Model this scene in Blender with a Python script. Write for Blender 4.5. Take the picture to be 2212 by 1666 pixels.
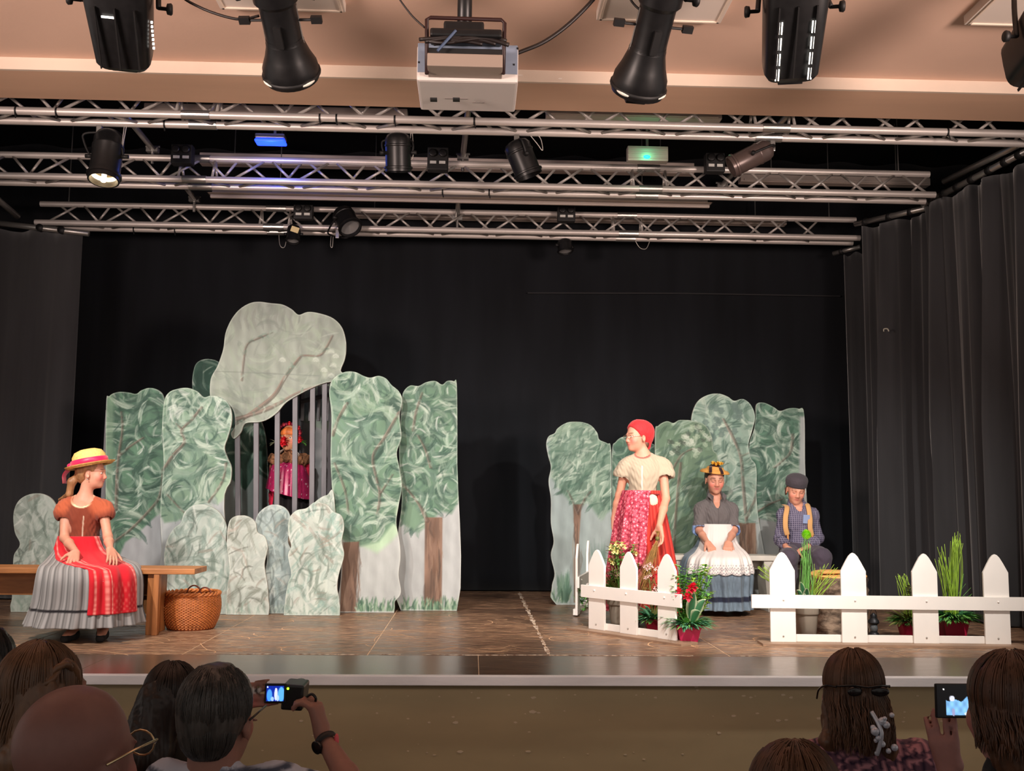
import bpy, bmesh, math, random
import numpy as np
from mathutils import Matrix, Vector
random.seed(7); RNG = np.random.default_rng(11)
SC = bpy.context.scene
for _o in list(bpy.data.objects): bpy.data.objects.remove(_o)
COL = SC.collection
# ------------------------------------------------------------------ camera
F = 2200.0; CAM = np.array([0.0, 0.0, 1.7])
YAW, PITCH, ROLL = math.radians(2.1), math.radians(6.25), math.radians(0.55)
STZ = 0.8                                            # stage floor height
_f = np.array([math.sin(YAW)*math.cos(PITCH), math.cos(YAW)*math.cos(PITCH), math.sin(PITCH)])
_r0 = np.array([math.cos(YAW), -math.sin(YAW), 0.0]); _u0 = np.cross(_r0, _f)
_r = _r0*math.cos(ROLL) + _u0*math.sin(ROLL); _u = _u0*math.cos(ROLL) - _r0*math.sin(ROLL)
cd = bpy.data.cameras.new('camera'); cam = bpy.data.objects.new('camera', cd); COL.objects.link(cam)
cd.sensor_fit = 'HORIZONTAL'; cd.sensor_width = 36.0; cd.lens = 36.0*F/2212.0
cd.clip_start = 0.05; cd.clip_end = 100
_M = Matrix(((_r[0], _u[0], -_f[0], CAM[0]), (_r[1], _u[1], -_f[1], CAM[1]), (_r[2], _u[2], -_f[2], CAM[2]), (0, 0, 0, 1)))
cam.matrix_world = _M; SC.camera = cam
# ------------------------------------------------------------------ world, lights, exposure
w = bpy.data.worlds.new('world'); SC.world = w; w.use_nodes = True
w.node_tree.nodes['Background'].inputs[0].default_value = (1.0, 0.92, 0.85, 1)
w.node_tree.nodes['Background'].inputs[1].default_value = 0.34
SC.view_settings.view_transform = 'Standard'; SC.view_settings.look = 'None'
SC.view_settings.gamma = 1.0; SC.view_settings.use_curve_mapping = False
SC.view_settings.exposure = 0.18
def spot(name, loc, target, power, angle, blend=0.5, radius=0.08, color=(1, .9, .8)):
    l = bpy.data.lights.new(name, 'SPOT'); l.energy = power; l.spot_size = math.radians(angle); l.spot_blend = blend
    l.shadow_soft_size = radius; l.color = color
    o = bpy.data.objects.new(name, l); COL.objects.link(o); o.location = loc
    o.rotation_euler = (Vector(target) - Vector(loc)).to_track_quat('-Z', 'Y').to_euler()
    return o
# front-of-house lanterns on the bar above the audience (those in frame and their neighbours along the bar)
spot('front_lamp', (-2.9, 4.25, 3.50), (-2.2, 7.2, 1.2), 370, 75, .9, .07, (1, .93, .86))
spot('front_lamp', (-1.42, 4.38, 3.42), (-1.2, 8.0, 1.7), 320, 64, .9, .06, (1, .95, .90))
spot('front_lamp', (0.82, 4.38, 3.36), (1.7, 8.0, 1.4), 285, 64, .9, .06, (1, .95, .90))
spot('front_lamp', (2.9, 4.35, 3.50), (1.9, 7.2, 1.2), 390, 80, .9, .07, (1, .93, .86))
spot('front_lamp', (0.35, 4.55, 3.75), (0.2, 7.6, 1.0), 175, 90, .9, .10, (1, .90, .80))
# truss lamps over the stage
spot('truss_lamp', (-2.72, 6.55, 3.55), (-2.5, 6.9, 0.8), 60, 70, .8, .08, (1, .82, .62))
spot('truss_lamp', (2.30, 6.50, 3.75), (1.3, 7.4, 0.8), 60, 60, .8, .08, (1, .78, .58))
# unseen fill spots, added to brighten the ceiling from both sides of the hall
for sx in (-1, 1):
    spot('ceiling_fill', (sx*3.4, 1.2, 2.7), (sx*.6, 6.2, 4.2), 900, 80, .9, .5, (1, .77, .68))
# ------------------------------------------------------------------ pixel helpers (photo is 2212 x 1666)
def ray(px, py): return _f*F + _r*(px-1106.0) - _u*(py-833.0)
def at(px, py, Y):
    d = ray(px, py); return CAM + d*(Y/d[1])
def onz(px, py, z=STZ):
    d = ray(px, py); return CAM + d*((z-CAM[2])/d[2])
def proj(P):
    q = np.asarray(P, float) - CAM
    a = q@_r; b = q@_u; c = q@_f
    return 1106 + F*a/c, 833 - F*b/c
def S(c):                                             # sRGB 0-255 -> linear
    c = np.asarray(c, float)/255.0
    return np.where(c <= .04045, c/12.92, ((c+.055)/1.055)**2.4)
def V3(*a): return np.array(a, float)
def unit(v): v = np.asarray(v, float); return v/np.linalg.norm(v)
# ------------------------------------------------------------------ materials
MATS = {}
def mat(name, col=(200, 200, 200), rough=.6, metal=0., noise=None, bump=None, attr=False, spec=.5, stretch=(1, 1, 1),
        col2=None, emit=0., sss=0., sheen=0., trans=0., coat=0.):
    if name in MATS: return MATS[name]
    m = bpy.data.materials.new(name); MATS[name] = m; m.use_nodes = True
    nt = m.node_tree; N = nt.nodes; L = nt.links; b = N['Principled BSDF']
    b.inputs['Roughness'].default_value = rough; b.inputs['Metallic'].default_value = metal
    b.inputs['Specular IOR Level'].default_value = spec
    if sss: b.inputs['Subsurface Weight'].default_value = sss; b.inputs['Subsurface Radius'].default_value = (.012, .005, .003); b.inputs['Subsurface Scale'].default_value = 1.0
    if sheen: b.inputs['Sheen Weight'].default_value = sheen; b.inputs['Sheen Roughness'].default_value = .5
    if trans: b.inputs['Transmission Weight'].default_value = trans
    if coat: b.inputs['Coat Weight'].default_value = coat; b.inputs['Coat Roughness'].default_value = .15
    lc = tuple(S(col)) + (1,)
    b.inputs['Base Color'].default_value = lc
    src = None
    if attr:
        a = N.new('ShaderNodeAttribute'); a.attribute_name = 'Col'; src = a.outputs['Color']
    tc = N.new('ShaderNodeTexCoord'); mp = N.new('ShaderNodeMapping'); mp.inputs['Scale'].default_value = stretch
    L.new(tc.outputs['Object'], mp.inputs[0])
    if noise:
        n = N.new('ShaderNodeTexNoise'); n.inputs['Scale'].default_value = noise[0]; n.inputs['Detail'].default_value = 6
        L.new(mp.outputs[0], n.inputs['Vector'])
        if col2 is not None and src is None:
            r = N.new('ShaderNodeValToRGB'); r.color_ramp.elements[0].position = .5-noise[1]; r.color_ramp.elements[1].position = .5+noise[1]
            r.color_ramp.elements[0].color = lc; r.color_ramp.elements[1].color = tuple(S(col2)) + (1,)
            L.new(n.outputs['Fac'], r.inputs[0]); src = r.outputs[0]
        else:
            mr = N.new('ShaderNodeMapRange'); mr.inputs['From Min'].default_value = .3; mr.inputs['From Max'].default_value = .7
            mr.inputs['To Min'].default_value = 1-noise[1]; mr.inputs['To Max'].default_value = 1+noise[1]
            L.new(n.outputs['Fac'], mr.inputs[0])
            mx = N.new('ShaderNodeMix'); mx.data_type = 'RGBA'; mx.blend_type = 'MULTIPLY'; mx.inputs[0].default_value = 1
            if src is not None: L.new(src, mx.inputs[6])
            else: mx.inputs[6].default_value = lc
            L.new(mr.outputs[0], mx.inputs[7]); src = mx.outputs[2]
    if src is not None: L.new(src, b.inputs['Base Color'])
    if bump:
        n2 = N.new('ShaderNodeTexNoise'); n2.inputs['Scale'].default_value = bump[0]; n2.inputs['Detail'].default_value = 5
        L.new(mp.outputs[0], n2.inputs['Vector'])
        bp = N.new('ShaderNodeBump'); bp.inputs['Strength'].default_value = bump[1]; bp.inputs['Distance'].default_value = .01
        L.new(n2.outputs['Fac'], bp.inputs['Height']); L.new(bp.outputs[0], b.inputs['Normal'])
    if emit:
        b.inputs['Emission Strength'].default_value = emit
        if attr: L.new(src, b.inputs['Emission Color'])
        else: b.inputs['Emission Color'].default_value = lc
    return m
# ------------------------------------------------------------------ objects
ORG = {}
def tag(o, label=None, cat=None, group=None, kind=None):
    if label: o['label'] = label
    if cat: o['category'] = cat
    if group: o['group'] = group
    if kind: o['kind'] = kind
    return o
def thing(name, label, cat, loc=(0, 0, 0), group=None):
    o = bpy.data.objects.new(name, None); COL.objects.link(o); o.empty_display_size = .1
    o.location = tuple(loc); ORG[o] = np.array(loc, float)
    return tag(o, label, cat, group)
def mesh(name, v, f, m, parent=None, smooth=False, col=None, loc=None, bevel=0., label=None):
    org = ORG[parent] if parent is not None else (np.array(loc, float) if loc is not None else np.zeros(3))
    v = np.asarray(v, float) - org
    me = bpy.data.meshes.new(name)
    if isinstance(f, np.ndarray):
        nf, k = f.shape
        me.vertices.add(len(v)); me.vertices.foreach_set('co', v.ravel().astype(np.float32))
        me.loops.add(nf*k); me.loops.foreach_set('vertex_index', f.ravel().astype(np.int32))
        me.polygons.add(nf); me.polygons.foreach_set('loop_start', (np.arange(nf)*k).astype(np.int32))
        me.update(calc_edges=True); me.validate()
    else:
        me.from_pydata([tuple(p) for p in v], [], f)
    if bevel:
        bm = bmesh.new(); bm.from_mesh(me); bmesh.ops.remove_doubles(bm, verts=bm.verts, dist=1e-5)
        ed = [e for e in bm.edges if len(e.link_faces) == 2 and e.calc_face_angle(0) > .6]
        bmesh.ops.bevel(bm, geom=ed, offset=bevel, segments=2, profile=.6, affect='EDGES'); bm.to_mesh(me); bm.free()
    me.materials.append(m)
    if smooth:
        me.polygons.foreach_set('use_smooth', np.ones(len(me.polygons), bool))
    if col is not None:
        ca = me.color_attributes.new('Col', 'FLOAT_COLOR', 'POINT')
        c4 = np.ones((len(me.vertices), 4), np.float32); c4[:, :3] = col; ca.data.foreach_set('color', c4.ravel())
    me.update()
    o = bpy.data.objects.new(name, me); COL.objects.link(o)
    if parent is not None: o.parent = parent
    else: o.location = tuple(org)
    ORG[o] = org
    if label: o['label'] = label
    return o
def frame_from(d, up=(0, 0, 1)):                       # columns x,y,z with z along d
    d = unit(d); up = np.asarray(up, float)
    if abs(d@up) > .98: up = np.array([0, 1., 0])
    x = unit(np.cross(up, d)); y = np.cross(d, x)
    return np.stack([x, y, d], 1)
class MB:
    def __init__(s): s.v = []; s.f = []; s.cl = []
    def add(s, v, f, R=None, T=None, c=None):
        v = np.asarray(v, float)
        if R is not None: v = v@np.asarray(R).T
        if T is not None: v = v + np.asarray(T)
        n = len(s.v); s.v.extend(v.tolist()); s.f.extend([tuple(i+n for i in q) for q in f])
        s.cl.extend([(1, 1, 1) if c is None else tuple(c)]*len(v)); return s
    def box(s, c, d, R=None, col=None):
        x, y, z = np.asarray(d, float)/2
        v = [(-x, -y, -z), (x, -y, -z), (x, y, -z), (-x, y, -z), (-x, -y, z), (x, -y, z), (x, y, z), (-x, y, z)]
        return s.add(v, [(3, 2, 1, 0), (4, 5, 6, 7), (0, 1, 5, 4), (1, 2, 6, 5), (2, 3, 7, 6), (3, 0, 4, 7)], R, c, col)
    def tube(s, pts, r, n=8, caps=True, col=None, flat=1.0):
        pts = np.asarray(pts, float); k = len(pts); r = np.broadcast_to(np.asarray(r, float), (k,))
        tg = np.gradient(pts, axis=0); tg /= (np.linalg.norm(tg, axis=1)[:, None]+1e-12)
        x = frame_from(tg[0])[:, 0]; v = []; a = np.arange(n)*2*math.pi/n
        for i in range(k):
            x = x - tg[i]*(x@tg[i]); x = x/(np.linalg.norm(x)+1e-12); y = np.cross(tg[i], x)
            v.append(pts[i] + r[i]*(np.cos(a)[:, None]*x + flat*np.sin(a)[:, None]*y))
        v = np.concatenate(v); f = []
        for i in range(k-1):
            for j in range(n):
                f.append((i*n+j, i*n+(j+1) % n, (i+1)*n+(j+1) % n, (i+1)*n+j))
        if caps: f.append(tuple(range(n-1, -1, -1))); f.append(tuple((k-1)*n+j for j in range(n)))
        return s.add(v, f, c=col)
    def lathe(s, prof, n=24, R=None, T=None, col=None, caps=True):
        a = np.arange(n)*2*math.pi/n; v = []; f = []
        for (r, z) in prof: v += [(r*math.cos(t), r*math.sin(t), z) for t in a]
        for i in range(len(prof)-1):
            for j in range(n): f.append((i*n+j, i*n+(j+1) % n, (i+1)*n+(j+1) % n, (i+1)*n+j))
        if caps:
            f.append(tuple(range(n-1, -1, -1))); f.append(tuple((len(prof)-1)*n+j for j in range(n)))
        return s.add(v, f, R, T, col)
    def prism(s, poly, h, R=None, T=None, col=None):     # poly in xy, extruded 0..h along z
        n = len(poly); v = [(x, y, 0) for x, y in poly] + [(x, y, h) for x, y in poly]
        f = [tuple(range(n-1, -1, -1)), tuple(range(n, 2*n))] + [(i, (i+1) % n, n+(i+1) % n, n+i) for i in range(n)]
        return s.add(v, f, R, T, col)
    def sphere(s, c, r, nu=12, nv=8, R=None, col=None):
        r = np.broadcast_to(np.asarray(r, float), (3,)); v = []; f = []
        for i in range(nv+1):
            t = math.pi*i/nv
            for j in range(nu):
                p = 2*math.pi*j/nu; v.append((r[0]*math.sin(t)*math.cos(p), r[1]*math.sin(t)*math.sin(p), r[2]*math.cos(t)))
        for i in range(nv):
            for j in range(nu): f.append((i*nu+j, (i+1)*nu+j, (i+1)*nu+(j+1) % nu, i*nu+(j+1) % nu))
        return s.add(v, f, R, c, col)
    def build(s, name, m, parent=None, smooth=False, loc=None, bevel=0., usecol=False, label=None):
        return mesh(name, s.v, s.f, m, parent, smooth, np.array(s.cl) if usecol else None, loc, bevel, label)
def auto(o, ang=40):                                    # smooth with sharp edges kept
    me = o.data; me.polygons.foreach_set('use_smooth', np.ones(len(me.polygons), bool))
    try: me.set_sharp_from_angle(angle=math.radians(ang))
    except Exception: pass
    return o
def rotm(axis, deg): return np.array(Matrix.Rotation(math.radians(deg), 3, Vector(axis)))
def spline(pts, n=8, closed=False):                     # Catmull-Rom
    P = np.asarray(pts, float); k = len(P); out = []
    rng_ = range(k) if closed else range(k-1)
    for i in rng_:
        if closed: p0, p1, p2, p3 = P[(i-1) % k], P[i], P[(i+1) % k], P[(i+2) % k]
        else: p0, p1, p2, p3 = P[max(i-1, 0)], P[i], P[i+1], P[min(i+2, k-1)]
        for t in np.arange(n)/n:
            out.append(.5*((2*p1) + (-p0+p2)*t + (2*p0-5*p1+4*p2-p3)*t*t + (-p0+3*p1-3*p2+p3)*t**3))
    if not closed: out.append(P[-1])
    return np.array(out)
def vnoise(P, scale, seed=0):                           # cheap smooth value noise in [-1,1]
    P = np.asarray(P, float)*scale; o = np.zeros(P.shape[:-1])
    r = np.random.default_rng(seed)
    for _ in range(5):
        k = r.normal(size=P.shape[-1]); o = o + np.sin(P@k*1.7 + r.uniform(0, 6.28))
    return o/3.0
# ================================================================== THE SETTING
M_black = mat('black_wall_paint', (16, 16, 17), .9)
M_peach = mat('peach_ceiling_paint', (226, 190, 168), .75, noise=(2.0, .03), bump=(60, .05))
M_beamface = mat('cream_beam_paint', (222, 204, 186), .7, noise=(3.0, .05), bump=(30, .08))
M_soffit = mat('soffit_paint', (214, 176, 148), .7, noise=(1.2, .07), stretch=(.4, 3, 1))
BY0, BY1, BZ = 5.76, 6.2, 4.132; CZ = 4.205
def struct(name, mb, m, label=None, **k):
    o = mb.build(name, m, **k); o['kind'] = 'structure'
    if label: o['label'] = label
    return o
struct('ceiling', MB().box((0, 2.4, CZ+.05), (14, 2*(BY0-2.4), .1)), M_peach, 'peach painted hall ceiling above the front lanterns')
struct('trim_1', MB().box((0, BY0+.01, (BZ+CZ+.1)/2), (14, .02, CZ+.1-BZ)), M_beamface, 'pale cream front face of the stage opening beam')
struct('trim_2', MB().box((0, (BY0+BY1)/2+.01, (BZ+5.2)/2), (14, BY1-BY0-.02, 5.2-BZ)), M_soffit, 'tan painted underside of the stage opening beam')
# plaster scuffs along the beam face top and soffit marks
mb = MB()
for px, py, wd in ((560, 122, 46), (470, 120, 30), (1100, 152, 60), (1210, 160, 8)):
    p = at(px, py+10, BY0-.001); mb.box(p, (wd*BY0/F, .003, .006))
o = mb.build('trim_3', mat('plaster_chip', (235, 225, 215), .8)); o['kind'] = 'structure'; o['label'] = 'chipped plaster along the beam'
# stage box
struct('wall_back', MB().box((0, 10.35, 2.9), (12, .1, 4.6)), M_black, 'black painted rear wall of the stage')
struct('wall_left', MB().box((-5.95, 8.3, 2.9), (.1, 4.1, 4.6)), M_black, 'black painted left wall of the stage')
struct('wall_right', MB().box((5.95, 8.3, 2.9), (.1, 4.1, 4.6)), M_black, 'black painted right wall of the stage')
struct('trim_4', MB().box((0, 8.3, 5.25), (12, 4.2, .1)), M_black, 'black painted ceiling over the stage')
M_hall = mat('hall_floor', (78, 66, 54), .6, noise=(3, .1))
struct('trim_5', MB().box((0, 1.2, -.03), (14, 8.2, .06)), M_hall, 'dark hall floor below the stage')
# ------------------------------------------------------------------ stage floor of worn panels
def floor_material(name, dark, mid, light, wear, rough, bmp=.12, rvar=.3):
    m = bpy.data.materials.new(name); m.use_nodes = True; nt = m.node_tree; N = nt.nodes; L = nt.links; b = N['Principled BSDF']
    g = N.new('ShaderNodeNewGeometry')
    def nz(sx, sy, sc, det=8, rgh=.65):
        mp = N.new('ShaderNodeMapping'); mp.inputs['Scale'].default_value = (sx, sy, 1); L.new(g.outputs['Position'], mp.inputs[0])
        n = N.new('ShaderNodeTexNoise'); n.inputs['Scale'].default_value = sc; n.inputs['Detail'].default_value = det; n.inputs['Roughness'].default_value = rgh
        L.new(mp.outputs[0], n.inputs['Vector']); return n.outputs['Fac']
    streak = nz(.9, 9, 6); patch = nz(.5, .8, 1.6, 4); fine = nz(2.2, 40, 6, 6, .7)
    def ramp(src, p0, p1):
        r = N.new('ShaderNodeMapRange'); r.inputs['From Min'].default_value = p0; r.inputs['From Max'].default_value = p1; r.clamp = True
        L.new(src, r.inputs[0]); return r.outputs[0]
    def mth(op, a, b_):
        q = N.new('ShaderNodeMath'); q.operation = op
        for i, x in enumerate((a, b_)):
            if isinstance(x, (int, float)): q.inputs[i].default_value = x
            else: L.new(x, q.inputs[i])
        return q.outputs[0]
    def mixc(fac, a, b_):
        q = N.new('ShaderNodeMix'); q.data_type = 'RGBA'; L.new(fac, q.inputs[0])
        for i, x in ((6, a), (7, b_)):
            if isinstance(x, tuple): q.inputs[i].default_value = tuple(S(x)) + (1,)
            else: L.new(x, q.inputs[i])
        return q.outputs[2]
    w1 = mth('MULTIPLY', ramp(streak, .44, .62), ramp(patch, .24, .56))
    w2 = mth('MULTIPLY', ramp(fine, .54 - wear*.03, .66), ramp(patch, .22, .6))
    c = mixc(w1, dark, mid); c = mixc(mth('MULTIPLY', w2, wear), c, light)
    L.new(c, b.inputs['Base Color'])
    rr = N.new('ShaderNodeMapRange'); rr.inputs['To Min'].default_value = rough; rr.inputs['To Max'].default_value = rough+rvar
    L.new(w1, rr.inputs[0]); L.new(rr.outputs[0], b.inputs['Roughness'])
    bp = N.new('ShaderNodeBump'); bp.inputs['Strength'].default_value = bmp; bp.inputs['Distance'].default_value = .004
    L.new(streak, bp.inputs['Height']); L.new(bp.outputs[0], b.inputs['Normal'])
    return m
M_deck = floor_material('worn_brown_stage_paint', (74, 56, 46), (146, 106, 80), (240, 198, 158), 1.0, .30)
M_deckfront = floor_material('brown_stage_edge_paint', (84, 68, 56), (106, 84, 68), (206, 170, 140), .25, .24, .0, .03)
M_joint = mat('worn_joint_wood', (205, 172, 140), .6, noise=(20, .3), stretch=(1, 1, 1))
floor = struct('floor', MB().box((0, (5.30+10.3)/2, STZ-.0265), (11.8, 10.3-5.30, .05)), M_joint, 'brown painted stage floor of worn panels')
def deck(x0, x1, y0, y1, m, name='floor_panel', g=.008):
    o = MB().box(((x0+x1)/2, (y0+y1)/2, STZ-.006), (x1-x0-g, y1-y0-g, .0120)).build(name, m, floor); return o
xs = [-5.79+1.04*i for i in range(12)]; xs = [x for x in xs if x < 5.9]
for y0, y1 in ((5.935, 7.18), (7.18, 8.42), (8.42, 9.66), (9.66, 10.29)):
    for a, b in zip(xs[:-1], xs[1:]): deck(a, b, y0, y1, M_deck)
fx = [-5.8, -4.0, -2.0, .04, 2.06, 4.1, 5.85]
for a, b in zip(fx[:-1], fx[1:]): deck(a, b, 5.30, 5.935, M_deckfront, 'front_panel', .004)
# worn white tape down the joint that runs upstage
M_tape = mat('worn_white_tape', (226, 208, 186), .6, noise=(14, .12), col2=(120, 84, 62), stretch=(3, 1.5, 1))
mb = MB(); n = 40
for i in range(n):
    y0 = 6.0+i*(9.7-6.0)/n; y1 = 6.0+(i+1)*(9.7-6.0)/n
    wd = .018+.022*abs(math.sin(i*2.3)*math.cos(i*.9))
    if random.random() < .14: continue
    mb.box((.447, (y0+y1)/2, STZ+.0012), (wd, y1-y0, .0012))
mb.build('tape_strip', M_tape, floor)
mb = MB()
for i in range(26):
    x0 = -1.3+i*.12
    if random.random() < .25: continue
    mb.box((x0, 5.955+.006*math.sin(i), STZ+.0012), (.115, .008+.01*random.random(), .001))
for i in range(10): mb.box((-2.65+.06*i, 7.16, STZ+.0012), (.05, .012, .001))
mb.build('tape_strip', M_tape, floor)
# hairline scuffs (curved bright scratches in the paint)
mb = MB()
for i in range(300):
    x = random.uniform(-2.8, 2.9); y = random.uniform(5.98, 8.0); L_ = random.uniform(.05, .35); a = random.gauss(0, .25) if random.random() < .7 else random.uniform(0, 3.1)
    cv = random.uniform(-1.2, 1.2); pts = []
    for t in np.linspace(-.5, .5, 6):
        aa = a+cv*t; pts.append((x+L_*t*math.cos(aa), y+L_*t*math.sin(aa), STZ+.0006))
    mb.tube(pts, random.uniform(.0014, .0036), 4, flat=.15)
mb.build('scuff_marks', mat('scuffed_wood', (214, 170, 130), .7), floor)['kind'] = 'stuff'
# stage front: metal nosing and olive painted boards
M_nose = mat('grey_stage_edge', (226, 224, 226), .45, .0, noise=(9, .12), stretch=(.3, 1, 1), bump=(40, .1))
struct('trim_6', MB().box((0, 5.28, STZ-.022), (11.8, .05, .046)), M_nose, 'grey metal nosing along the stage edge', bevel=.003)
M_olive = mat('olive_brown_riser_paint', (172, 152, 116), .55, noise=(2.2, .12), bump=(10, .1), stretch=(.5, 1, 1.4))
riser = struct('wall_front', MB().box((0, 5.36, .375), (11.8, .05, .75)), M_olive, 'dark olive painted boards below the stage edge')
M_chip = mat('bare_plaster_chip', (205, 184, 156), .8)
mb = MB()
for i in range(95):
    px = random.uniform(500, 2100); py = random.choice([1506+random.gauss(0, 3), 1552+random.gauss(0, 9), 1625+random.gauss(0, 5), random.uniform(1480, 1660)])
    p = at(px, py, 5.3345); wd = abs(random.gauss(0, 1))*.008+.002
    k = random.randint(5, 7); pl = [(wd*random.uniform(.6, 1.3)*math.cos(t), random.uniform(.4, .8)*wd*math.sin(t)*.7) for t in np.arange(k)*2*math.pi/k]
    mb.prism(pl, .002, np.array([[1, 0, 0], [0, 0, -1], [0, 1, 0]]), p)
mb.build('paint_chips', M_chip, riser)['kind'] = 'stuff'
# ------------------------------------------------------------------ ceiling panels
M_panel = mat('white_ceiling_panel', (222, 208, 196), .7)
def cpanel(xl, xr, yfar, label):
    z = CZ-.05
    a = onz(xl, yfar, z); b = onz(xr, yfar, z)
    t = thing('ceiling_panel', label, 'ceiling panel', (a[0], a[1], z), 'flat panels on the hall ceiling')
    W = b[0]-a[0]; D = .6
    MB().box(((a[0]+b[0])/2, a[1]-D/2, CZ-.025), (W, D, .05)).build('panel', M_panel, t, bevel=.004)
    fr = MB()
    for q in (a[0]+.02, b[0]-.02): fr.box((q, a[1]-D/2, z-.004), (.012, D-.03, .008))
    fr.box(((a[0]+b[0])/2, a[1]-.02, z-.004), (W-.03, .012, .008)); fr.build('frame', M_beamface, t)
cpanel(476, 745, 20, 'flat white ceiling panel nearest the tilted left profile lantern')
cpanel(1288, 1560, 44, 'flat white ceiling panel behind the tilted right profile lantern')
cpanel(2082, 2380, 54, 'flat white ceiling panel in the right corner of the ceiling')
# ------------------------------------------------------------------ black curtains
def cloth_black(name, c, sheen=.25):
    return mat(name, c, .95, spec=.2, noise=(2.0, .25), stretch=(2, 2, .3), sheen=sheen)
M_cyc = cloth_black('black_backcloth', (22, 24, 28), .15); M_leg = cloth_black('black_serge', (52, 52, 54), .5)
def drape(name, label, path, z0, z1, m, amp, wl, seed=0, flare=0., nz=26, ns=None, group=None, gather=None):
    P = spline(path, 30); seg = np.r_[0, np.cumsum(np.linalg.norm(np.diff(P, axis=0), axis=1))]
    n = ns or int(seg[-1]/.018)+2; s = np.linspace(0, seg[-1], n)
    X = np.interp(s, seg, P[:, 0]); Y = np.interp(s, seg, P[:, 1])
    tx = np.gradient(X); ty = np.gradient(Y); ln = np.hypot(tx, ty); nx, ny = -ty/ln, tx/ln
    r = np.random.default_rng(seed)
    ph = np.cumsum((2*math.pi/wl)*np.gradient(s)*(1+.45*np.interp(s, np.linspace(0, seg[-1], 14), r.uniform(-1, 1, 14))))
    am = np.interp(s, np.linspace(0, seg[-1], 11), r.uniform(.2, 1.5, 11))*amp
    v = []
    for k in range(nz+1):
        t = k/nz; zt = np.interp(s, [0, seg[-1]], [z1, z1] if np.ndim(z1) == 0 else z1); z = zt+(z0-zt)*t
        a = am*(.35+.65*min(1, t*1.8))
        w_ = ph+.35*np.sin(s*2.1+t*2.2+seed)*t
        off = a*(np.sin(w_)+.45*np.sin(2.3*w_+1)+.22*np.sin(5.1*w_+2))
        sh = flare*t*np.sin(s*1.3+seed)
        zz = z + (.018*np.cos(w_)*(1-t)**3 if gather is None else 0)
        v.append(np.stack([X+nx*off+sh*tx/ln, Y+ny*off+sh*ty/ln, np.broadcast_to(zz, X.shape)], 1))
    v = np.concatenate(v); i, j = np.meshgrid(np.arange(nz), np.arange(n-1), indexing='ij'); a = (i*n+j).ravel()
    f = np.stack([a, a+1, a+n+1, a+n], 1)
    t_ = thing(name, label, 'curtain', (X[0], Y[0], z0), group)
    o = mesh('cloth', v, f, m, t_, True)
    md = o.modifiers.new('thick', 'SOLIDIFY'); md.thickness = .004
    return t_
zc0 = STZ+.012
drape('backcloth', 'large flat black backcloth across the rear of the stage', [(-5.2, 9.9), (-1.5, 9.92), (1.5, 9.9), (5.2, 9.92)], zc0, 5.1, M_cyc, .012, .62, 3)
pL = at(-60, 900, 8.85); pR = at(154, 900, 8.85)
drape('masking_curtain', 'black masking curtain at the left rear edge of the stage', [(pL[0]-.6, 8.7), (pL[0], 8.85), (pR[0], 8.87)], zc0, at(60, 497, 8.85)[2], M_leg, .02, .33, 5)
a1 = at(1822, 560, 9.5); a2 = at(1862, 560, 9.3)
drape('side_curtain', 'narrow black side curtain furthest back on the right', [(a1[0], 9.5), ((a1[0]+a2[0])/2, 9.45), (a2[0]+.25, 9.25)], zc0, [at(1800, 552, 9.5)[2], at(1860, 536, 9.25)[2]], M_leg, .03, .16, 8)
b1 = at(1860, 500, 8.9); b2 = at(2012, 450, 8.15)
drape('side_curtain', 'middle black side curtain with a torn mark on the right', [(b1[0], 8.9), ((b1[0]+b2[0])/2+.04, 8.55), (b2[0]+.06, 8.15)], zc0, [at(1848, 492, 8.9)[2], at(2000, 458, 8.15)[2]], M_leg, .075, .36, 12, .06)
c1 = at(2000, 445, 8.1); c2 = at(2212, 335, 6.95)
drape('side_curtain', 'nearest black side curtain with deep folds on the right', [(c1[0]-.02, 8.12), ((c1[0]+c2[0])/2, 7.55), (c2[0]+.05, 6.95), (c2[0]+.3, 6.4)], zc0, [at(1994, 449, 8.12)[2], at(2225, 330, 6.75)[2]], M_leg, .085, .31, 21, .06)
# faint seam of the backcloth and small marks on curtain
M_seam = mat('black_seam', (44, 44, 46), .9)
p, q = at(1140, 633, 9.86), at(1815, 640, 9.86)
s_ = MB().tube([p, (p+q)/2+V3(0, 0, .012), q], .007, 6).build('curtain_seam', M_seam); tag(s_, 'faint horizontal seam across the black backcloth', 'seam')
p = at(1914, 714, 8.50)
s_ = MB().tube(spline([p+V3(-.02, -.0, -.01), p+V3(-.018, 0, .012), p+V3(.012, 0, .014), p+V3(.024, 0, -.008)], 4), .005, 5).build('tape_scrap', mat('pale_tape', (190, 186, 170), .7)); tag(s_, 'small pale scrap of tape stuck on the middle side curtain', 'tape')
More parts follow.
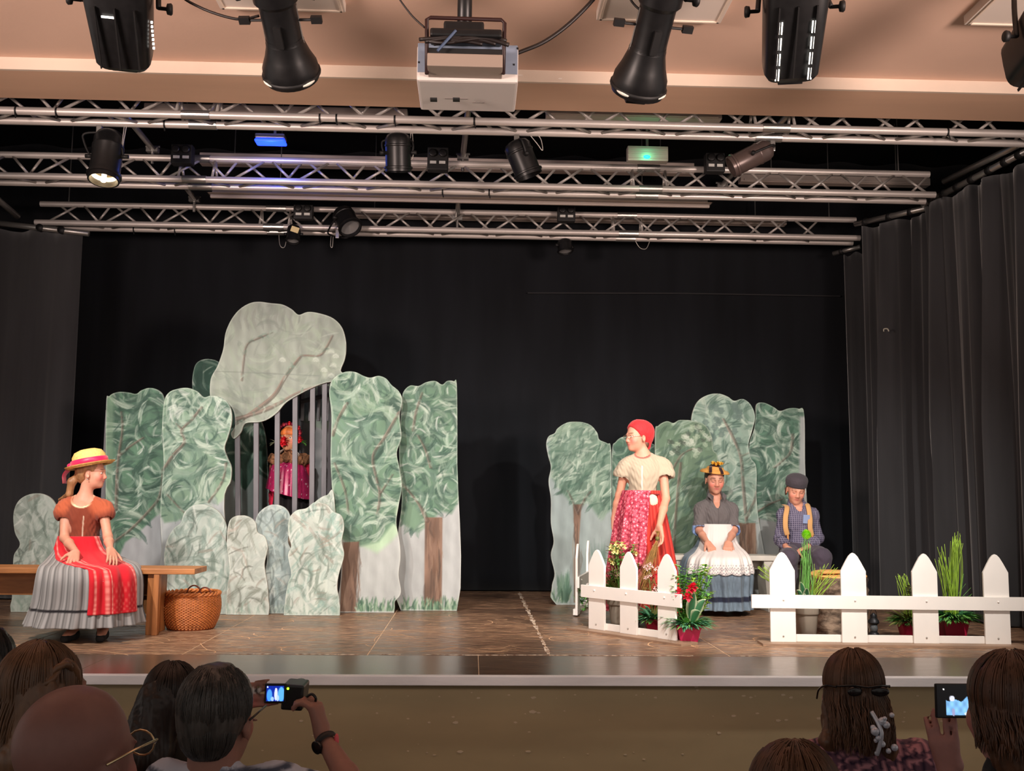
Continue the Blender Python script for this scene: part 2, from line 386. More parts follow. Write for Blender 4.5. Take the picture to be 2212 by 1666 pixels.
# ================================================================== LIGHTING TRUSSES
M_alu = mat('truss_aluminium', (214, 206, 200), .38, .4, noise=(12, .1), stretch=(.3, 1, 1))
M_alu2 = mat('brace_aluminium', (196, 190, 184), .42, .4)
M_blk = mat('black_fixture_paint', (22, 22, 23), .38, noise=(30, .2), spec=.4)
M_blk2 = mat('black_matt_plastic', (14, 14, 15), .6)
M_steel = mat('zinc_steel', (170, 168, 164), .35, .8)
_unit_brace = None
def brace_mesh(r):
    mb = MB().tube([(0, 0, 0), (0, 0, 1)], r, 7); me = bpy.data.meshes.new('brace')
    me.from_pydata(mb.v, [], mb.f); me.materials.append(M_alu2)
    me.polygons.foreach_set('use_smooth', np.ones(len(me.polygons), bool)); return me
BR = brace_mesh(.0105)
def brace(a, b, parent, name='brace'):
    o = bpy.data.objects.new(name, BR); COL.objects.link(o); o.parent = parent
    a = np.asarray(a)-ORG[parent]; b = np.asarray(b)-ORG[parent]; d = b-a
    q = Vector(d).to_track_quat('Z', 'Y'); o.rotation_mode = 'QUATERNION'; o.rotation_quaternion = q
    o.location = tuple(a); o.scale = (1, 1, float(np.linalg.norm(d)))
def truss(label, y, z, x0, x1, step=.5, R=.026, hgt=.195, dep=.18, phase=0.):
    t = thing('lighting_truss', label, 'truss', (x0, y, z), 'aluminium lighting trusses over the stage')
    A = lambda x: V3(x, y, z); B = lambda x: V3(x, y+dep, z); C = lambda x: V3(x, y+dep/2, z+hgt)
    for q in (A, B, C): auto(MB().tube([q(x0), q(x1)], R, 14).build('chord', M_alu, t))
    n = int((x1-x0)/step)
    for i in range(n):
        xa = x0+phase+i*step; xm = xa+step/2; xb = xa+step-.03
        if xb > x1: break
        for (P, Q) in ((A, C), (C, B), (B, A)):
            k = .06 if P is C else 0
            brace(P(xa+k), Q(min(xm+k, x1)), t); brace(Q(min(xm+.03+k, x1)), P(min(xb+k, x1)), t)
    for hx in (x0+.25, x1-.25): MB().tube([C(hx), V3(hx, y+dep/2, 5.2)], .005, 6).build('hanger', M_steel, t)
    # couplers where two truss lengths meet
    for cx in (x0+.27*(x1-x0)+phase, x0+.70*(x1-x0)+phase):
        for q in (A, B, C):
            MB().tube([q(cx-.09), q(cx+.09)], R+.0045, 14).build('coupler', M_steel, t)
        for dx in (-.13, .13): brace(A(cx+dx), C(cx+dx), t, 'upright'); brace(B(cx+dx), C(cx+dx), t, 'upright')
    return t
TY = (6.42, 7.72, 9.05)
T1z = at(1106, 264, TY[0])[2]; T2z = at(1106, 402, TY[1])[2]; T3z = at(1106, 500, TY[2])[2]
truss('nearest lighting truss, half hidden behind the tan beam', TY[0], T1z, -4.2, 4.6, .50, .026)
truss('middle lighting truss carrying a black socket box at its centre', TY[1], T2z, -4.6, 3.62, .50, .026, phase=.2)
x3 = at(1857, 500, TY[2])[0]
truss('rearmost lighting truss above the black backcloth', TY[2], T3z, -3.95, x3, .50, .026, phase=.1)
# pipes: side rails carrying curtains
def pipe(label, pts, r=.024, cl=()):
    t = thing('curtain_rail', label, 'pipe', pts[0])
    MB().tube(pts, r, 12).build('pipe', M_steel, t, True)
    for c in cl:
        c = np.array(c); MB().tube([c-V3(0, .03, 0), c+V3(0, .03, 0)], r+.006, 12).build('tie', M_blk2, t, True)
    return t
def lerp(a, b, t): return a+(b-a)*t
r1, r2 = at(1848, 484, 8.95), at(2000, 450, 8.15)
pipe('short steel rail above the middle side curtain', [r1, r2], .025, [lerp(r1, r2, t) for t in (.15, .5, .8)])
r1, r2 = at(1994, 442, 8.15), at(2225, 322, 6.85)
pipe('long steel rail above the nearest side curtain', [r1, r2], .025, [lerp(r1, r2, t) for t in (.1, .22, .36, .5, .66, .8, .92)])
r1, r2 = at(2040, 392, 7.9), at(2225, 300, 6.75)
pipe('upper steel tube running beside the right truss ends', [r1, r2], .025)
r1, r2 = at(1800, 548, 9.5), at(1858, 533, 9.3)
pipe('stub of steel rail over the furthest side curtain', [r1, r2], .022, [lerp(r1, r2, .3)])
r1, r2 = at(-40, 478, 8.85), at(192, 505, 8.85)
pipe('steel rail end over the left masking curtain', [r1, r2], .026, [lerp(r1, r2, .55), lerp(r1, r2, .75)])
r1, r2 = at(-40, 400, 8.2), at(38, 468, 8.86)
pipe('slanting steel tube clamped at the left rear corner', [r1, r2], .026)
# tubes hung between the trusses (run upstage)
for (pa, Ya, pb, Yb, lab) in (((262, 238), 6.9, (330, 322), 7.85, 'slanting tie tube beside the lit par lamp'), ((1012, 232), 6.85, (1000, 338), 7.85, 'short tie tube between the trusses above the centre'),
                              ((1700, 250), 6.8, (1560, 400), 8.5, 'slanting tie tube behind the reddish lamp'), ((395, 395), 8.3, (420, 430), 9.1, 'short tie tube clamped to the rear truss on the left'),
                              ((990, 432), 8.9, (988, 470), 9.15, 'short tie tube clamped to the rear truss at the centre')):
    a, b = at(*pa, Ya), at(*pb, Yb)
    t = thing('tie_tube', lab, 'pipe', a); MB().tube([a, b], .022, 10).build('pipe', M_steel, t, True)
    m_ = MB(); m_.box(b+V3(0, 0, -.01), (.09, .05, .035)); m_.tube([b+V3(-.055, 0, .02), b+V3(.055, 0, .02)], .009, 6); m_.tube([b+V3(0, 0, 0), b+V3(0, 0, -.12)], .012, 6); m_.build('clamp', M_steel, t)
# black cable ties wrapped on the truss tubes
CH = lambda k, c: (TY[k]+(.18 if c == 'B' else 0.), (T1z, T2z, T3z)[k])
for (px, k, c_, lab) in ((32, 0, 'A', 'leftmost black cable tie on the nearest truss'), (120, 0, 'A', 'second black cable tie from the left on the nearest truss'), (355, 0, 'B', 'black cable tie on the nearest truss right of the lit par lamp'),
                         (690, 0, 'A', 'left tie of a close pair on the nearest truss, left of the upright par'), (726, 0, 'A', 'right tie of a close pair on the nearest truss, left of the upright par'), (852, 0, 'A', 'black cable tie on the nearest truss above the upright par'),
                         (1024, 0, 'A', 'black cable tie on the nearest truss left of the tilted par'), (2046, 0, 'A', 'black cable tie at the right end of the nearest truss'), (958, 1, 'B', 'black cable tie on the middle truss under its central socket box'),
                         (1058, 1, 'B', 'black cable tie on the middle truss under the tilted par'), (300, 2, 'B', 'leftmost black cable tie on the rear truss'), (388, 2, 'B', 'second black cable tie from the left on the rear truss')):
    cy, cz = CH(k, c_); p = V3(at(px, 300, cy)[0], cy, cz); mbt = MB().tube([p+V3(-.006, 0, 0), p+V3(.006, 0, 0)], .0275, 12)
    mbt.tube([p+V3(0, -.02, -.02), p+V3(.008, -.025, -.055)], .005, 5)
    tag(mbt.build('cable_tie', M_blk2, loc=p), lab, 'cable tie', 'cable ties on the truss tubes')
# roller screen case and white ceiling strips behind the trusses
M_white = mat('white_enamel', (214, 200, 190), .5, noise=(4, .05), stretch=(.2, 1, 1))
a, b = at(447, 402, 8.45), at(1540, 432, 8.45)
t = thing('projection_screen_case', 'long white roller screen case hanging between the rear trusses', 'screen case', ((a[0]+b[0])/2, 8.45, a[2]))
zc_ = at(1000, 416, 8.45)[2]
MB().box(((a[0]+b[0])/2, 8.52, zc_), (b[0]-a[0], .14, .085)).build('case', M_white, t, bevel=.012)
MB().box(((a[0]+b[0])/2, 8.50, zc_-.062), (b[0]-a[0]-.04, .03, .03)).build('bottom_bar', M_white, t, bevel=.006)
for x in (a[0]+.02, b[0]-.02): MB().box((x, 8.52, zc_+.02), (.05, .16, .12)).build('end_bracket', M_blk2, t)
for x in (a[0]+.6, b[0]-.6): MB().tube([(x, 8.52, zc_+.04), (x, 8.52, 5.2)], .004, 5).build('hanger', M_steel, t)
for (xa, xb, py, Y, hh, lab) in ((430, 1500, 352, 8.9, .10, 'white horizontal strip lamp housing behind the middle truss'), (310, 880, 238, 7.3, .07, 'white strip above the nearest truss on the left'),
                                 (1180, 1560, 243, 7.3, .07, 'white strip above the nearest truss right of centre'), (1600, 2010, 388, 9.0, .07, 'white strip behind the middle truss on the right'),
                                 (740, 1700, 467, 9.62, .08, 'white batten behind the rear truss')):
    p, q = at(xa, py, Y), at(xb, py, Y); z = at((xa+xb)/2, py, Y)[2]
    t = thing('batten', lab, 'batten', ((p[0]+q[0])/2, Y, z))
    MB().box(((p[0]+q[0])/2, Y+.05, z), (q[0]-p[0], .1, hh)).build('housing', M_white, t, bevel=.008)
    MB().box(((p[0]+q[0])/2, Y+.0, z-hh*.25), (q[0]-p[0]-.06, .03, .02)).build('lip', M_white, t, bevel=.004)
    for x in (p[0]+.3, q[0]-.3): MB().tube([(x, Y+.05, z+hh/2-.01), (x, Y+.05, 5.2)], .005, 5).build('hanger', M_steel, t)
# ------------------------------------------------------------------ lanterns
M_glow = mat('lit_lamp', (255, 226, 180), .3, emit=7.0)
M_lens = mat('lamp_lens', (150, 150, 150), .1, .3)
M_refl = mat('lamp_reflector', (230, 220, 200), .2, .9)
def par_can(label, px, py, Y, d, L=.26, R=.085, lit=False, m=None, hook=None, cat='stage lamp'):
    cy_, cz_ = CH(*hook[1:]); hook = V3(at(hook[0], 300, cy_)[0], cy_, cz_-.075); Y = cy_+Y; c = at(px, py, Y); d = unit(d); Rm = frame_from(d)                  # c = centre of the can, d points out of the lens
    t = thing('par_lamp', label, cat, c, 'par lamps hung under the trusses')
    bm_ = m or M_blk
    prof = [(R*.55, -L*.5), (R*.8, -L*.46), (R*.97, -L*.36), (R*.97, -L*.22), (R*1.02, -L*.2), (R*1.02, -L*.17), (R*.97, -L*.15), (R*.97, L*.36), (R*1.1, L*.38), (R*1.1, L*.42), (R*1.0, L*.43), (R*1.0, L*.5), (R*.9, L*.5), (R*.86, L*.36)]
    auto(MB().lathe(prof, 28, Rm, c, caps=False).build('can', bm_, t), 35)
    MB().lathe([(R*.001, L*.30), (R*.86, L*.37)], 28, Rm, c, caps=False).build('reflector', M_refl if lit else M_lens, t, True)
    if lit:
        MB().tube([c+d*L*.30, c+d*L*.52], .016, 10).build('bulb', M_glow, t)
        MB().lathe([(R*.84, L*.375), (R*.80, L*.40), (R*.66, L*.385)], 28, Rm, c, caps=False).build('glow_ring', M_glow, t, True)
    sd = Rm[:, 0]
    up = unit(V3(0, 0, 1)-d*(d@V3(0, 0, 1)*.0)); top = c+V3(0, 0, L*.5+.03) if hook is None else np.array(hook, float)
    yk = spline([c+sd*R*1.08, c+sd*R*1.18+(top-c)*.6, top+sd*R*.9, top-sd*R*.9, c-sd*R*1.18+(top-c)*.6, c-sd*R*1.08], 5)
    MB().tube(yk, .008, 6).build('yoke', M_blk2, t, True)
    for s_ in (-1, 1): MB().tube([c+s_*sd*R*.95, c+s_*sd*R*1.4], .014, 8).build('knob', M_blk2, t, True)
    MB().box(top+V3(0, 0, .03), (.035, .03, .10)).build('clamp', M_steel, t, bevel=.004)
    return t
pz = lambda px, py, Y: at(px, py, Y)
par_can('lit par lamp pointing down at the left of the trusses', 231, 338, .0, (0, -.22, -1), .36, .10, True, hook=(214, 0, 'B'))
par_can('upright black par lamp hanging straight down left of centre', 860, 330, .0, (.02, .25, -1), .25, .088, hook=(858, 0, 'B'))
par_can('tilted black par lamp with shiny side right of centre', 1128, 343, .0, (.42, .1, -1), .25, .092, hook=(1116, 0, 'B'))
M_redcan = mat('reddish_lit_can', (96, 82, 78), .35, .3)
par_can('slanted reddish par lamp hanging near the right truss end', 1622, 340, .0, (-.9, .1, -.45), .30, .075, m=M_redcan, hook=(1668, 0, 'B'))
par_can('black par lamp tilted forward on the rear truss', 748, 476, -.16, (.45, -.5, -.8), .24, .10, hook=(735, 2, 'A'))
par_can('small black par lamp hanging below the rear truss right of centre', 1220, 532, .0, (.1, -.2, -1), .12, .07, hook=(1222, 2, 'B'))
par_can('small black lamp with a paper label below the rear truss', 634, 506, -.10, (0, -.3, -1), .16, .06, hook=(638, 2, 'A'))
p = pz(637, 496, 8.875); tag(MB().box(p, (.07, .004, .05), rotm((0, 1, 0), 18)).build('paper_label', mat('paper_label', (225, 205, 150), .7), loc=p), 'cream paper label stuck on a small black truss lamp', 'label')
# safety cables under the lamps
M_wire = mat('steel_wire', (190, 186, 178), .4, .6)
for (lab, pts, Y) in (('looped safety wire beside the upright par lamp', ((888, 285), (884, 330), (888, 345), (893, 330), (890, 285)), 6.55), ('looped safety wire beside the tilted par lamp', ((1140, 285), (1160, 310), (1172, 325), (1168, 300), (1155, 288)), 6.55),
                      ('dangling safety wire left of the paper label', ((602, 505), (605, 530), (615, 533), (621, 515)), 9.02), ('dangling safety wire below the tilted rear lamp', ((716, 506), (714, 530), (718, 533), (720, 508)), 9.02),
                      ('white wire hanging near the lit par lamp', ((268, 290), (262, 330), (270, 350)), 6.6), ('thin wire loop under the rear truss right of centre', ((1370, 520), (1382, 535), (1396, 537), (1405, 520)), 9.0)):
    cy_, cz_ = CH(0 if Y < 7 else 2, 'B'); pts3 = [at(x, y, cy_) for x, y in pts]; pts3[0][2] = cz_; pts3[-1][2] = cz_
    tag(MB().tube(spline(pts3, 6), .0035, 5).build('safety_wire', M_wire, smooth=True, loc=pts3[0]), lab, 'wire')
# socket boxes on the trusses
M_tag = mat('white_number_tag', (205, 205, 200), .6)
for (lab, px, py, Y, W, H) in (('black socket box on the middle truss beside the lit par', 395, 336, 7.66, .16, .15), ('black socket box at the centre of the middle truss', 946, 346, 7.66, .16, .18),
                               ('black socket box on the middle truss near the reddish lamp', 1543, 354, 7.66, .15, .15), ('black socket box on the rear truss left of centre', 656, 460, 9.0, .17, .13), ('black socket box on the rear truss right of centre', 1223, 464, 9.0, .16, .14)):
    c = at(px, py, Y); t = thing('socket_box', lab, 'socket box', c, 'black socket boxes on the trusses')
    MB().box(c, (W, .09, H)).build('body', M_blk2, t, bevel=.008)
    for k in (-1, 1):
        MB().lathe([(.026, 0), (.03, .012), (.03, .028), (.022, .03)], 14, np.array([[1, 0, 0], [0, 0, -1.], [0, 1, 0]]), c+V3(k*W*.24, -.045, H*.2)).build('socket', M_blk, t, True)
        MB().box(c+V3(k*W*.22, -.047, -H*.18), (W*.3, .004, .022)).build('tag', M_tag, t)
# blue lit fixture and emergency lamp
M_blue = mat('blue_led', (20, 50, 255), .4, emit=5.0); M_green = mat('green_led', (20, 255, 130), .4, emit=6.0)
c = at(585, 306, 7.5); t = thing('blue_lamp', 'small flat lamp glowing blue above the middle truss', 'lamp', c)
MB().box(c+V3(0, 0, .03), (.22, .10, .035)).build('housing', M_steel, t, bevel=.008)
MB().box(c+V3(0, 0, -.006), (.225, .12, .022)).build('blue_lens', M_blue, t, bevel=.012)
MB().tube([c+V3(.03, .0, .04), c+V3(.03, 0, 5.2-c[2])], .012, 8).build('hanger', M_steel, t)
l = bpy.data.lights.new('blue_glow', 'POINT'); l.energy = 3.5; l.color = (.1, .2, 1); l.shadow_soft_size = .05; lo = bpy.data.objects.new('blue_glow', l); COL.objects.link(lo); lo.location = tuple(c+V3(0, -.05, -.09))
c = at(1398, 335, 7.5); t = thing('emergency_lamp', 'grey ribbed emergency lamp with a green glow', 'lamp', c)
M_gbox = mat('grey_ribbed_housing', (178, 172, 160), .5, .2)
MB().box(c, (.31, .08, .115)).build('housing', M_gbox, t, bevel=.006)
for k in range(3): MB().box(c+V3(0, -.042, -.03+.03*k), (.30, .008, .016)).build('rib', M_gbox, t)
MB().sphere(c+V3(-.01, -.045, -.03), (.028, .012, .014)).build('green_light', M_green, t, True)
MB().tube([c+V3(0, .0, .05), c+V3(0, 0, 5.2-c[2])], .012, 8).build('hanger', M_steel, t)
l = bpy.data.lights.new('green_glow', 'POINT'); l.energy = .35; l.color = (.1, 1, .5); l.shadow_soft_size = .03; lo = bpy.data.objects.new('green_glow', l); COL.objects.link(lo); lo.location = tuple(c+V3(-.01, -.1, -.03))
# ------------------------------------------------------------------ front lanterns over the audience
M_vent = mat('vent_glow', (255, 250, 240), .5, emit=2.2)
FY = 4.15
# long bar (above the frame) they hang from
tb = thing('lighting_bar', 'black lighting bar across the hall ceiling above the lanterns', 'bar', (0, FY, 4.02))
MB().tube([(-3.6, FY, 4.02), (3.6, FY, 4.02)], .025, 12).build('tube', M_blk2, tb, True)
for x in (-3, -1, 1, 3): MB().tube([(x, FY, 4.02), (x, FY, CZ)], .012, 8).build('drop', M_blk2, tb, True)
def yoke(t, c, sd, w_, knob=True):
    top = V3(c[0], FY, 3.97)
    MB().tube(spline([c+sd*w_, lerp(c+sd*w_, top+sd*w_*.7, .6), top+sd*w_*.55, top-sd*w_*.55, lerp(c-sd*w_, top-sd*w_*.7, .6), c-sd*w_], 6), .011, 8).build('yoke', M_blk2, t, True)
    MB().box(top+V3(0, 0, .035), (.04, .05, .08)).build('clamp', M_blk2, t, bevel=.005)
    if knob:
        for s_ in (-1, 1):
            MB().lathe([(.008, 0), (.008, .03), (.022, .034), (.025, .05), (.02, .055)], 12, frame_from(sd*s_), c+sd*s_*w_).build('knob', M_blk2, t, True)
def box_lantern(label, tip, top, Y, w_top, w_bot, slots):
    a = at(*top, Y-.20); b = at(*tip, Y+.12); d = unit(b-a); L = np.linalg.norm(b-a); x = unit(np.cross(d, V3(0, 0, 1))); y = np.cross(d, x)
    if x[0] < 0: x = -x; y = -y
    Rm = np.stack([x, y, d], 1); t = thing('fresnel_lantern', label, 'stage lantern', lerp(a, b, .5), 'big black front lanterns')
    prof = []
    def ring(w_, h_, n=24):
        q = []
        for k in range(n):
            th = 2*math.pi*k/n; cx, sy = math.cos(th), math.sin(th)
            e = .42; q.append((w_*math.copysign(abs(cx)**e, cx), h_*math.copysign(abs(sy)**e, sy)))
        return q
    v = []; n = 24; zs = [(0, .92), (.06, 1.0), (.80, None), (.93, None), (.985, .88), (1., .78)]
    for zf, s_ in zs:
        w_ = w_top+(w_bot-w_top)*zf; s_ = s_ or 1.0
        v += [(p[0], p[1], zf*L) for p in ring(w_/2*s_, w_/2*1.05*s_, n)]
    f = [tuple(range(n-1, -1, -1)), tuple((len(zs)-1)*n+j for j in range(n))]
    for i in range(len(zs)-1):
        for j in range(n): f.append((i*n+j, i*n+(j+1) % n, (i+1)*n+(j+1) % n, (i+1)*n+j))
    auto(MB().add(v, f, Rm, a).build('body', M_blk, t), 30)
    yb = -1 if y[1] > 0 else 1                            # side that faces the audience / down
    MB().box(b+d*.012, (w_bot*.46, w_bot*.5, .03), Rm).build('filter_holder', M_blk2, t, bevel=.003)
    for k in (-.28, 0., .28): MB().box(lerp(a, b, .55)+x*k*w_top+y*yb*w_top*.53, (.006, .012, L*.7), Rm).build('rib', M_blk2, t)
    if slots:
        for k in (-1, 1):
            for r in range(4):
                for q in (-1, 1):
                    MB().box(lerp(a, b, .40+.155*r)+x*(k*.25*w_top+q*.006)+y*yb*(w_top*.525), (.005, .006, L*.115), Rm).build('vent_slot', M_vent, t)
    else:
        MB().box(lerp(a, b, .30)+x*(-.1*w_top)+y*yb*w_top*.53, (.05, .004, .008), Rm).build('indicator', M_vent, t)
        for r in range(7): MB().box(lerp(a, b, .40+.05*r)+x*w_top*.485+y*yb*w_top*.30, (.008, .01, .007), Rm).build('vent_slot', M_vent, t)
    yoke(t, lerp(a, b, .35), x, w_top*.56)
    return t
box_lantern('big rounded black lantern at the upper left', (272, 128), (252, -60), FY, .27, .22, False)
box_lantern('big square black lantern with rows of glowing vent slots', (1705, 158), (1722, -60), FY, .27, .23, True)
box_lantern('black lantern cut off by the right edge of the picture', (2215, 150), (2300, 40), FY, .26, .22, False)
def profile_lantern(label, tip, top, Y):
    a = at(*top, Y-.22); b = at(*tip, Y+.16); d = unit(b-a); L = np.linalg.norm(b-a); x = unit(np.cross(d, V3(0, 0, 1)))
    if x[0] < 0: x = -x
    y = np.cross(d, x); Rm = np.stack([x, y, d], 1); t = thing('profile_lantern', label, 'stage lantern', lerp(a, b, .5), 'slim black profile lanterns')
    r = .082
    auto(MB().lathe([(r*.9, 0), (r*1.12, .03*L), (r*1.15, .22*L), (r*.95, .26*L), (r*.93, .58*L), (r*1.0, .62*L)], 24, Rm, a).build('barrel', M_blk, t), 35)
    hood = []; n = 24
    for zf, rr in ((.58, .95), (.66, 1.02), (.76, 1.2), (.86, 1.45), (.95, 1.5), (1.0, 1.42)):
        hood.append((r*rr, zf*L))
    hood += [(r*1.3, .97*L), (r*1.1, .80*L)]
    auto(MB().lathe(hood, 28, Rm, a, caps=False).build('lens_tube', M_blk, t), 35)
    MB().lathe([(.001, .83*L), (r*1.25, .80*L)], 24, Rm, a, caps=False).build('lens', mat('pale_lens', (225, 225, 220), .15, .2, emit=.35), t, True)
    for k in (-1, 1):
        th = [math.radians(k*q-90*(1 if y[1] > 0 else -1)*1) for q in np.linspace(28, 66, 7)]
        MB().tube([a+d*.955*L+x*r*1.50*math.cos(q)+y*r*1.50*math.sin(q) for q in th], [.003, .008, .011, .012, .011, .008, .003], 6, flat=.5).build('lens_gap', mat('pale_gap', (232, 222, 206), .4, emit=.25), t, True)
    MB().lathe([(r*1.5, .93*L), (r*1.56, .94*L), (r*1.56, .955*L), (r*1.5, .965*L)], 28, Rm, a, caps=False).build('rim', M_blk2, t, True)
    MB().box(b+d*.02+y*0, (r*1.1, r*.5, .06), Rm).build('filter_tab', M_blk, t, bevel=.004)
    for k in (-1, 1):
        s_ = MB(); s_.tube([a+d*.42*L+x*k*r*.9, a+d*.42*L+x*k*r*1.6], .006, 6); s_.box(a+d*.42*L+x*k*r*1.85, (.045, .02, .03), Rm); s_.build('shutter_handle', M_blk2, t)
    MB().box(a+d*.5*L-y*r*.98*(1 if y[1] > 0 else -1), (.03, .02, .2*L), Rm).build('rail', M_blk2, t)
    for k in (-.45, .45): MB().tube([a+d*.28*L+x*k*r*2, a+d*.72*L+x*k*r*2.1], .006, 6).build('rod', M_steel, t)
    yoke(t, a+d*.18*L, x, r*1.35)
    return t
profile_lantern('slim black profile lantern tilting right, left of the projector', (632, 168), (585, -55), FY)
profile_lantern('slim black profile lantern tilting left, right of the projector', (1376, 198), (1440, -55), FY)
# cables
M_cable = mat('black_cable', (26, 18, 16), .5)
for lab, pts, Y, r in (('thin black cable looping to the left profile lantern', ((380, -25), (430, 15), (510, 41), (560, 34)), FY, .006),
                       ('thick black cable sweeping down to the projector', ((1300, -25), (1240, 42), (1180, 88), (1125, 112), (1090, 124)), FY+.02, .009),
                       ('thin wire slanting to the projector bracket', ((852, -25), (885, 28), (918, 60)), FY+.02, .004),
                       ('black cable beside the right profile lantern', ((1355, -20), (1372, 12), (1400, 30), (1420, 32)), FY-.1, .005)):
    q = [at(x, y, Y) for x, y in pts]; q = [V3(q[0][0]+(q[0][0]-q[1][0])*.6, FY, 4.035)]+q; tag(MB().tube(spline(q, 6), r, 7).build('cable', M_cable, smooth=True, loc=q[0]), lab, 'cable')
# ------------------------------------------------------------------ projector
PY = 4.15; c = at(1010, 150, PY); s = PY/F
t = thing('projector', 'white ceiling projector hanging in a black bracket frame', 'projector', c)
M_pwhite = mat('projector_white', (214, 206, 200), .45); M_pgrey = mat('projector_blue_grey', (128, 140, 158), .45)
W = 228*s*1.0; zt, zb = at(1010, 98, PY)[2], at(1010, 176, PY)[2]
Rx = rotm((1, 0, 0), 0)
cb = V3(c[0], PY+.17, (zt+zb)/2)
MB().box(cb, (W, .34, zt-zb)).build('body', M_pwhite, t, bevel=.012)
MB().box(cb+V3(0, -.168, .02), (W*.985, .012, (zt-zb)*.80)).build('rear_panel', M_pgrey, t, bevel=.003)
for px in (935, 985): MB().box(at(px, 190, PY+.02)+V3(0, .1, -.012), (.03, .03, .008)).build('foot', M_blk2, t)
for px, py in ((905, 135), (1118, 105), (1110, 140)): MB().box(at(px, py, PY-.002), (.008, .006, .008)).build('screw', M_blk2, t)
# cable tray bracket under it
bx0, bx1 = at(925, 130, PY-.03), at(1085, 130, PY-.03)
MB().box((lerp(bx0, bx1, .5)[0], PY-.06, at(1005, 143, PY-.06)[2]), (bx1[0]-bx0[0], .12, .055)).build('cover_plate', mat('grey_beige_plate', (150, 134, 122), .5), t, bevel=.004)
MB().box((lerp(bx0, bx1, .5)[0], PY-.03, at(1005, 120, PY-.03)[2]), (bx1[0]-bx0[0], .07, .03)).build('slot', M_blk2, t)
fr = [at(922, 160, PY-.06), at(922, 42, PY-.06), at(930, 38, PY-.06), at(1083, 43, PY-.06), at(1090, 50, PY-.06), at(1087, 160, PY-.06)]
MB().tube(fr, .0085, 8).build('bracket_frame', mat('dark_red_black_frame', (40, 14, 12), .5), t, True)
pt = at(1002, 90, PY)
MB().tube([V3(pt[0], PY+.10, pt[2]), V3(pt[0], PY+.10, CZ)], .032, 12).build('ceiling_pole', M_blk, t, True)
m_ = MB(); m_.box(V3(pt[0]+.0, PY, at(1000, 78, PY)[2]), (.17, .14, .07)); m_.box(V3(pt[0]+.01, PY, at(1000, 92, PY)[2]), (.30, .2, .035)); m_.build('mount_plate', M_blk, t, bevel=.01)
rr = random.Random(3); m_ = MB()
for i in range(9):
    x0 = rr.uniform(905, 960); x1 = rr.uniform(1040, 1105); ym = rr.uniform(74, 96)
    m_.tube(spline([at(x0, rr.uniform(82, 96), PY-.07), at((x0*2+x1)/3, ym, PY-.09), at((x0+2*x1)/3, ym-rr.uniform(-6, 8), PY-.08), at(x1, rr.uniform(80, 98), PY-.07)], 5), .008, 6)
m_.build('cable_bundle', M_cable, t, True)
MB().tube([at(985, 66, PY-.1), at(945, 110, PY-.1)], .006, 6).build('blue_strap', mat('blue_strap', (60, 80, 110), .6), t)
# embossed marks under the projector body
mb = MB(); zu = zb-.0005
for i, (dx, w_) in enumerate(((-.05, .10), (.03, .008), (.05, .008), (.07, .008))): mb.box((cb[0]+dx, cb[1]+.02+(.04 if i else 0), zu), (w_, .006, .002))
mb.build('underside_marks', mat('grey_mark', (120, 112, 108), .6), t)
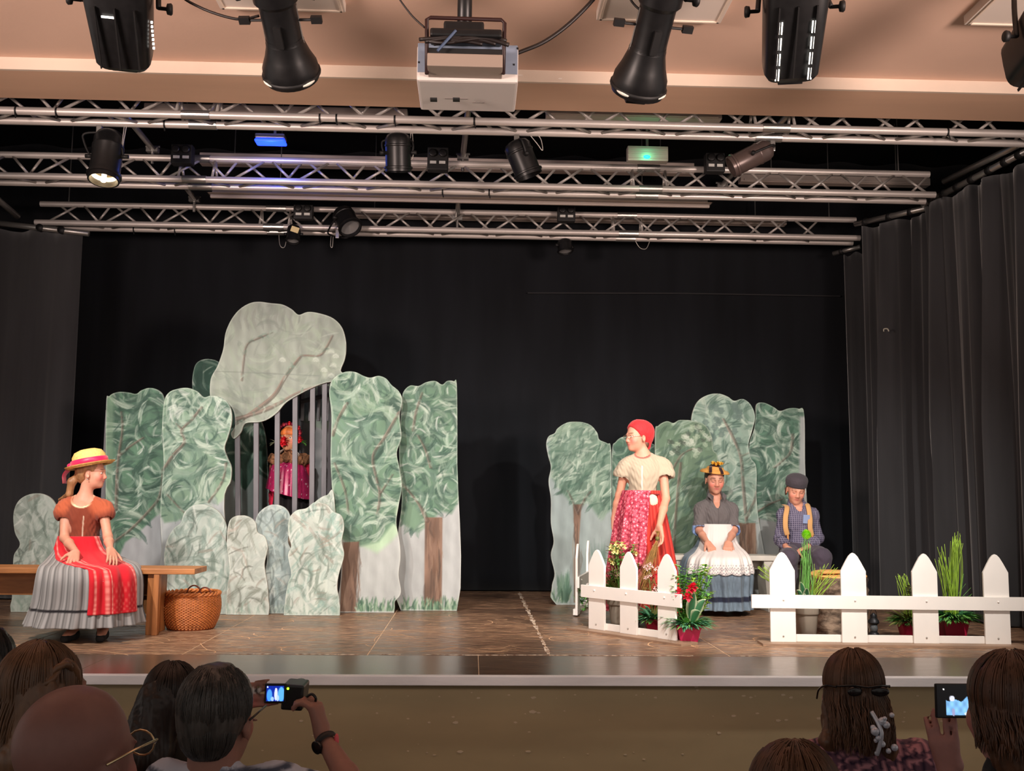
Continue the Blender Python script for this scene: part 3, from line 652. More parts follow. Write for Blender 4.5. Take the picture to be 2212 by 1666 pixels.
# ================================================================== PAINTED CUT-OUT FLATS
class Canvas:
    """vertex-colour painting in photo pixel units on a grid lying in the plane y=Y"""
    def __init__(s, x0, x1, z0, z1, Y, h=.0064):
        s.nx = int((x1-x0)/h)+2; s.nz = int((z1-z0)/h)+2; s.h = h
        X = x0-h*.5+np.arange(s.nx)*h; Z = z0-h*.5+np.arange(s.nz)*h
        s.X, s.Z = np.meshgrid(X, Z); P = np.stack([s.X, np.full_like(s.X, Y), s.Z], -1)
        s.U, s.V = proj(P); s.C = np.zeros(s.X.shape+(3,)); s.rng = np.random.default_rng(int(abs(x0)*1000+abs(x1)*100) % 99991)
        s.uc = s.U[s.nz//2]; s.vc = s.V[:, s.nx//2]
    def win(s, u0, u1, v0, v1):
        i0, i1 = np.searchsorted(s.uc, [u0-3, u1+3]); j1, j0 = len(s.vc)-np.searchsorted(s.vc[::-1], [v0-3, v1+3])
        return slice(max(j0-1, 0), max(j1+1, 0)), slice(max(i0-1, 0), max(i1+1, 0))
    def fill(s, c, var=.05):
        n = vnoise(np.stack([s.U, s.V*.5], -1), .05, 3)
        s.C[:] = np.array(c, float)*(1+var*n)[..., None]
    def blend(s, sl, m, c):
        s.C[sl] = s.C[sl]*(1-m[..., None]) + np.array(c, float)*m[..., None]
    def stroke(s, pts, wd, c, alpha=.9, bristle=.5, taper=True):
        pts = np.asarray(pts, float); W = np.max(wd)
        sl = s.win(pts[:, 0].min()-W, pts[:, 0].max()+W, pts[:, 1].min()-W, pts[:, 1].max()+W)
        U, V = s.U[sl], s.V[sl]
        if U.size == 0: return
        best = np.full(U.shape, 1e9); par = np.zeros(U.shape); sgn = np.zeros(U.shape); n = len(pts)-1
        for i in range(n):
            a, b = pts[i], pts[i+1]; d = b-a; l2 = d@d+1e-9
            t = np.clip(((U-a[0])*d[0]+(V-a[1])*d[1])/l2, 0, 1); ex = U-a[0]-t*d[0]; ey = V-a[1]-t*d[1]
            q = np.hypot(ex, ey); k = q < best; best = np.where(k, q, best); par = np.where(k, (i+t)/n, par)
            sgn = np.where(k, (ex*d[1]-ey*d[0])/math.sqrt(l2), sgn)
        wl = np.interp(par, np.linspace(0, 1, np.size(wd)), np.atleast_1d(wd)) if np.size(wd) > 1 else wd
        if taper: wl = wl*np.clip(np.sin(math.pi*np.clip(par, .04, .96))*1.6, .2, 1)
        m = np.clip((wl*.5-best)/1.4+.5, 0, 1)
        if bristle:
            ph = s.rng.uniform(0, 9); br = .5+.5*np.sin(sgn*1.25+ph+.9*np.sin(sgn*.6+ph)+par*.8); m = m*(1-bristle*br)
        s.blend(sl, np.clip(m*alpha, 0, 1), c)
    def poly(s, pts, c, soft=2., var=.05, alpha=1.):
        P = np.asarray(pts, float); sl = s.win(P[:, 0].min(), P[:, 0].max(), P[:, 1].min(), P[:, 1].max()); U, V = s.U[sl], s.V[sl]
        if U.size == 0: return
        d = sdpoly(U, V, P); m = np.clip(.5-d/soft, 0, 1)*alpha
        n = vnoise(np.stack([U, V*.4], -1), .07, 5); s.C[sl] = s.C[sl]*(1-m[..., None])+(np.array(c, float)*(1+var*n)[..., None])*m[..., None]
    def swirls(s, region, n, cols, ln=(18, 42), wd=(3, 8), centres=14, alpha=.85, bend=1.0, direction=None, jitter=.35):
        P = np.asarray(region, float); r = s.rng; lo, hi = P.min(0), P.max(0); C = r.uniform(lo, hi, (centres, 2)) if np.ndim(centres) == 0 else centres; k = 0; tries = 0
        while k < n and tries < n*6:
            tries += 1; p = r.uniform(lo, hi)
            if sdpoly(np.array([p[0]]), np.array([p[1]]), P)[0] > -1: continue
            k += 1; q = C[np.argmin(((C-p)**2).sum(1))]; rad = p-q; R = np.hypot(*rad)+4
            if direction is None: a = math.atan2(rad[1], rad[0])+math.pi/2+r.normal(0, jitter); cv = .45*bend/max(R, 14)
            else: a = math.radians(direction)+r.normal(0, jitter); cv = bend*r.normal(0, .012)
            L = r.uniform(*ln); t = np.linspace(-.5, .5, 6)*L; th = a+cv*t
            pts = np.cumsum(np.stack([np.cos(th), np.sin(th)], 1)*L/5, 0); pts = pts-pts.mean(0)+p
            s.stroke(pts, r.uniform(*wd), np.array(cols[r.integers(len(cols))])*r.uniform(.9, 1.1), alpha*r.uniform(.7, 1), .55)
def sdpoly(U, V, P):
    d = np.full(U.shape, 1e18); ins = np.zeros(U.shape, bool); n = len(P)
    for i in range(n):
        a, b = P[i], P[(i+1) % n]; e = b-a; wx, wy = U-a[0], V-a[1]
        t = np.clip((wx*e[0]+wy*e[1])/(e@e+1e-12), 0, 1); d = np.minimum(d, (wx-t*e[0])**2+(wy-t*e[1])**2)
        c = ((a[1] <= V) != (b[1] <= V)); 
        if e[1] != 0: ins ^= c & (U < a[0]+(V-a[1])*e[0]/e[1])
    return np.where(ins, -1, 1)*np.sqrt(d)
M_flat = mat('painted_plywood', attr=True, rough=.72, noise=(30, .05), stretch=(1, 1, .35), spec=.25)
M_ply = mat('raw_plywood_edge', (196, 190, 176), .8)
def flat(name, label, px, Y, paint, cat='stage flat', group=None, base=True, thick=.018, smooth=True, h=.0064, sharp=()):
    poly = np.asarray(px, float)
    pts = spline(poly, 5, True) if smooth else poly
    W3 = np.array([at(u, v, Y) for u, v in pts]); XZ = W3[:, [0, 2]]
    if base:
        XZ[:, 1] = np.maximum(XZ[:, 1], STZ+.002); zmin = XZ[:, 1].min()
        low = XZ[:, 1] < zmin+.03; XZ[low, 1] = STZ+.002
    keep = np.r_[True, np.linalg.norm(np.diff(XZ, axis=0), axis=1) > 1e-5]; XZ = XZ[keep]
    cv = Canvas(XZ[:, 0].min(), XZ[:, 0].max(), XZ[:, 1].min(), XZ[:, 1].max(), Y, h)
    paint(cv)
    D = sdpoly(cv.X, cv.Z, XZ); gz, gx = np.gradient(D, cv.h)
    gl = np.sqrt(gx*gx+gz*gz)+1e-6; nx, nz = cv.nx, cv.nz
    ins = D < 0
    cell = ins[:-1, :-1] | ins[1:, :-1] | ins[:-1, 1:] | ins[1:, 1:]
    # project outside vertices on to the outline (nearest point)
    used = np.zeros(D.shape, bool)
    for a in (0, 1):
        for b in (0, 1): used[a:nz-1+a, b:nx-1+b] |= cell
    X = cv.X.copy(); Z = cv.Z.copy(); oj, oi = np.nonzero(used & ~ins)
    q = np.stack([X[oj, oi], Z[oj, oi]], 1); best = np.full(len(q), 1e9); bp = q.copy()
    for i in range(len(XZ)):
        a, b = XZ[i], XZ[(i+1) % len(XZ)]; e = b-a; t = np.clip(((q-a)@e)/(e@e+1e-12), 0, 1)[:, None]; c = a+t*e; d = ((q-c)**2).sum(1); k = d < best
        best = np.where(k, d, best); bp[k] = c[k]
    X[oj, oi], Z[oj, oi] = bp[:, 0], bp[:, 1]
    # white sawn rim round the outline
    rim = np.clip(1-np.abs(D+.004)/.006, 0, 1)[..., None]*.55
    cv.C = cv.C*(1-rim)+np.array([206, 212, 200])*rim; g_ = cv.C.mean(-1, keepdims=True); cv.C = (g_+(cv.C-g_)*.82)*.93
    idx = -np.ones(D.shape, int); uj, ui = np.nonzero(used); idx[uj, ui] = np.arange(len(uj))
    v = np.stack([X[uj, ui], np.full(len(uj), Y), Z[uj, ui]], 1); col = S(np.clip(cv.C[uj, ui], 0, 255))
    cj, ci = np.nonzero(cell)
    f = np.stack([idx[cj, ci], idx[cj, ci+1], idx[cj+1, ci+1], idx[cj+1, ci]], 1)
    c = (XZ.min(0)+XZ.max(0))/2
    t = thing(name, label, cat, (c[0], Y, XZ[:, 1].min()), group)
    mesh('painted_front', v, f, M_flat, t, False, col)
    # plywood body behind the painted face
    n = len(XZ); vb = np.concatenate([np.stack([XZ[:, 0], np.full(n, Y+.0008), XZ[:, 1]], 1), np.stack([XZ[:, 0], np.full(n, Y+thick), XZ[:, 1]], 1)])
    fb = [tuple(range(n, 2*n))] + [(i, n+i, n+(i+1) % n, (i+1) % n) for i in range(n)]
    mesh('plywood', vb, fb, M_ply, t)
    if base:                                              # stage brace and weight behind
        xm = c[0]; ztop = min(XZ[:, 1].max()-.15, STZ+.9)
        b_ = MB(); b_.box((xm, Y+thick+.012, STZ+.02), (min(.3, np.ptp(XZ[:, 0])*.5), .024, .04)); b_.build('foot_batten', mat('brace_wood', (150, 120, 84), .7), t)
    return t
DG, DG2, MG, LG, PG, WH = (50, 82, 70), (74, 104, 90), (106, 138, 120), (148, 174, 154), (182, 200, 182), (206, 214, 206)
GR, GR2, GB = (158, 172, 164), (172, 182, 176), (150, 160, 162)
BRN, BRN2, BRD = (128, 98, 80), (126, 106, 94), (78, 62, 54)
def bush_paint(tint, base=(168, 182, 172), darkc=(110, 128, 116), n=90, brown=8):
    def p(cv):
        u0, u1, v0, v1 = cv.U.min(), cv.U.max(), cv.V.min(), cv.V.max(); R = [(u0, v0), (u1, v0), (u1, v1), (u0, v1)]
        cv.fill(base, .06)
        cv.swirls(R, int(n*.6), [darkc, tint, (186, 198, 188), (196, 206, 198), tint], (30, 80), (6, 14), 6, .7)
        cv.swirls(R, n, [darkc, tint, (196, 206, 198), tint, (178, 192, 182)], (34, 90), (4, 10), 7, .7, 2.6, -82, .5)
        cv.swirls(R, int(n*.5), [tuple(.78*q for q in darkc), darkc, (206, 212, 204)], (24, 64), (2.5, 5), 9, .75, 2.8, -85, .6)
        cv.swirls(R, brown, [(140, 122, 108), (158, 140, 126)], (20, 45), (3, 7), 8, .6)
        # grass fan strokes at the foot
        for i in range(26):
            u = cv.rng.uniform(u0, u1); l = cv.rng.uniform(12, 34); cv.stroke([(u, v1), (u+cv.rng.normal(0, 4), v1-l*.5), (u+cv.rng.normal(0, 9), v1-l)], 3.5, (130, 158, 142) if i % 2 else (190, 204, 192), .6)
    return p
def branch(cv, pts, w0, w1, c=BRN2, dark=BRD):
    q = spline(pts, 4); r = cv.rng; w_ = np.linspace(w0, w1, 6)*r.uniform(.6, 1.1, 6)
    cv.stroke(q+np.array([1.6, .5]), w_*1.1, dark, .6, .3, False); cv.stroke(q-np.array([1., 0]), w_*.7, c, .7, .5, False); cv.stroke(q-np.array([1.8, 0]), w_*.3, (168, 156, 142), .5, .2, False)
    for i in range(len(q)//2):                            # leaves painted back over the limb
        p = q[r.integers(len(q))]; a = r.uniform(0, 6.28); L = r.uniform(5, 12); cv.stroke([p-[L*math.cos(a), L*math.sin(a)], p+[2, -2], p+[L*math.cos(a+.6), L*math.sin(a+.6)]], r.uniform(3, 5), (MG, LG, DG2, PG)[r.integers(4)], .55, .5)
def foliage(cv, R, n, cols=None, ln=(20, 46), wd=(4, 10), centres=14):
    sd_ = int(cv.rng.integers(1 << 30)); ce = cv.rng.uniform(np.min(R, 0), np.max(R, 0), (centres, 2))
    cv.swirls(R, int(n*.9), cols or [DG, DG2, MG, MG, LG, DG2], (ln[0]*1.4, ln[1]*1.5), (wd[0]*1.5, wd[1]*1.7), ce, .8)
    cv.swirls(R, int(n*.8), [LG, PG, DG, MG, DG2, PG], (ln[0]*.9, ln[1]*1.2), (wd[0]*.8, wd[1]*1.0), ce, .8, jitter=.25)
    cv.swirls(R, int(n*.35), [WH, PG, DG], (14, 34), (2.2, 4.5), ce, .7, jitter=.2)
def grass(cv, u0, u1, v1, n, c=None):
    for i in range(n):
        u = cv.rng.uniform(u0, u1); l = cv.rng.uniform(8, 34); b = cv.rng.normal(0, 5)
        cv.stroke([(u, v1), (u+b*.3, v1-l*.5), (u+b, v1-l)], cv.rng.uniform(2, 4), ((70, 112, 86), (120, 160, 124), (58, 92, 72), (160, 186, 156))[i % 4], .8)
def trunk(cv, poly, n=26):
    P = np.array(poly, float); cv.poly(P, BRN, 2.5, .12)
    for i in range(n):
        u = cv.rng.uniform(P[:, 0].min(), P[:, 0].max()); v0, v1 = P[:, 1].min(), P[:, 1].max(); a = cv.rng.uniform(v0, v1); L = cv.rng.uniform(25, 90)
        cv.stroke([(u, max(a-L/2, v0)), (u+cv.rng.normal(0, 2), a), (u+cv.rng.normal(0, 3), min(a+L/2, v1))], cv.rng.uniform(2, 5), (BRD, (160, 128, 104), (112, 78, 58))[i % 3], .55)
# --- left group, back to front
def p_back(cv):
    cv.fill((132, 146, 142)); R = [(410, 770), (590, 770), (590, 1045), (555, 1020), (530, 1060), (500, 1035), (410, 1060)]
    cv.poly(R, (54, 92, 76)); foliage(cv, R, 80, [DG, DG2, (70, 110, 92)])
flat('tree_flat', 'dark green painted tree flat standing behind the cage, top showing left of the canopy', [(416, 850), (418, 800), (430, 780), (455, 776), (480, 790), (510, 850), (560, 900), (578, 1000), (575, 1312), (440, 1312), (430, 1000)], 8.95, p_back, group='painted forest flats')
def p_back2(cv):
    cv.fill((150, 154, 156)); cv.poly([(640, 780), (760, 780), (760, 905), (700, 930), (640, 905)], (138, 156, 142)); cv.swirls([(640, 790), (760, 790), (760, 900), (640, 900)], 40, [(120, 144, 126), (160, 176, 160)], (14, 30), (3, 7))
flat('tree_flat', 'pale grey flat seen behind the right-hand cage bars', [(640, 860), (655, 815), (690, 800), (730, 812), (752, 850), (756, 1308), (636, 1308)], 8.98, p_back2, group='painted forest flats')
def p_F5(cv):
    cv.fill((172, 177, 176)); R = [(860, 815), (995, 815), (995, 1075), (975, 1110), (952, 1105), (940, 1118), (905, 1150), (878, 1135), (860, 1120)]
    cv.poly(R, (96, 134, 108), 8); foliage(cv, R, 210, ln=(14, 34), wd=(3.5, 8), centres=26)
    cv.poly([(884, 1080), (890, 1060), (870, 1130), (895, 1145), (915, 1120)], (110, 146, 118), 8)
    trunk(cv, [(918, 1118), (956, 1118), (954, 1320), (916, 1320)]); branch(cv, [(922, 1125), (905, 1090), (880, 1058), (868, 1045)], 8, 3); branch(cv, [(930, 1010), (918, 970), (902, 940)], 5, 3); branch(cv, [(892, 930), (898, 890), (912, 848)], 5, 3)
    grass(cv, 850, 990, 1320, 150)
flat('tree_flat', 'painted tree flat at the right end of the left forest with straight right edge', [(866, 1316), (858, 1180), (868, 1080), (862, 980), (868, 870), (872, 846), (886, 833), (904, 834), (920, 826), (940, 823), (955, 831), (966, 823), (980, 824), (987, 836), (988, 1000), (987, 1316)], 8.2, p_F5, group='painted forest flats')
def p_F4(cv):
    cv.fill((174, 180, 177)); R = [(695, 795), (880, 795), (880, 1060), (858, 1085), (850, 1130), (818, 1170), (780, 1180), (735, 1165), (715, 1100), (700, 1050)]
    cv.poly([(700, 800), (880, 800), (880, 1130), (845, 1170), (815, 1195), (715, 1150)], (168, 200, 164), 10)
    cv.poly(R, (104, 142, 114), 8); foliage(cv, R, 190, ln=(22, 50), wd=(4, 11), centres=16)
    cv.swirls([(720, 800), (870, 800), (870, 900), (720, 900)], 60, [PG, LG, (128, 160, 130)], (24, 50), (5, 10), 8, .6)
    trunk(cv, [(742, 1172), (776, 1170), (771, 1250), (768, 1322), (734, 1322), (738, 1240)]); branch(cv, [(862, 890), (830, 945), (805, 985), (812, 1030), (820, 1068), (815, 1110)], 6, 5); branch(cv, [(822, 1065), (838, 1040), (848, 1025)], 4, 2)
    branch(cv, [(750, 870), (730, 905), (718, 940)], 4, 6); branch(cv, [(722, 1000), (745, 1060), (752, 1110)], 4, 3); grass(cv, 770, 866, 1322, 110)
flat('tree_flat', 'tall pale painted tree flat with a wavy edge, just right of the cage', [(716, 900), (711, 850), (716, 824), (730, 810), (748, 803), (768, 804), (785, 812), (800, 816), (818, 812), (834, 818), (846, 832), (862, 846), (869, 866), (863, 900), (867, 945), (857, 978), (863, 1012), (868, 1052), (861, 1092), (856, 1130), (863, 1170), (865, 1205), (861, 1242), (866, 1280), (853, 1300), (847, 1319), (790, 1320), (736, 1320), (729, 1302), (736, 1250), (738, 1160), (722, 1100), (714, 1000)], 8.05, p_F4, group='painted forest flats')
def p_F1(cv):
    cv.fill((158, 162, 166)); R = [(225, 835), (362, 835), (362, 1100), (340, 1112), (300, 1150), (270, 1172), (258, 1200), (225, 1230)]
    cv.poly(R, (86, 128, 102), 5); foliage(cv, R, 190, [DG, DG, DG2, MG, (54, 92, 72)], (20, 50), (4, 9), 12)
    cv.poly([(226, 850), (246, 850), (242, 1170), (226, 1180)], (128, 162, 132), 8, alpha=.6)
    branch(cv, [(246, 1170), (280, 1145), (320, 1105), (345, 1070), (352, 1010)], 6, 4); branch(cv, [(262, 890), (264, 930), (256, 985), (252, 1040), (250, 1100)], 4, 6); branch(cv, [(256, 985), (280, 965), (310, 945)], 6, 3)
flat('tree_flat', 'dark green painted tree flat at the left end beside the bench girl', [(229, 1318), (228, 1100), (229, 880), (236, 856), (255, 847), (278, 848), (294, 851), (306, 843), (325, 838), (345, 845), (355, 862), (358, 900), (350, 945), (357, 985), (356, 1100), (358, 1316)], 8.2, p_F1, group='painted forest flats')
def p_F2(cv):
    cv.fill((164, 170, 172)); R = [(340, 830), (505, 830), (505, 1000), (485, 1040), (460, 1075), (440, 1085), (410, 1105), (385, 1125), (355, 1130), (340, 1100)]
    cv.poly([(440, 1000), (510, 960), (505, 1060), (470, 1090)], (152, 182, 152), 6); cv.poly(R, (120, 154, 128), 6); foliage(cv, R, 200, [DG2, MG, MG, LG, DG], (20, 48), (4, 10), 16)
    cv.swirls([(355, 840), (500, 840), (500, 930), (355, 930)], 50, [PG, WH, LG], (18, 44), (4, 8), 8, .6)
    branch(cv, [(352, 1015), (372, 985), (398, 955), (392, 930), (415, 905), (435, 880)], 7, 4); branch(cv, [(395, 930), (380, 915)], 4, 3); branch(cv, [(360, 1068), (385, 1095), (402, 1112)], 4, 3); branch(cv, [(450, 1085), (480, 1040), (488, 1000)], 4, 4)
flat('tree_flat', 'broad swirling green tree flat left of the cage', [(352, 1318), (349, 1180), (346, 1100), (353, 1000), (350, 930), (354, 870), (365, 848), (385, 840), (405, 838), (425, 845), (440, 858), (455, 855), (475, 858), (492, 870), (500, 890), (500, 915), (492, 945), (485, 968), (492, 990), (500, 1010), (498, 1040), (488, 1060), (484, 1100), (486, 1318)], 8.03, p_F2, group='painted forest flats')
def p_F3(cv):
    cv.fill((150, 160, 146), .08); R = [(445, 645), (755, 645), (755, 955), (445, 955)]
    cv.swirls(R, 210, [(140, 154, 138), (160, 176, 154), (126, 140, 126), (168, 182, 160), (146, 164, 140)], (26, 70), (6, 15), 10, .55)
    cv.swirls(R, 120, [(172, 184, 166), (128, 136, 128), (150, 170, 144)], (16, 44), (2.5, 5), 14, .55)
    for u in range(520, 640, 16): cv.stroke([(u, 665), (u-6, 690), (u+2, 715)], 7, (132, 138, 128), .55)
    branch(cv, [(508, 915), (545, 890), (590, 855), (615, 815), (645, 775), (655, 768), (690, 768), (705, 750), (718, 725)], 9, 3, (140, 112, 98)); branch(cv, [(522, 822), (526, 780), (533, 745), (555, 732), (588, 718)], 4, 3, (132, 108, 98))
    branch(cv, [(510, 905), (560, 890), (600, 872), (650, 845), (720, 825)], 12, 4, (146, 122, 108))
    for u, v in ((610, 778), (682, 778), (715, 760), (720, 790), (725, 770), (700, 800), (716, 812)):
        cv.stroke([(u-7, v+2), (u, v-2), (u+7, v+3)], 9, (194, 204, 188), .7)
    cv.stroke([(455, 802), (560, 806), (690, 812)], 1.6, (110, 120, 112), .6, 0, False)
flat('canopy_flat', 'large pale grey-green painted tree crown overhanging the cage', [(455, 862), (455, 820), (470, 790), (482, 755), (487, 720), (500, 690), (518, 668), (540, 655), (560, 652), (585, 655), (610, 658), (630, 668), (645, 680), (665, 674), (690, 677), (720, 688), (740, 710), (748, 745), (745, 775), (736, 800), (743, 808), (735, 822), (700, 828), (660, 845), (620, 868), (600, 890), (580, 905), (560, 912), (530, 915), (520, 935), (505, 948), (499, 936), (508, 920), (505, 890), (490, 868), (470, 858)], 8.264, p_F3, group='painted forest flats', base=False)
# cage of wooden bars
M_bar = mat('grey_painted_bar', (104, 102, 106), .6, noise=(8, .15), stretch=(3, 3, .6)); M_barend = mat('grey_bar_dark', (60, 58, 62), .7)
ct = thing('cage', 'row of upright grey wooden bars forming a cage between the tree flats', 'cage', (at(610, 1318, 8.3)[0], 8.3, STZ))
for (pt, pb) in ((512, 516), (554, 553), (600, 597), (638, 636), (676, 672), (702, 698)):
    a = at(pt, 812, 8.3); b = at(pb, 1310, 8.3); b = V3(b[0], 8.3, STZ)
    d = a-b; L = np.linalg.norm(d); R_ = frame_from(d, (0, 1, 0)); MB().box((a+b)/2, (.040, .03, L), R_).build('bar', M_bar, ct, bevel=.004)
xa, xb = at(500, 820, 8.3)[0], at(722, 820, 8.3)[0]; zt_ = at(600, 812, 8.3)[2]
MB().box(((xa+xb)/2, 8.325, zt_-.03), (xb-xa, .03, .06)).build('top_rail', M_bar, ct, bevel=.004); MB().box(((xa+xb)/2, 8.325, STZ+.10), (xb-xa, .03, .06)).build('bottom_rail', M_bar, ct, bevel=.004)
# rear row of bars (top corner of the cage), carrying a dark rail
for pt in (655, 672, 690, 708):
    a = at(pt, 842, 8.75); MB().box((a[0], 8.75, a[2]-.12), (.028, .025, .30)).build('rear_bar', M_bar, ct, bevel=.003)
a = at(650, 868, 8.74); b = at(716, 852, 8.74); MB().tube([a, b], .022, 6).build('rear_rail', M_barend, ct)
for x in (a[0], b[0]): MB().box((x, 8.78, (STZ+a[2])/2+.05), (.035, .035, a[2]-STZ+.1)).build('rear_post', M_barend, ct)
# grey edge post at the left end of the forest
p0, p1 = at(227, 886, 8.24), at(224, 1316, 8.24)
pp = MB().box(((p0[0]+p1[0])/2-.012, 8.26, (p0[2]+STZ)/2), (.035, .06, p0[2]-STZ)).build('flat_post', M_bar, bevel=.003, loc=(p0[0], 8.26, STZ)); tag(pp, 'dark grey upright post at the left edge of the painted forest', 'post')
# bushes
flat('bush_flat', 'pale double-lobed painted bush behind the bench at the far left', [(30, 1318), (26, 1290), (28, 1240), (30, 1200), (43, 1176), (32, 1150), (29, 1112), (38, 1085), (58, 1070), (85, 1066), (108, 1075), (122, 1095), (128, 1130), (120, 1200), (118, 1318)], 7.96, bush_paint((140, 160, 148)), group='painted bush flats')
flat('bush_flat', 'small pale painted bush tucked in front of the right cage bars', [(652, 1318), (655, 1130), (668, 1100), (686, 1080), (706, 1070), (722, 1078), (724, 1318)], 7.99, bush_paint((150, 172, 152), n=60), group='painted bush flats')
flat('bush_flat', 'narrow bluish painted bush between the middle bushes', [(566, 1318), (570, 1250), (577, 1200), (560, 1165), (551, 1140), (555, 1115), (570, 1098), (590, 1090), (612, 1095), (625, 1110), (628, 1135), (622, 1170), (633, 1200), (630, 1260), (634, 1318)], 7.95, bush_paint((136, 160, 158), (160, 178, 176), (108, 124, 120), 70, 3), group='painted bush flats')
flat('bush_flat', 'wide pale painted bush behind the wicker basket', [(360, 1324), (354, 1290), (361, 1250), (354, 1210), (360, 1170), (375, 1142), (390, 1130), (398, 1108), (415, 1093), (440, 1090), (465, 1100), (480, 1115), (490, 1140), (488, 1170), (500, 1190), (501, 1230), (495, 1260), (500, 1300), (492, 1324)], 7.9, bush_paint((128, 152, 142), (174, 188, 178), (104, 124, 112), 110), group='painted bush flats')
flat('bush_flat', 'small round-headed pale bush just right of the basket bush', [(494, 1326), (490, 1280), (496, 1230), (490, 1180), (492, 1140), (500, 1120), (520, 1113), (540, 1118), (552, 1130), (556, 1150), (572, 1160), (578, 1185), (571, 1220), (577, 1260), (579, 1290), (574, 1326)], 7.86, bush_paint((166, 178, 168), (184, 192, 182), (124, 132, 118), 80, 16), group='painted bush flats')
flat('bush_flat', 'brown-streaked pale bush in front of the cage beside the tall tree trunk', [(624, 1319), (616, 1300), (622, 1260), (629, 1240), (622, 1200), (629, 1180), (622, 1150), (625, 1120), (640, 1103), (662, 1098), (680, 1085), (705, 1090), (720, 1105), (738, 1115), (743, 1140), (738, 1170), (743, 1200), (732, 1240), (728, 1270), (733, 1300), (723, 1319)], 7.84, bush_paint((128, 164, 152), (186, 198, 186), (118, 138, 124), 90, 22), group='painted bush flats')
# --- right group
def tuft_tree(R, base, cols, trunkp=None, dirn=None, sky=(150, 166, 164), extra=None, n=160):
    def p(cv):
        cv.fill(sky, .06); cv.poly(R, base, 8)
        if dirn is None: foliage(cv, R, n, cols, (16, 40), (4, 10), 16)
        else:
            cv.swirls(R, n, cols, (18, 46), (4, 10), 10, .85, direction=dirn, jitter=.4); cv.swirls(R, n//2, [PG, DG2, LG], (12, 30), (2.5, 6), 10, .7, direction=dirn, jitter=.5)
        if extra: extra(cv)
        grass(cv, cv.U.min(), cv.U.max(), 1302, 40)
    return p
def x_R1(cv):
    trunk(cv, [(1238, 1090), (1256, 1090), (1250, 1180), (1252, 1302), (1240, 1302), (1242, 1180)], 16); branch(cv, [(1248, 1110), (1238, 1085), (1226, 1060)], 5, 3, (92, 76, 70)); branch(cv, [(1250, 1105), (1262, 1080), (1275, 1062)], 6, 3, (100, 82, 74))
    for i in range(46):
        u = cv.rng.uniform(1202, 1236); l = cv.rng.uniform(20, 75); cv.stroke([(1218+(u-1218)*.4, 1302), (u, 1302-l)], 4, ((74, 112, 92), (104, 140, 116))[i % 2], .8)
    for i in range(30): cv.stroke([(1290+i*.5, 1280), (1275+i*1.2, 1180+cv.rng.uniform(-20, 40))], 4, (84, 122, 104), .35)
    cv.stroke([(1196, 960), (1210, 930), (1240, 917), (1280, 925)], 12, (150, 176, 150), .5)
flat('tree_flat', 'painted tree flat with a slim dark trunk at the left of the right-hand forest', [(1202, 1300), (1192, 1270), (1198, 1240), (1190, 1200), (1196, 1170), (1190, 1130), (1190, 1080), (1185, 1040), (1190, 1010), (1184, 985), (1180, 960), (1185, 943), (1198, 936), (1205, 925), (1225, 913), (1250, 911), (1275, 918), (1290, 935), (1295, 950), (1312, 958), (1320, 972), (1321, 1100), (1321, 1300)], 8.7, tuft_tree([(1185, 905), (1322, 905), (1322, 1100), (1295, 1120), (1270, 1085), (1240, 1095), (1215, 1065), (1190, 1030)], (106, 138, 118), [DG2, MG, (136, 164, 144), PG, (70, 106, 88)], dirn=-45, extra=x_R1, n=230), group='painted forest flats')
flat('tree_flat', 'dark green painted flat directly behind the girl in the red scarf', [(1322, 1300), (1322, 1100), (1322, 976), (1330, 955), (1345, 944), (1365, 945), (1400, 955), (1425, 980), (1440, 1100), (1440, 1300)], 8.76, tuft_tree([(1315, 935), (1450, 935), (1450, 1230), (1315, 1230)], (70, 108, 88), [DG, DG2, (74, 112, 94), (96, 130, 110)], n=150), group='painted forest flats')
def x_R3(cv):
    branch(cv, [(1470, 1000), (1462, 1080), (1455, 1180), (1450, 1300)], 5, 7, (112, 92, 78)); branch(cv, [(1440, 1040), (1470, 985), (1500, 968)], 4, 3)
    for i in range(40):
        p = cv.rng.uniform((1440, 915), (1530, 985)); cv.stroke([p, p+[6, 5], p+[10, 2]], 9, ((190, 202, 184), (70, 84, 72), (160, 182, 154))[i % 3], .8)
flat('tree_flat', 'speckled rounded painted tree flat between the standing and the seated girl', [(1417, 1300), (1416, 1100), (1415, 940), (1422, 920), (1440, 910), (1455, 914), (1470, 907), (1500, 910), (1525, 920), (1538, 945), (1541, 972), (1551, 992), (1549, 1100), (1549, 1300)], 8.68, tuft_tree([(1410, 900), (1555, 900), (1555, 1280), (1410, 1280)], (98, 128, 102), [DG2, (112, 142, 114), (76, 106, 84), LG], dirn=-50, extra=x_R3, n=230), group='painted forest flats')
def x_R4(cv):
    for i in range(26):
        p = cv.rng.uniform((1510, 875), (1600, 950)); cv.stroke([p-[7, 0], p, p+[7, 1]], cv.rng.uniform(10, 17), (92, 118, 110), .75, .2)
    trunk(cv, [(1596, 1130), (1632, 1130), (1634, 1225), (1600, 1225)]); branch(cv, [(1562, 905), (1585, 950), (1600, 990), (1604, 1040), (1612, 1130)], 4, 9, (158, 142, 128)); branch(cv, [(1612, 1120), (1630, 1080), (1634, 1060)], 6, 3); branch(cv, [(1602, 985), (1625, 975)], 4, 2, (160, 146, 130))
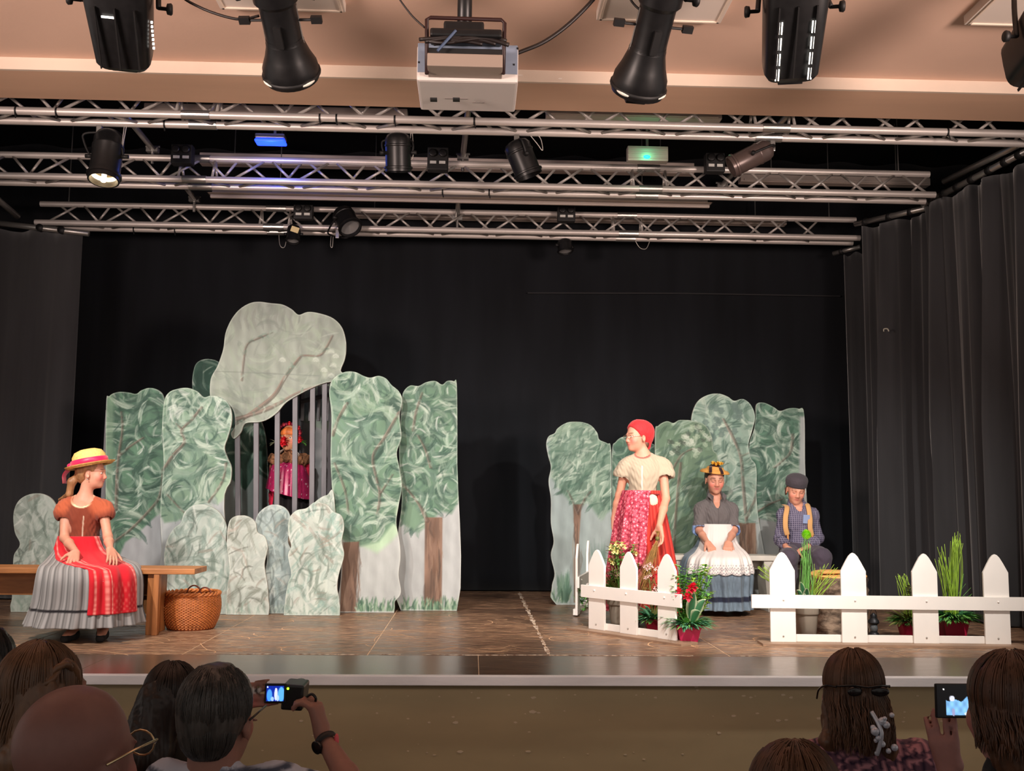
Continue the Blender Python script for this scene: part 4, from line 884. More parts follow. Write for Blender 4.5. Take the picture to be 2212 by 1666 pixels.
flat('tree_flat', 'tallest rounded tree flat of the right-hand forest with a thin brown trunk', [(1500, 1300), (1502, 1100), (1510, 970), (1508, 945), (1496, 928), (1494, 900), (1505, 870), (1525, 855), (1550, 850), (1572, 857), (1586, 866), (1605, 862), (1622, 875), (1631, 900), (1625, 930), (1617, 960), (1622, 990), (1634, 1012), (1636, 1100), (1660, 1250), (1660, 1300)], 8.73, tuft_tree([(1490, 845), (1640, 845), (1640, 1120), (1600, 1140), (1490, 1140)], (138, 166, 150), [(122, 154, 138), (160, 184, 166), (104, 138, 122), PG, DG2], extra=x_R4, sky=(170, 176, 174)), group='painted forest flats')
def x_R5(cv):
    cv.poly([(1728, 900), (1745, 900), (1745, 1300), (1722, 1300)], (164, 172, 170), 6); cv.poly([(1690, 1130), (1745, 1130), (1745, 1300), (1640, 1300), (1640, 1120)], (150, 154, 152), 6)
    branch(cv, [(1712, 938), (1708, 975), (1690, 995), (1672, 1010)], 5, 3); branch(cv, [(1630, 1110), (1660, 1090), (1690, 1078)], 4, 3); trunk(cv, [(1606, 1130), (1640, 1120), (1640, 1220), (1606, 1220)], 10)
flat('tree_flat', 'dark leafy tree flat with a straight right edge behind the boy', [(1622, 1300), (1624, 1100), (1618, 970), (1628, 930), (1632, 900), (1634, 874), (1650, 870), (1672, 880), (1685, 888), (1705, 882), (1725, 883), (1737, 893), (1739, 1000), (1740, 1300)], 8.78, tuft_tree([(1612, 865), (1742, 865), (1742, 1100), (1700, 1145), (1660, 1165), (1620, 1100)], (84, 126, 104), [DG, DG2, MG, LG, (58, 98, 78)], extra=x_R5, n=190), group='painted forest flats')
# ================================================================== FENCES, BENCHES, BASKET, PLANTS
M_fence = mat('white_fence_paint', (240, 236, 230), .45, noise=(6, .03), stretch=(1, 1, .4), bump=(25, .06))
M_screw = mat('screw_head', (170, 165, 158), .4, .5)
def picket_poly(w_, h_):
    hw = w_/2; sh = h_-w_*.72
    pts = [(-hw, 0), (hw, 0), (hw, sh), (hw*.62, sh+w_*.36), (hw*.36, sh+w_*.58), (hw*.16, sh+w_*.685), (0, h_), (-hw*.16, sh+w_*.685), (-hw*.36, sh+w_*.58), (-hw*.62, sh+w_*.36), (-hw, sh)]
    return pts
def fence(label, A, B, offs, W, H, rail, railz, over=(.1, .1), foot=True, footlen=None):
    A = V3(A[0], A[1], STZ); B = V3(B[0], B[1], STZ); d = unit(B-A); nrm = V3(d[1], -d[0], 0)      # nrm faces the audience
    if nrm[1] > 0: nrm = -nrm
    t = thing('picket_fence', label, 'fence', (A+B)/2, 'white picket fence sections')
    Rm = np.stack([d, V3(0, 0, 1), np.cross(d, V3(0, 0, 1))], 1)
    L = np.linalg.norm(B-A); zb = STZ+.012
    for o in offs:
        c = A+d*o*L+V3(0, 0, .012)
        p = MB().prism(picket_poly(W, H), .018, Rm, c-np.cross(d, V3(0, 0, 1))*.009).build('picket', M_fence, t, bevel=.002)
        for zz in (.035, railz+rail/2):
            k = (.010 if zz < .1 else .030); MB().sphere(c+nrm*k+V3(0, 0, zz), (.006, .006, .006), 8, 6).build('screw', M_screw if zz < .1 else M_fence, p)
    def bar(x0, x1, z, h_, off, name):
        c = A+d*(x0+x1)/2+V3(0, 0, z+h_/2-STZ+STZ*0)+nrm*off; c[2] = STZ+z+h_/2
        MB().box(c, (x1-x0, h_, .018), Rm).build(name, M_fence, t, bevel=.002)
    bar(-over[0], L+over[1], railz, rail, .019, 'rail')
    bar(-.06, L+.06, .012, .045, -.019, 'bottom_rail')
    if foot:
        c = (A+B)/2+nrm*.02+V3(0, 0, .006); MB().box(c, ((footlen or L+.3), .012, .16), np.stack([d, V3(0, 0, 1), np.cross(d, V3(0, 0, 1))], 1)).build('foot_board', mat('raw_foot_board', (150, 122, 100), .5, noise=(5, .15)), t)
    return t
A = onz(1692, 1391); B = onz(2156, 1396); fy = A[1]; Hh = at(1690, 1193, fy)[2]-STZ; Wp = 54*fy/F
rz0 = at(1900, 1315, fy)[2]-STZ; rz1 = at(1900, 1286, fy)[2]-STZ
fence('long white picket fence with four wide pickets at the right of the stage edge', A, B, [0, 1/3, 2/3, 1], Wp, Hh-.012, rz1-rz0, rz0, (.20, .22))
A = onz(1290, 1364); B = onz(1442, 1386)
fence('short angled white picket fence with three pickets in front of the red skirt', A, B, [0, .47, 1], Wp*.92, Hh*.94, rz1-rz0, rz0, (.13, .13), footlen=1.0)
A = onz(1248, 1331); dv = V3(.15, .62, 0); B = A+dv
fence('white picket fence section seen almost edge-on beside the small grey pot', A, B, [0, 1], Wp*.92, Hh*.94, rz1-rz0, rz0, (.12, .1), foot=False)
# ------------------------------------------------------------------ wooden bench (left)
M_oak = mat('brown_bench_wood', (140, 88, 48), .5, noise=(5, .22), col2=(186, 124, 72), stretch=(.8, 6, 6), bump=(20, .1))
M_oakv = mat('brown_bench_leg_wood', (132, 80, 42), .5, noise=(5, .22), col2=(180, 116, 64), stretch=(6, 6, .8), bump=(20, .1))
BYf, BYb = 6.70, 7.0; sz = at(380, 1229, BYf)[2]
xl = -4.05; xr = at(421, 1232, BYf)[0]
bench = thing('wooden_bench', 'long brown wooden bench under the girl in the straw hat', 'bench', ((xl+xr)/2, BYf, STZ))
MB().box(((xl+xr)/2, (BYf+BYb)/2, sz-.018), (xr-xl, BYb-BYf, .036)).build('seat', M_oak, bench, bevel=.005)
lx = at(322, 1300, BYf)[0]
for x in (lx, xl+.45):
    MB().box((x, (BYf+BYb)/2+.01, (STZ+sz-.036)/2), (.05, .26, sz-.036-STZ)).build('leg', M_oakv, bench, bevel=.004)
    MB().box((x+.038, BYf+.03, (STZ+sz-.036)/2), (.035, .05, sz-.036-STZ)).build('leg_post', M_oakv, bench, bevel=.004)
MB().box(((xl+lx)/2+.2, BYf+.17, sz-.036-.075), (lx-xl-.5, .03, .15)).build('apron', M_oak, bench, bevel=.004)
poly = [(0, 0), (.42, 0), (0, -.30)]
for x, sg in ((lx-.03, -1), (xl+.49, 1)):
    MB().prism([(sg*a, b) for a, b in poly], .03, np.array([[1, 0, 0], [0, 0, -1.], [0, 1, 0]]), (x, BYf+.22, sz-.04)).build('gusset', M_oak, bench)
# white bench (right)
M_bw = mat('offwhite_bench_paint', (204, 198, 188), .55, noise=(6, .06))
WY = 8.25; wz = at(1650, 1201, WY)[2]; wl, wr = at(1438, 1203, WY)[0], at(1790, 1203, WY)[0]
wb = thing('white_bench', 'low off-white bench carrying the girl in the lace apron and the boy', 'bench', ((wl+wr)/2, WY, STZ))
MB().box(((wl+wr)/2, WY+.13, wz-.02), (wr-wl, .27, .04)).build('seat', M_bw, wb, bevel=.004)
for x in (wl+.14, at(1664, 1203, WY)[0], wr-.10):
    MB().prism([(-.05, wz-.04), (.05, wz-.04), (.02, STZ), (-.02, STZ)], .24, np.array([[1, 0, 0], [0, 0, 1.], [0, 1, 0]]), (x, WY+.01, 0)).build('leg', M_bw, wb)
MB().box(((wl+wr)/2, WY+.14, wz-.08), (wr-wl-.3, .03, .07)).build('stretcher', M_bw, wb)
# ------------------------------------------------------------------ wicker basket: real woven canes
M_cane = mat('orange_wicker', (190, 112, 56), .45, noise=(30, .2)); M_cane2 = mat('dark_wicker', (150, 78, 40), .5, noise=(30, .2))
bc = onz(412, 1358); bR = 58*bc[1]/F; bH = (1358-1282)*bc[1]/F
bk = thing('wicker_basket', 'round orange wicker basket with two leather handles by the bench', 'basket', (bc[0], bc[1], STZ))
def brad(t): return bR*(.80+.62*t-.47*t*t)
rows = 26; nst = 40; mbA = MB(); ang = np.linspace(0, 2*math.pi, nst*2+1)
for r in range(rows):
    t = r/(rows-1); R0 = brad(t); z = STZ+.012+t*(bH-.03)
    pts = [(bc[0]+(R0+.004*(1 if (i+r) % 2 else -1))*math.cos(a), bc[1]+(R0+.004*(1 if (i+r) % 2 else -1))*math.sin(a), z) for i, a in enumerate(ang)]
    mbA.tube(pts, .0046, 5, caps=False)
o = mbA.build('weave', M_cane, bk, True); o['kind'] = 'stuff'
for k in range(nst):
    a = 2*math.pi*k/nst; MB().tube([(bc[0]+brad(t)*math.cos(a), bc[1]+brad(t)*math.sin(a), STZ+.005+t*(bH-.02)) for t in np.linspace(0, 1, 7)], .0045, 5).build('stake', M_cane2, bk, True)
for q in range(2):
    pts = [(bc[0]+(brad(1)+.008*math.cos(a*16+q*math.pi))*math.cos(a), bc[1]+(brad(1)+.008*math.cos(a*16+q*math.pi))*math.sin(a), STZ+bH-.008+.008*math.sin(a*16+q*math.pi)) for a in np.linspace(0, 2*math.pi, 160)]
    MB().tube(pts, .008, 6, caps=False).build('rim', M_cane, bk, True)
MB().lathe([(brad(0)*.98, 0), (brad(0), .015), (brad(0)*.9, .018)], 32, None, (bc[0], bc[1], STZ)).build('base', M_cane2, bk, True)
M_leather = mat('brown_leather', (120, 56, 34), .5)
for sx in (-.05, .55):
    c = V3(bc[0]+sx*bR, bc[1]-.4*bR*(1 if sx > 0 else -1), STZ+bH-.02)
    MB().tube(spline([c+V3(-.05, 0, -.01), c+V3(-.035, 0, .035), c+V3(.0, 0, .055), c+V3(.035, 0, .035), c+V3(.05, 0, -.01)], 5), .010, 7, flat=.5).build('handle', M_leather, bk, True)
# ------------------------------------------------------------------ plants
M_terra = mat('grey_plastic_pot', (150, 138, 124), .55, noise=(8, .05)); M_mag = mat('magenta_pot', (190, 34, 84), .4, noise=(6, .08)); M_redpot = mat('crimson_pot', (176, 28, 62), .4, noise=(6, .08))
M_soil = mat('dark_soil', (52, 40, 32), .95)
M_leafs = {k: mat('leaf_'+k, c, .5, noise=(14, .2), spec=.3) for k, c in dict(green=(112, 172, 86), dark=(60, 120, 78), lime=(150, 186, 66), blue=(84, 146, 108), olive=(112, 116, 62), brown=(140, 110, 70)).items()}
M_var = mat('variegated_leaf', attr=True, rough=.5)
def pot(t, px, pyt, pyb, wpx, m, Y=None, square=False):
    b = onz(px, pyb); Y = Y or b[1]; s = Y/F; H = (pyb-pyt)*s; R = wpx/2*s; b = V3(b[0], Y, STZ)
    if square:
        v = []; f = []; n = 4
        for (k, z) in ((.72, 0), (.98, H*.8), (1.08, H*.8), (1.08, H), (.98, H), (.9, H*.85)): v += [(R*k*sx, R*k*sy*.8, z) for sx, sy in ((-1, -1), (1, -1), (1, 1), (-1, 1))]
        for i in range(5):
            for j in range(4): f.append((i*4+j, i*4+(j+1) % 4, (i+1)*4+(j+1) % 4, (i+1)*4+j))
        f.append((3, 2, 1, 0)); MB().add(v, f, None, b).build('pot', m, t, bevel=.004)
    else:
        auto(MB().lathe([(R*.66, 0), (R*.70, .004), (R*.9, H*.78), (R*1.0, H*.78), (R*1.03, H*.82), (R*1.03, H), (R*.95, H), (R*.9, H*.86)], 28, None, b).build('pot', m, t), 35)
    MB().lathe([(.001, H*.90), (R*.93, H*.88)], 20, None, b, caps=False).build('soil', M_soil, t)
    return b+V3(0, 0, H*.88), R, H
def leaf(mb, p, d, L, W, droop=.3, n=4, col=None, up=(0, 0, 1)):
    d = unit(d); sd = unit(np.cross(d, up) if abs(d@np.array(up)) < .97 else np.cross(d, (1, 0, 0))); v = []; q = np.array(p, float); dd = d.copy()
    for i in range(n+1):
        t = i/n; wd = W*math.sin(math.pi*min(1, .08+t*.92))**.8*.5 if i < n else .0006
        nrm = unit(np.cross(sd, dd)); v += [q-sd*wd+nrm*wd*.35, q-nrm*.0, q+sd*wd+nrm*wd*.35]
        q = q+dd*L/n; dd = unit(dd+V3(0, 0, -droop/n))
    f = []
    for i in range(n):
        for k in (0, 1): f.append((i*3+k, i*3+k+1, (i+1)*3+k+1, (i+1)*3+k))
    mb.add(v, f, c=col)
rp = random.Random(5)
def rdir(up=.6): a = rp.uniform(0, 2*math.pi); return unit(V3(math.cos(a), math.sin(a), up*rp.uniform(.3, 1.6)))
def spiky(t, c, R, n, L, m='dark', up=.5, W=.012, name='foliage', droop=.8):
    mb = MB()
    for i in range(n):
        d = rdir(up); leaf(mb, c+V3(d[0], d[1], 0)*R*rp.uniform(0, .7), d, L*rp.uniform(.6, 1.1), W*rp.uniform(.7, 1.3), droop)
    o = mb.build(name, M_leafs[m], t, True); o['kind'] = 'stuff'; return o
def grasses(t, c, tips, m='lime', r=.0022, name='grass_blades', spread=.02):
    mb = MB()
    for tp in tips:
        b = c+V3(rp.gauss(0, spread), rp.gauss(0, spread), 0); tp = np.array(tp); mid = (b+tp)/2+V3(rp.gauss(0, .012), rp.gauss(0, .012), .015)
        mb.tube(spline([b, mid, tp], 4), np.linspace(r, r*.5, 9), 4)
    o = mb.build(name, M_leafs[m], t, True); o['kind'] = 'stuff'; return o
def flower_heads(t, pts, m, r=.012, name='blossom'):
    for p in pts:
        mb = MB(); p = np.array(p)
        for k in range(6):
            a = 2*math.pi*k/6+rp.random(); d = V3(math.cos(a)*.8, -.5, math.sin(a)*.8); leaf(mb, p, d, r*1.2, r*1.1, .2, 2)
        mb.sphere(p+V3(0, -.003, 0), r*.35, 6, 4); mb.build(name, m, t, True)
def leafy_stem(t, base, top, n, L, m, W=.02, name='stem'):
    pts = spline([base, (base+top)/2+V3(rp.gauss(0, .02), rp.gauss(0, .02), 0), top], 6); mb = MB(); mb.tube(pts, np.linspace(.004, .002, len(pts)), 5)
    for i in range(n):
        p = pts[rp.randint(3, len(pts)-1)]; leaf(mb, p, rdir(.4), L*rp.uniform(.7, 1.2), W, .4, 3)
    return mb.build(name, M_leafs[m], t, True)
PK = mat('pale_pink_petal', (236, 200, 196), .6); WY_ = mat('cream_petal', (232, 222, 150), .6); RD = mat('red_petal', (214, 30, 60), .55)
pg = 'potted plants behind the fences'
# 1 small grey pot, trailing green
b0 = onz(1287, 1330); t = thing('potted_plant', 'small grey pot with trailing green leaves beside the edge-on fence', 'plant', (b0[0], b0[1], STZ), pg)
c, R, H = pot(t, 1287, 1287, 1330, 42, M_terra); spiky(t, c, R, 40, .10, 'green', .4, .02, droop=1.6)
for k in range(4): leafy_stem(t, c+V3(-R*.8, -.02, 0), c+V3(-R*1.3-.01*k, -.03, -.10+.05*k), 14, .035, 'green')
# 2 tall flowers in a large grey pot
b0 = onz(1340, 1357); t = thing('potted_plant', 'large grey pot with tall cream and pink flowers behind the middle picket', 'plant', (b0[0], b0[1], STZ), pg)
c, R, H = pot(t, 1340, 1293, 1357, 56, M_terra); Yp = c[1]
for k in range(26):
    tip = at(rp.uniform(1308, 1396), rp.uniform(1172, 1262), Yp+rp.uniform(-.08, .08)); leafy_stem(t, c, tip, 34, .05, 'olive' if k % 2 else 'green', .014)
    if k % 3 != 2: flower_heads(t, [tip, tip+V3(.02, -.01, -.02)], WY_ if tip[2] > at(1350, 1215, Yp)[2] else PK, .018)
spiky(t, c, R, 110, .22, 'olive', 1.6, .014); spiky(t, c, R, 80, .2, 'green', 1.4, .016, 'green_foliage')
# 3 pot with spiky green and pink blossom
b0 = onz(1414, 1372); t = thing('potted_plant', 'crimson pot of spiky green leaves and pink blossom between two pickets', 'plant', (b0[0], b0[1], STZ), pg)
c, R, H = pot(t, 1414, 1338, 1372, 40, M_redpot, square=True); spiky(t, c, R, 150, .16, 'blue', .8, .016); spiky(t, c, R, 90, .13, 'green', .5, .02, 'lower_foliage')
for k in range(9):
    tip = at(rp.uniform(1395, 1428), rp.uniform(1218, 1280), c[1]+rp.uniform(-.03, .05)); leafy_stem(t, c, tip, 12, .03, 'olive', .012); flower_heads(t, [tip, tip+V3(.015, -.02, .01), tip+V3(-.02, -.01, -.01)], PK if k < 6 else RD, .013)
# 4 magenta pot
b0 = onz(1486, 1387); t = thing('potted_plant', 'bright magenta pot with variegated leaves and red flowers in front of the blue skirt', 'plant', (b0[0], b0[1], STZ), pg)
c, R, H = pot(t, 1486, 1350, 1387, 50, M_mag, square=True); spiky(t, c, R, 190, .16, 'blue', .5, .017); spiky(t, c, R, 90, .14, 'green', .7, .02, 'lower_foliage'); spiky(t, c, R, 30, .1, 'brown', .4, .008, 'dry_foliage')
for k in range(40):
    tip = at(rp.uniform(1456, 1538), rp.uniform(1222, 1305), c[1]+rp.uniform(-.05, .12)); leafy_stem(t, c+V3(0, .02, 0), tip, 30, .044, 'green' if k % 3 else 'lime', .018)
flower_heads(t, [at(1490, 1272, c[1]-.1), at(1485, 1290, c[1]-.1), at(1497, 1268, c[1]-.1), at(1466, 1281, c[1]-.06)], RD, .032)
def hosta(t, c, targets, W):
    for tp in targets:
        tp = np.array(tp); d = tp-c; L = np.linalg.norm(d); dn = unit(d); sd = unit(np.cross(dn, (0, -1, .3))); v = []; col = []; f = []
        n = 8; m_ = 5
        for i in range(n+1):
            u = i/n; wd = W*math.sin(math.pi*(.06+.93*u)**.8)*.5; 
            for j in range(m_):
                q = (j-2)/2; v.append(c+d*(.25+.75*u)+sd*wd*q+V3(0, -1, 0)*(.02*(1-q*q))+V3(0, 0, .03*math.sin(u*2.6))); e = abs(q) > .9; col.append(S((226, 230, 196)) if e or u > .96 else S((52, 108, 70)))
        for i in range(n):
            for j in range(m_-1): f.append((i*m_+j, i*m_+j+1, (i+1)*m_+j+1, (i+1)*m_+j))
        mesh('variegated_leaf', v, f, M_var, t, True, np.array(col)); MB().tube([c, c+d*.3], .003, 5).build('leaf_stalk', M_leafs['green'], t)
hosta(t, c, [at(1500, 1285, c[1]-.08), at(1524, 1300, c[1]-.06), at(1512, 1326, c[1]-.10)], .065)
# 5 grey pot with grass and a lime pompom
b0 = onz(1742, 1378); t = thing('potted_plant', 'grey pot of long grass and a lime flower ball before the boy', 'plant', (b0[0], b0[1], STZ), pg)
c, R, H = pot(t, 1742, 1312, 1378, 58, M_terra); Yp = c[1]
grasses(t, c, [at(rp.gauss(1742, 9), rp.uniform(1150, 1230), Yp+rp.uniform(-.05, .03)) for _ in range(34)], 'green', .003)
grasses(t, c, [at(rp.uniform(1750, 1815), rp.uniform(1215, 1262), Yp+rp.uniform(-.02, .05)) for _ in range(30)], 'lime', .0024, 'drooping_grass')
grasses(t, c, [at(rp.uniform(1636, 1665), rp.uniform(1215, 1248), Yp+rp.uniform(.0, .05)) for _ in range(16)], 'lime', .0026, 'side_grass')
pc_ = at(1742, 1155, Yp-.03); mb = MB()
for i in range(220):
    z = 1-2*(i+.5)/220; a = i*2.39996; r_ = math.sqrt(1-z*z); d = V3(r_*math.cos(a), r_*math.sin(a), z); leaf(mb, pc_+d*.012, d, .024, .010, .1, 2)
mb.sphere(pc_, .024, 12, 8); mb.build('flower_ball', mat('lime_pompom', (146, 214, 30), .6), t, True); MB().tube([c, (c+pc_)/2+V3(.01, 0, 0), pc_], .003, 5).build('flower_stem', M_leafs['green'], t)
hosta(t, c, [at(1728, 1262, Yp-.08), at(1720, 1280, Yp-.1), at(1742, 1276, Yp-.1), at(1734, 1290, Yp-.12)], .05)
# 6 small crimson pot
b0 = onz(1966, 1380); t = thing('potted_plant', 'small crimson pot with pale leaves and a tuft of cut grass', 'plant', (b0[0], b0[1], STZ), pg)
c, R, H = pot(t, 1966, 1342, 1380, 44, M_redpot, square=True); spiky(t, c, R, 150, .14, 'green', .5, .02); spiky(t, c, R, 90, .15, 'olive', .7, .02, 'olive_foliage')
grasses(t, c, [at(rp.uniform(1934, 1962), rp.uniform(1238, 1255), c[1]) for _ in range(18)], 'lime', .0028); 
for k in range(4): leafy_stem(t, c, at(1962+5*k, 1268+3*k, c[1]-.03), 14, .035, 'olive', .022)
# 7 crimson pot with tall grass
b0 = onz(2058, 1381); t = thing('potted_plant', 'crimson square pot with ferny leaves and tall upright grass near the right edge', 'plant', (b0[0], b0[1], STZ), pg)
c, R, H = pot(t, 2058, 1331, 1381, 58, M_redpot, square=True); spiky(t, c, R, 230, .17, 'green', .35, .02); spiky(t, c, R, 130, .16, 'dark', .5, .018, 'dark_foliage')
grasses(t, c, [at(rp.gauss(2064, 6), rp.uniform(1148, 1175), c[1]+rp.uniform(-.03, .03)) for _ in range(30)], 'lime', .0032)
grasses(t, c, [at(rp.gauss(2034, 8), rp.uniform(1175, 1230), c[1]+rp.uniform(-.03, .03)) for _ in range(22)], 'lime', .0028, 'side_grass')
grasses(t, c, [at(rp.uniform(2075, 2100), rp.uniform(1235, 1290), c[1]) for _ in range(6)], 'green', .002, 'stray_grass')
# ------------------------------------------------------------------ tree stump with a tan sawn top
s0 = onz(1814, 1366); sY = s0[1]; sR = 58*sY/F; sH = (1366-1248)*sY/F
M_bark = mat('rough_bark', (70, 56, 46), .9, noise=(9, .12), col2=(150, 128, 108), stretch=(1.2, 1.2, 2.6), bump=(14, .8)); M_sawn = mat('sawn_wood', (214, 160, 92), .6, noise=(10, .1), stretch=(1, 1, 1))
st = thing('tree_stump', 'tree stump with dark bark and orange sawn top behind the right fence', 'stump', (s0[0], sY, STZ))
n = 48; v = []; zs = np.linspace(0, sH, 22); rs = np.random.default_rng(4)
for z in zs:
    for k in range(n):
        a = 2*math.pi*k/n; r_ = sR*(1+.10*math.exp(-z/.05)+.05*math.sin(3*a+1)+.03*math.sin(7*a+z*9)+.025*rs.normal()); v.append((s0[0]+r_*math.cos(a), sY+r_*math.sin(a), STZ+z))
f = [(i*n+j, i*n+(j+1) % n, (i+1)*n+(j+1) % n, (i+1)*n+j) for i in range(21) for j in range(n)]
mesh('bark', v, f, M_bark, st, True)
auto(MB().lathe([(sR*.9, -.02), (sR*1.0, 0), (sR*1.02, .012), (sR*.96, .022), (.001, .024)], 40, rotm((1, 0, 0), 4), (s0[0], sY, STZ+sH), caps=False).build('sawn_top', M_sawn, st), 40)
for sx, sy, an in ((-.5, -.7, 12), (.1, -.2, -8)):
    MB().box((s0[0]+sx*sR*.6, sY+sy*sR*.6, STZ+sH+.034), (.22, .05, .018), rotm((0, 0, 1), an)).build('wood_chip', M_sawn, st, bevel=.006)
# lantern
l0 = onz(1888, 1376); lY = l0[1]; k = lY/F; M_lant = mat('dark_lantern_metal', (40, 42, 46), .45, .5)
lt = thing('lantern', 'small dark metal lantern on the floor behind the right fence', 'lantern', (l0[0], lY, STZ))
auto(MB().lathe([(10*k, 0), (11*k, 2*k), (10*k, 8*k), (8*k, 10*k)], 20, None, (l0[0], lY, STZ)).build('base', M_lant, lt)); MB().lathe([(7*k, 10*k), (8.5*k, 18*k), (7*k, 26*k)], 18, None, (l0[0], lY, STZ)).build('glass', mat('lantern_glass', (90, 96, 100), .1, .1), lt, True)
auto(MB().lathe([(8*k, 26*k), (12*k, 30*k), (11*k, 35*k), (6*k, 40*k), (6*k, 46*k), (3*k, 50*k)], 20, None, (l0[0], lY, STZ)).build('cap', M_lant, lt))
MB().tube(spline([(l0[0]-9*k, lY, STZ+28*k), (l0[0]-6*k, lY, STZ+52*k), (l0[0], lY, STZ+60*k), (l0[0]+6*k, lY, STZ+52*k), (l0[0]+9*k, lY, STZ+28*k)], 5), .002, 5).build('handle', M_lant, lt, True)
# ================================================================== PEOPLE (smooth distance-field bodies)
class SDF:
    def __init__(s, h): s.h = h; s.ops = []
    def cone(s, a, b, ra, rb=None, k=.02, sub=False):
        a, b = np.array(a, float), np.array(b, float); rb = ra if rb is None else rb; R = max(ra, rb)
        s.ops.append(('c', np.minimum(a, b)-R, np.maximum(a, b)+R, (a, b, ra, rb), k, sub)); return s
    def ell(s, c, r, R=None, k=.02, sub=False):
        c = np.array(c, float); r = np.broadcast_to(np.array(r, float), (3,)); R = np.eye(3) if R is None else np.array(R)
        e = np.sqrt(((R*r)**2).sum(1)); s.ops.append(('e', c-e, c+e, (c, r, R), k, sub)); return s
    def chain(s, pts, rs, k=.02):
        for i in range(len(pts)-1): s.cone(pts[i], pts[i+1], rs[i], rs[i+1], k)
        return s
    def cut(s, p, n, k=.006): s.ops.append(('p', None, None, (np.array(p, float), unit(n)), k, False)); return s   # removes the side n points to
    def mesh(s):
        h = s.h; add = [o for o in s.ops if o[0] != 'p' and not o[5]]
        lo = np.min([o[1] for o in add], 0)-4*h; hi = np.max([o[2] for o in add], 0)+4*h
        n = np.ceil((hi-lo)/h).astype(int)+1; D = np.full(n, 1.0, np.float32)
        ax = [lo[i]+np.arange(n[i])*h for i in range(3)]
        for kind, a, b, g, k, sub in s.ops:
            if kind == 'p':
                p, nn = g; d = ((ax[0]-p[0])*nn[0])[:, None, None]+((ax[1]-p[1])*nn[1])[None, :, None]+((ax[2]-p[2])*nn[2])[None, None, :]
                D = np.maximum(D, d.astype(np.float32)); continue
            mg = max(k, .015)+3*h
            i0 = np.maximum(np.floor((a-mg-lo)/h).astype(int), 0); i1 = np.minimum(np.ceil((b+mg-lo)/h).astype(int)+1, n)
            if np.any(i1 <= i0): continue
            sl = tuple(slice(i0[i], i1[i]) for i in range(3))
            X = ax[0][sl[0]][:, None, None].astype(np.float32); Y = ax[1][sl[1]][None, :, None].astype(np.float32); Z = ax[2][sl[2]][None, None, :].astype(np.float32)
            if kind == 'c':
                p, q, ra, rb = g; e = q-p; l2 = e@e+1e-12
                t = np.clip(((X-p[0])*e[0]+(Y-p[1])*e[1]+(Z-p[2])*e[2])/l2, 0, 1)
                d = np.sqrt((X-p[0]-t*e[0])**2+(Y-p[1]-t*e[1])**2+(Z-p[2]-t*e[2])**2)-(ra+(rb-ra)*t)
            else:
                c, r, R = g; x, y, z = X-c[0], Y-c[1], Z-c[2]
                u = [(x*R[0, i]+y*R[1, i]+z*R[2, i]) for i in range(3)]
                k0 = np.sqrt(sum((u[i]/r[i])**2 for i in range(3)))+1e-6; k1 = np.sqrt(sum((u[i]/r[i]**2)**2 for i in range(3)))+1e-6; d = k0*(k0-1)/k1
            D0 = D[sl]
            if sub:
                hh = np.maximum(k-np.abs(D0+d), 0)/max(k, 1e-6); D[sl] = np.maximum(D0, -d)+hh*hh*k*.25
            else:
                hh = np.maximum(k-np.abs(D0-d), 0)/max(k, 1e-6); D[sl] = np.minimum(D0, d)-hh*hh*k*.25
        return nets(D, lo, h)
def nets(D, lo, h):
    s = D < 0; c = np.zeros(tuple(x-1 for x in D.shape), np.int8)
    cs = [(a, b, e) for a in (0, 1) for b in (0, 1) for e in (0, 1)]
    for a, b, e in cs: c += s[a:D.shape[0]-1+a, b:D.shape[1]-1+b, e:D.shape[2]-1+e]
    ii = np.argwhere((c > 0) & (c < 8)); idx = np.full(c.shape, -1, np.int32); idx[tuple(ii.T)] = np.arange(len(ii))
    val = {q: D[ii[:, 0]+q[0], ii[:, 1]+q[1], ii[:, 2]+q[2]] for q in cs}; acc = np.zeros((len(ii), 3)); cnt = np.zeros(len(ii))
    for q in cs:
        for ax in range(3):
            if q[ax]: continue
            r = list(q); r[ax] = 1; r = tuple(r); a, b = val[q], val[r]; m = (a < 0) != (b < 0); t = np.where(m, a/np.where(m, a-b, 1), 0)
            p = np.array(q, float)[None].repeat(len(ii), 0); p[:, ax] += t; acc += p*m[:, None]; cnt += m
    v = lo+(ii+acc/np.maximum(cnt, 1)[:, None])*h; F_ = []
    for ax in range(3):
        o1, o2 = (ax+1) % 3, (ax+2) % 3; sl0 = [slice(None)]*3; sl1 = [slice(None)]*3; sl0[ax] = slice(0, -1); sl1[ax] = slice(1, None)
        a, b = s[tuple(sl0)], s[tuple(sl1)]; e = np.argwhere(a != b); e = e[(e[:, o1] > 0) & (e[:, o2] > 0) & (e[:, o1] < c.shape[o1]) & (e[:, o2] < c.shape[o2])]
        def g(d1, d2):
            q = e.copy(); q[:, o1] += d1; q[:, o2] += d2; return idx[tuple(q.T)]
        Q = np.stack([g(-1, -1), g(0, -1), g(0, 0), g(-1, 0)], 1); inside = a[tuple(e.T)]; Q[~inside] = Q[~inside][:, ::-1]; F_.append(Q)
    f = np.concatenate(F_); return v, f[(f >= 0).all(1)]
def vnormals(v, f):
    n = np.zeros_like(v); fn = np.cross(v[f[:, 2]]-v[f[:, 0]], v[f[:, 3]]-v[f[:, 1]])
    for k in range(4): np.add.at(n, f[:, k], fn)
    return n/(np.linalg.norm(n, axis=1)[:, None]+1e-12)
def relax(v, f, it=2, w_=.5):
    for _ in range(it):
        a = np.zeros_like(v); c = np.zeros(len(v))
        for k in range(4):
            np.add.at(a, f[:, k], v[f[:, (k+1) % 4]]+v[f[:, (k+3) % 4]]); np.add.at(c, f[:, k], 2)
        v = v*(1-w_)+w_*a/np.maximum(c, 1)[:, None]
    return v
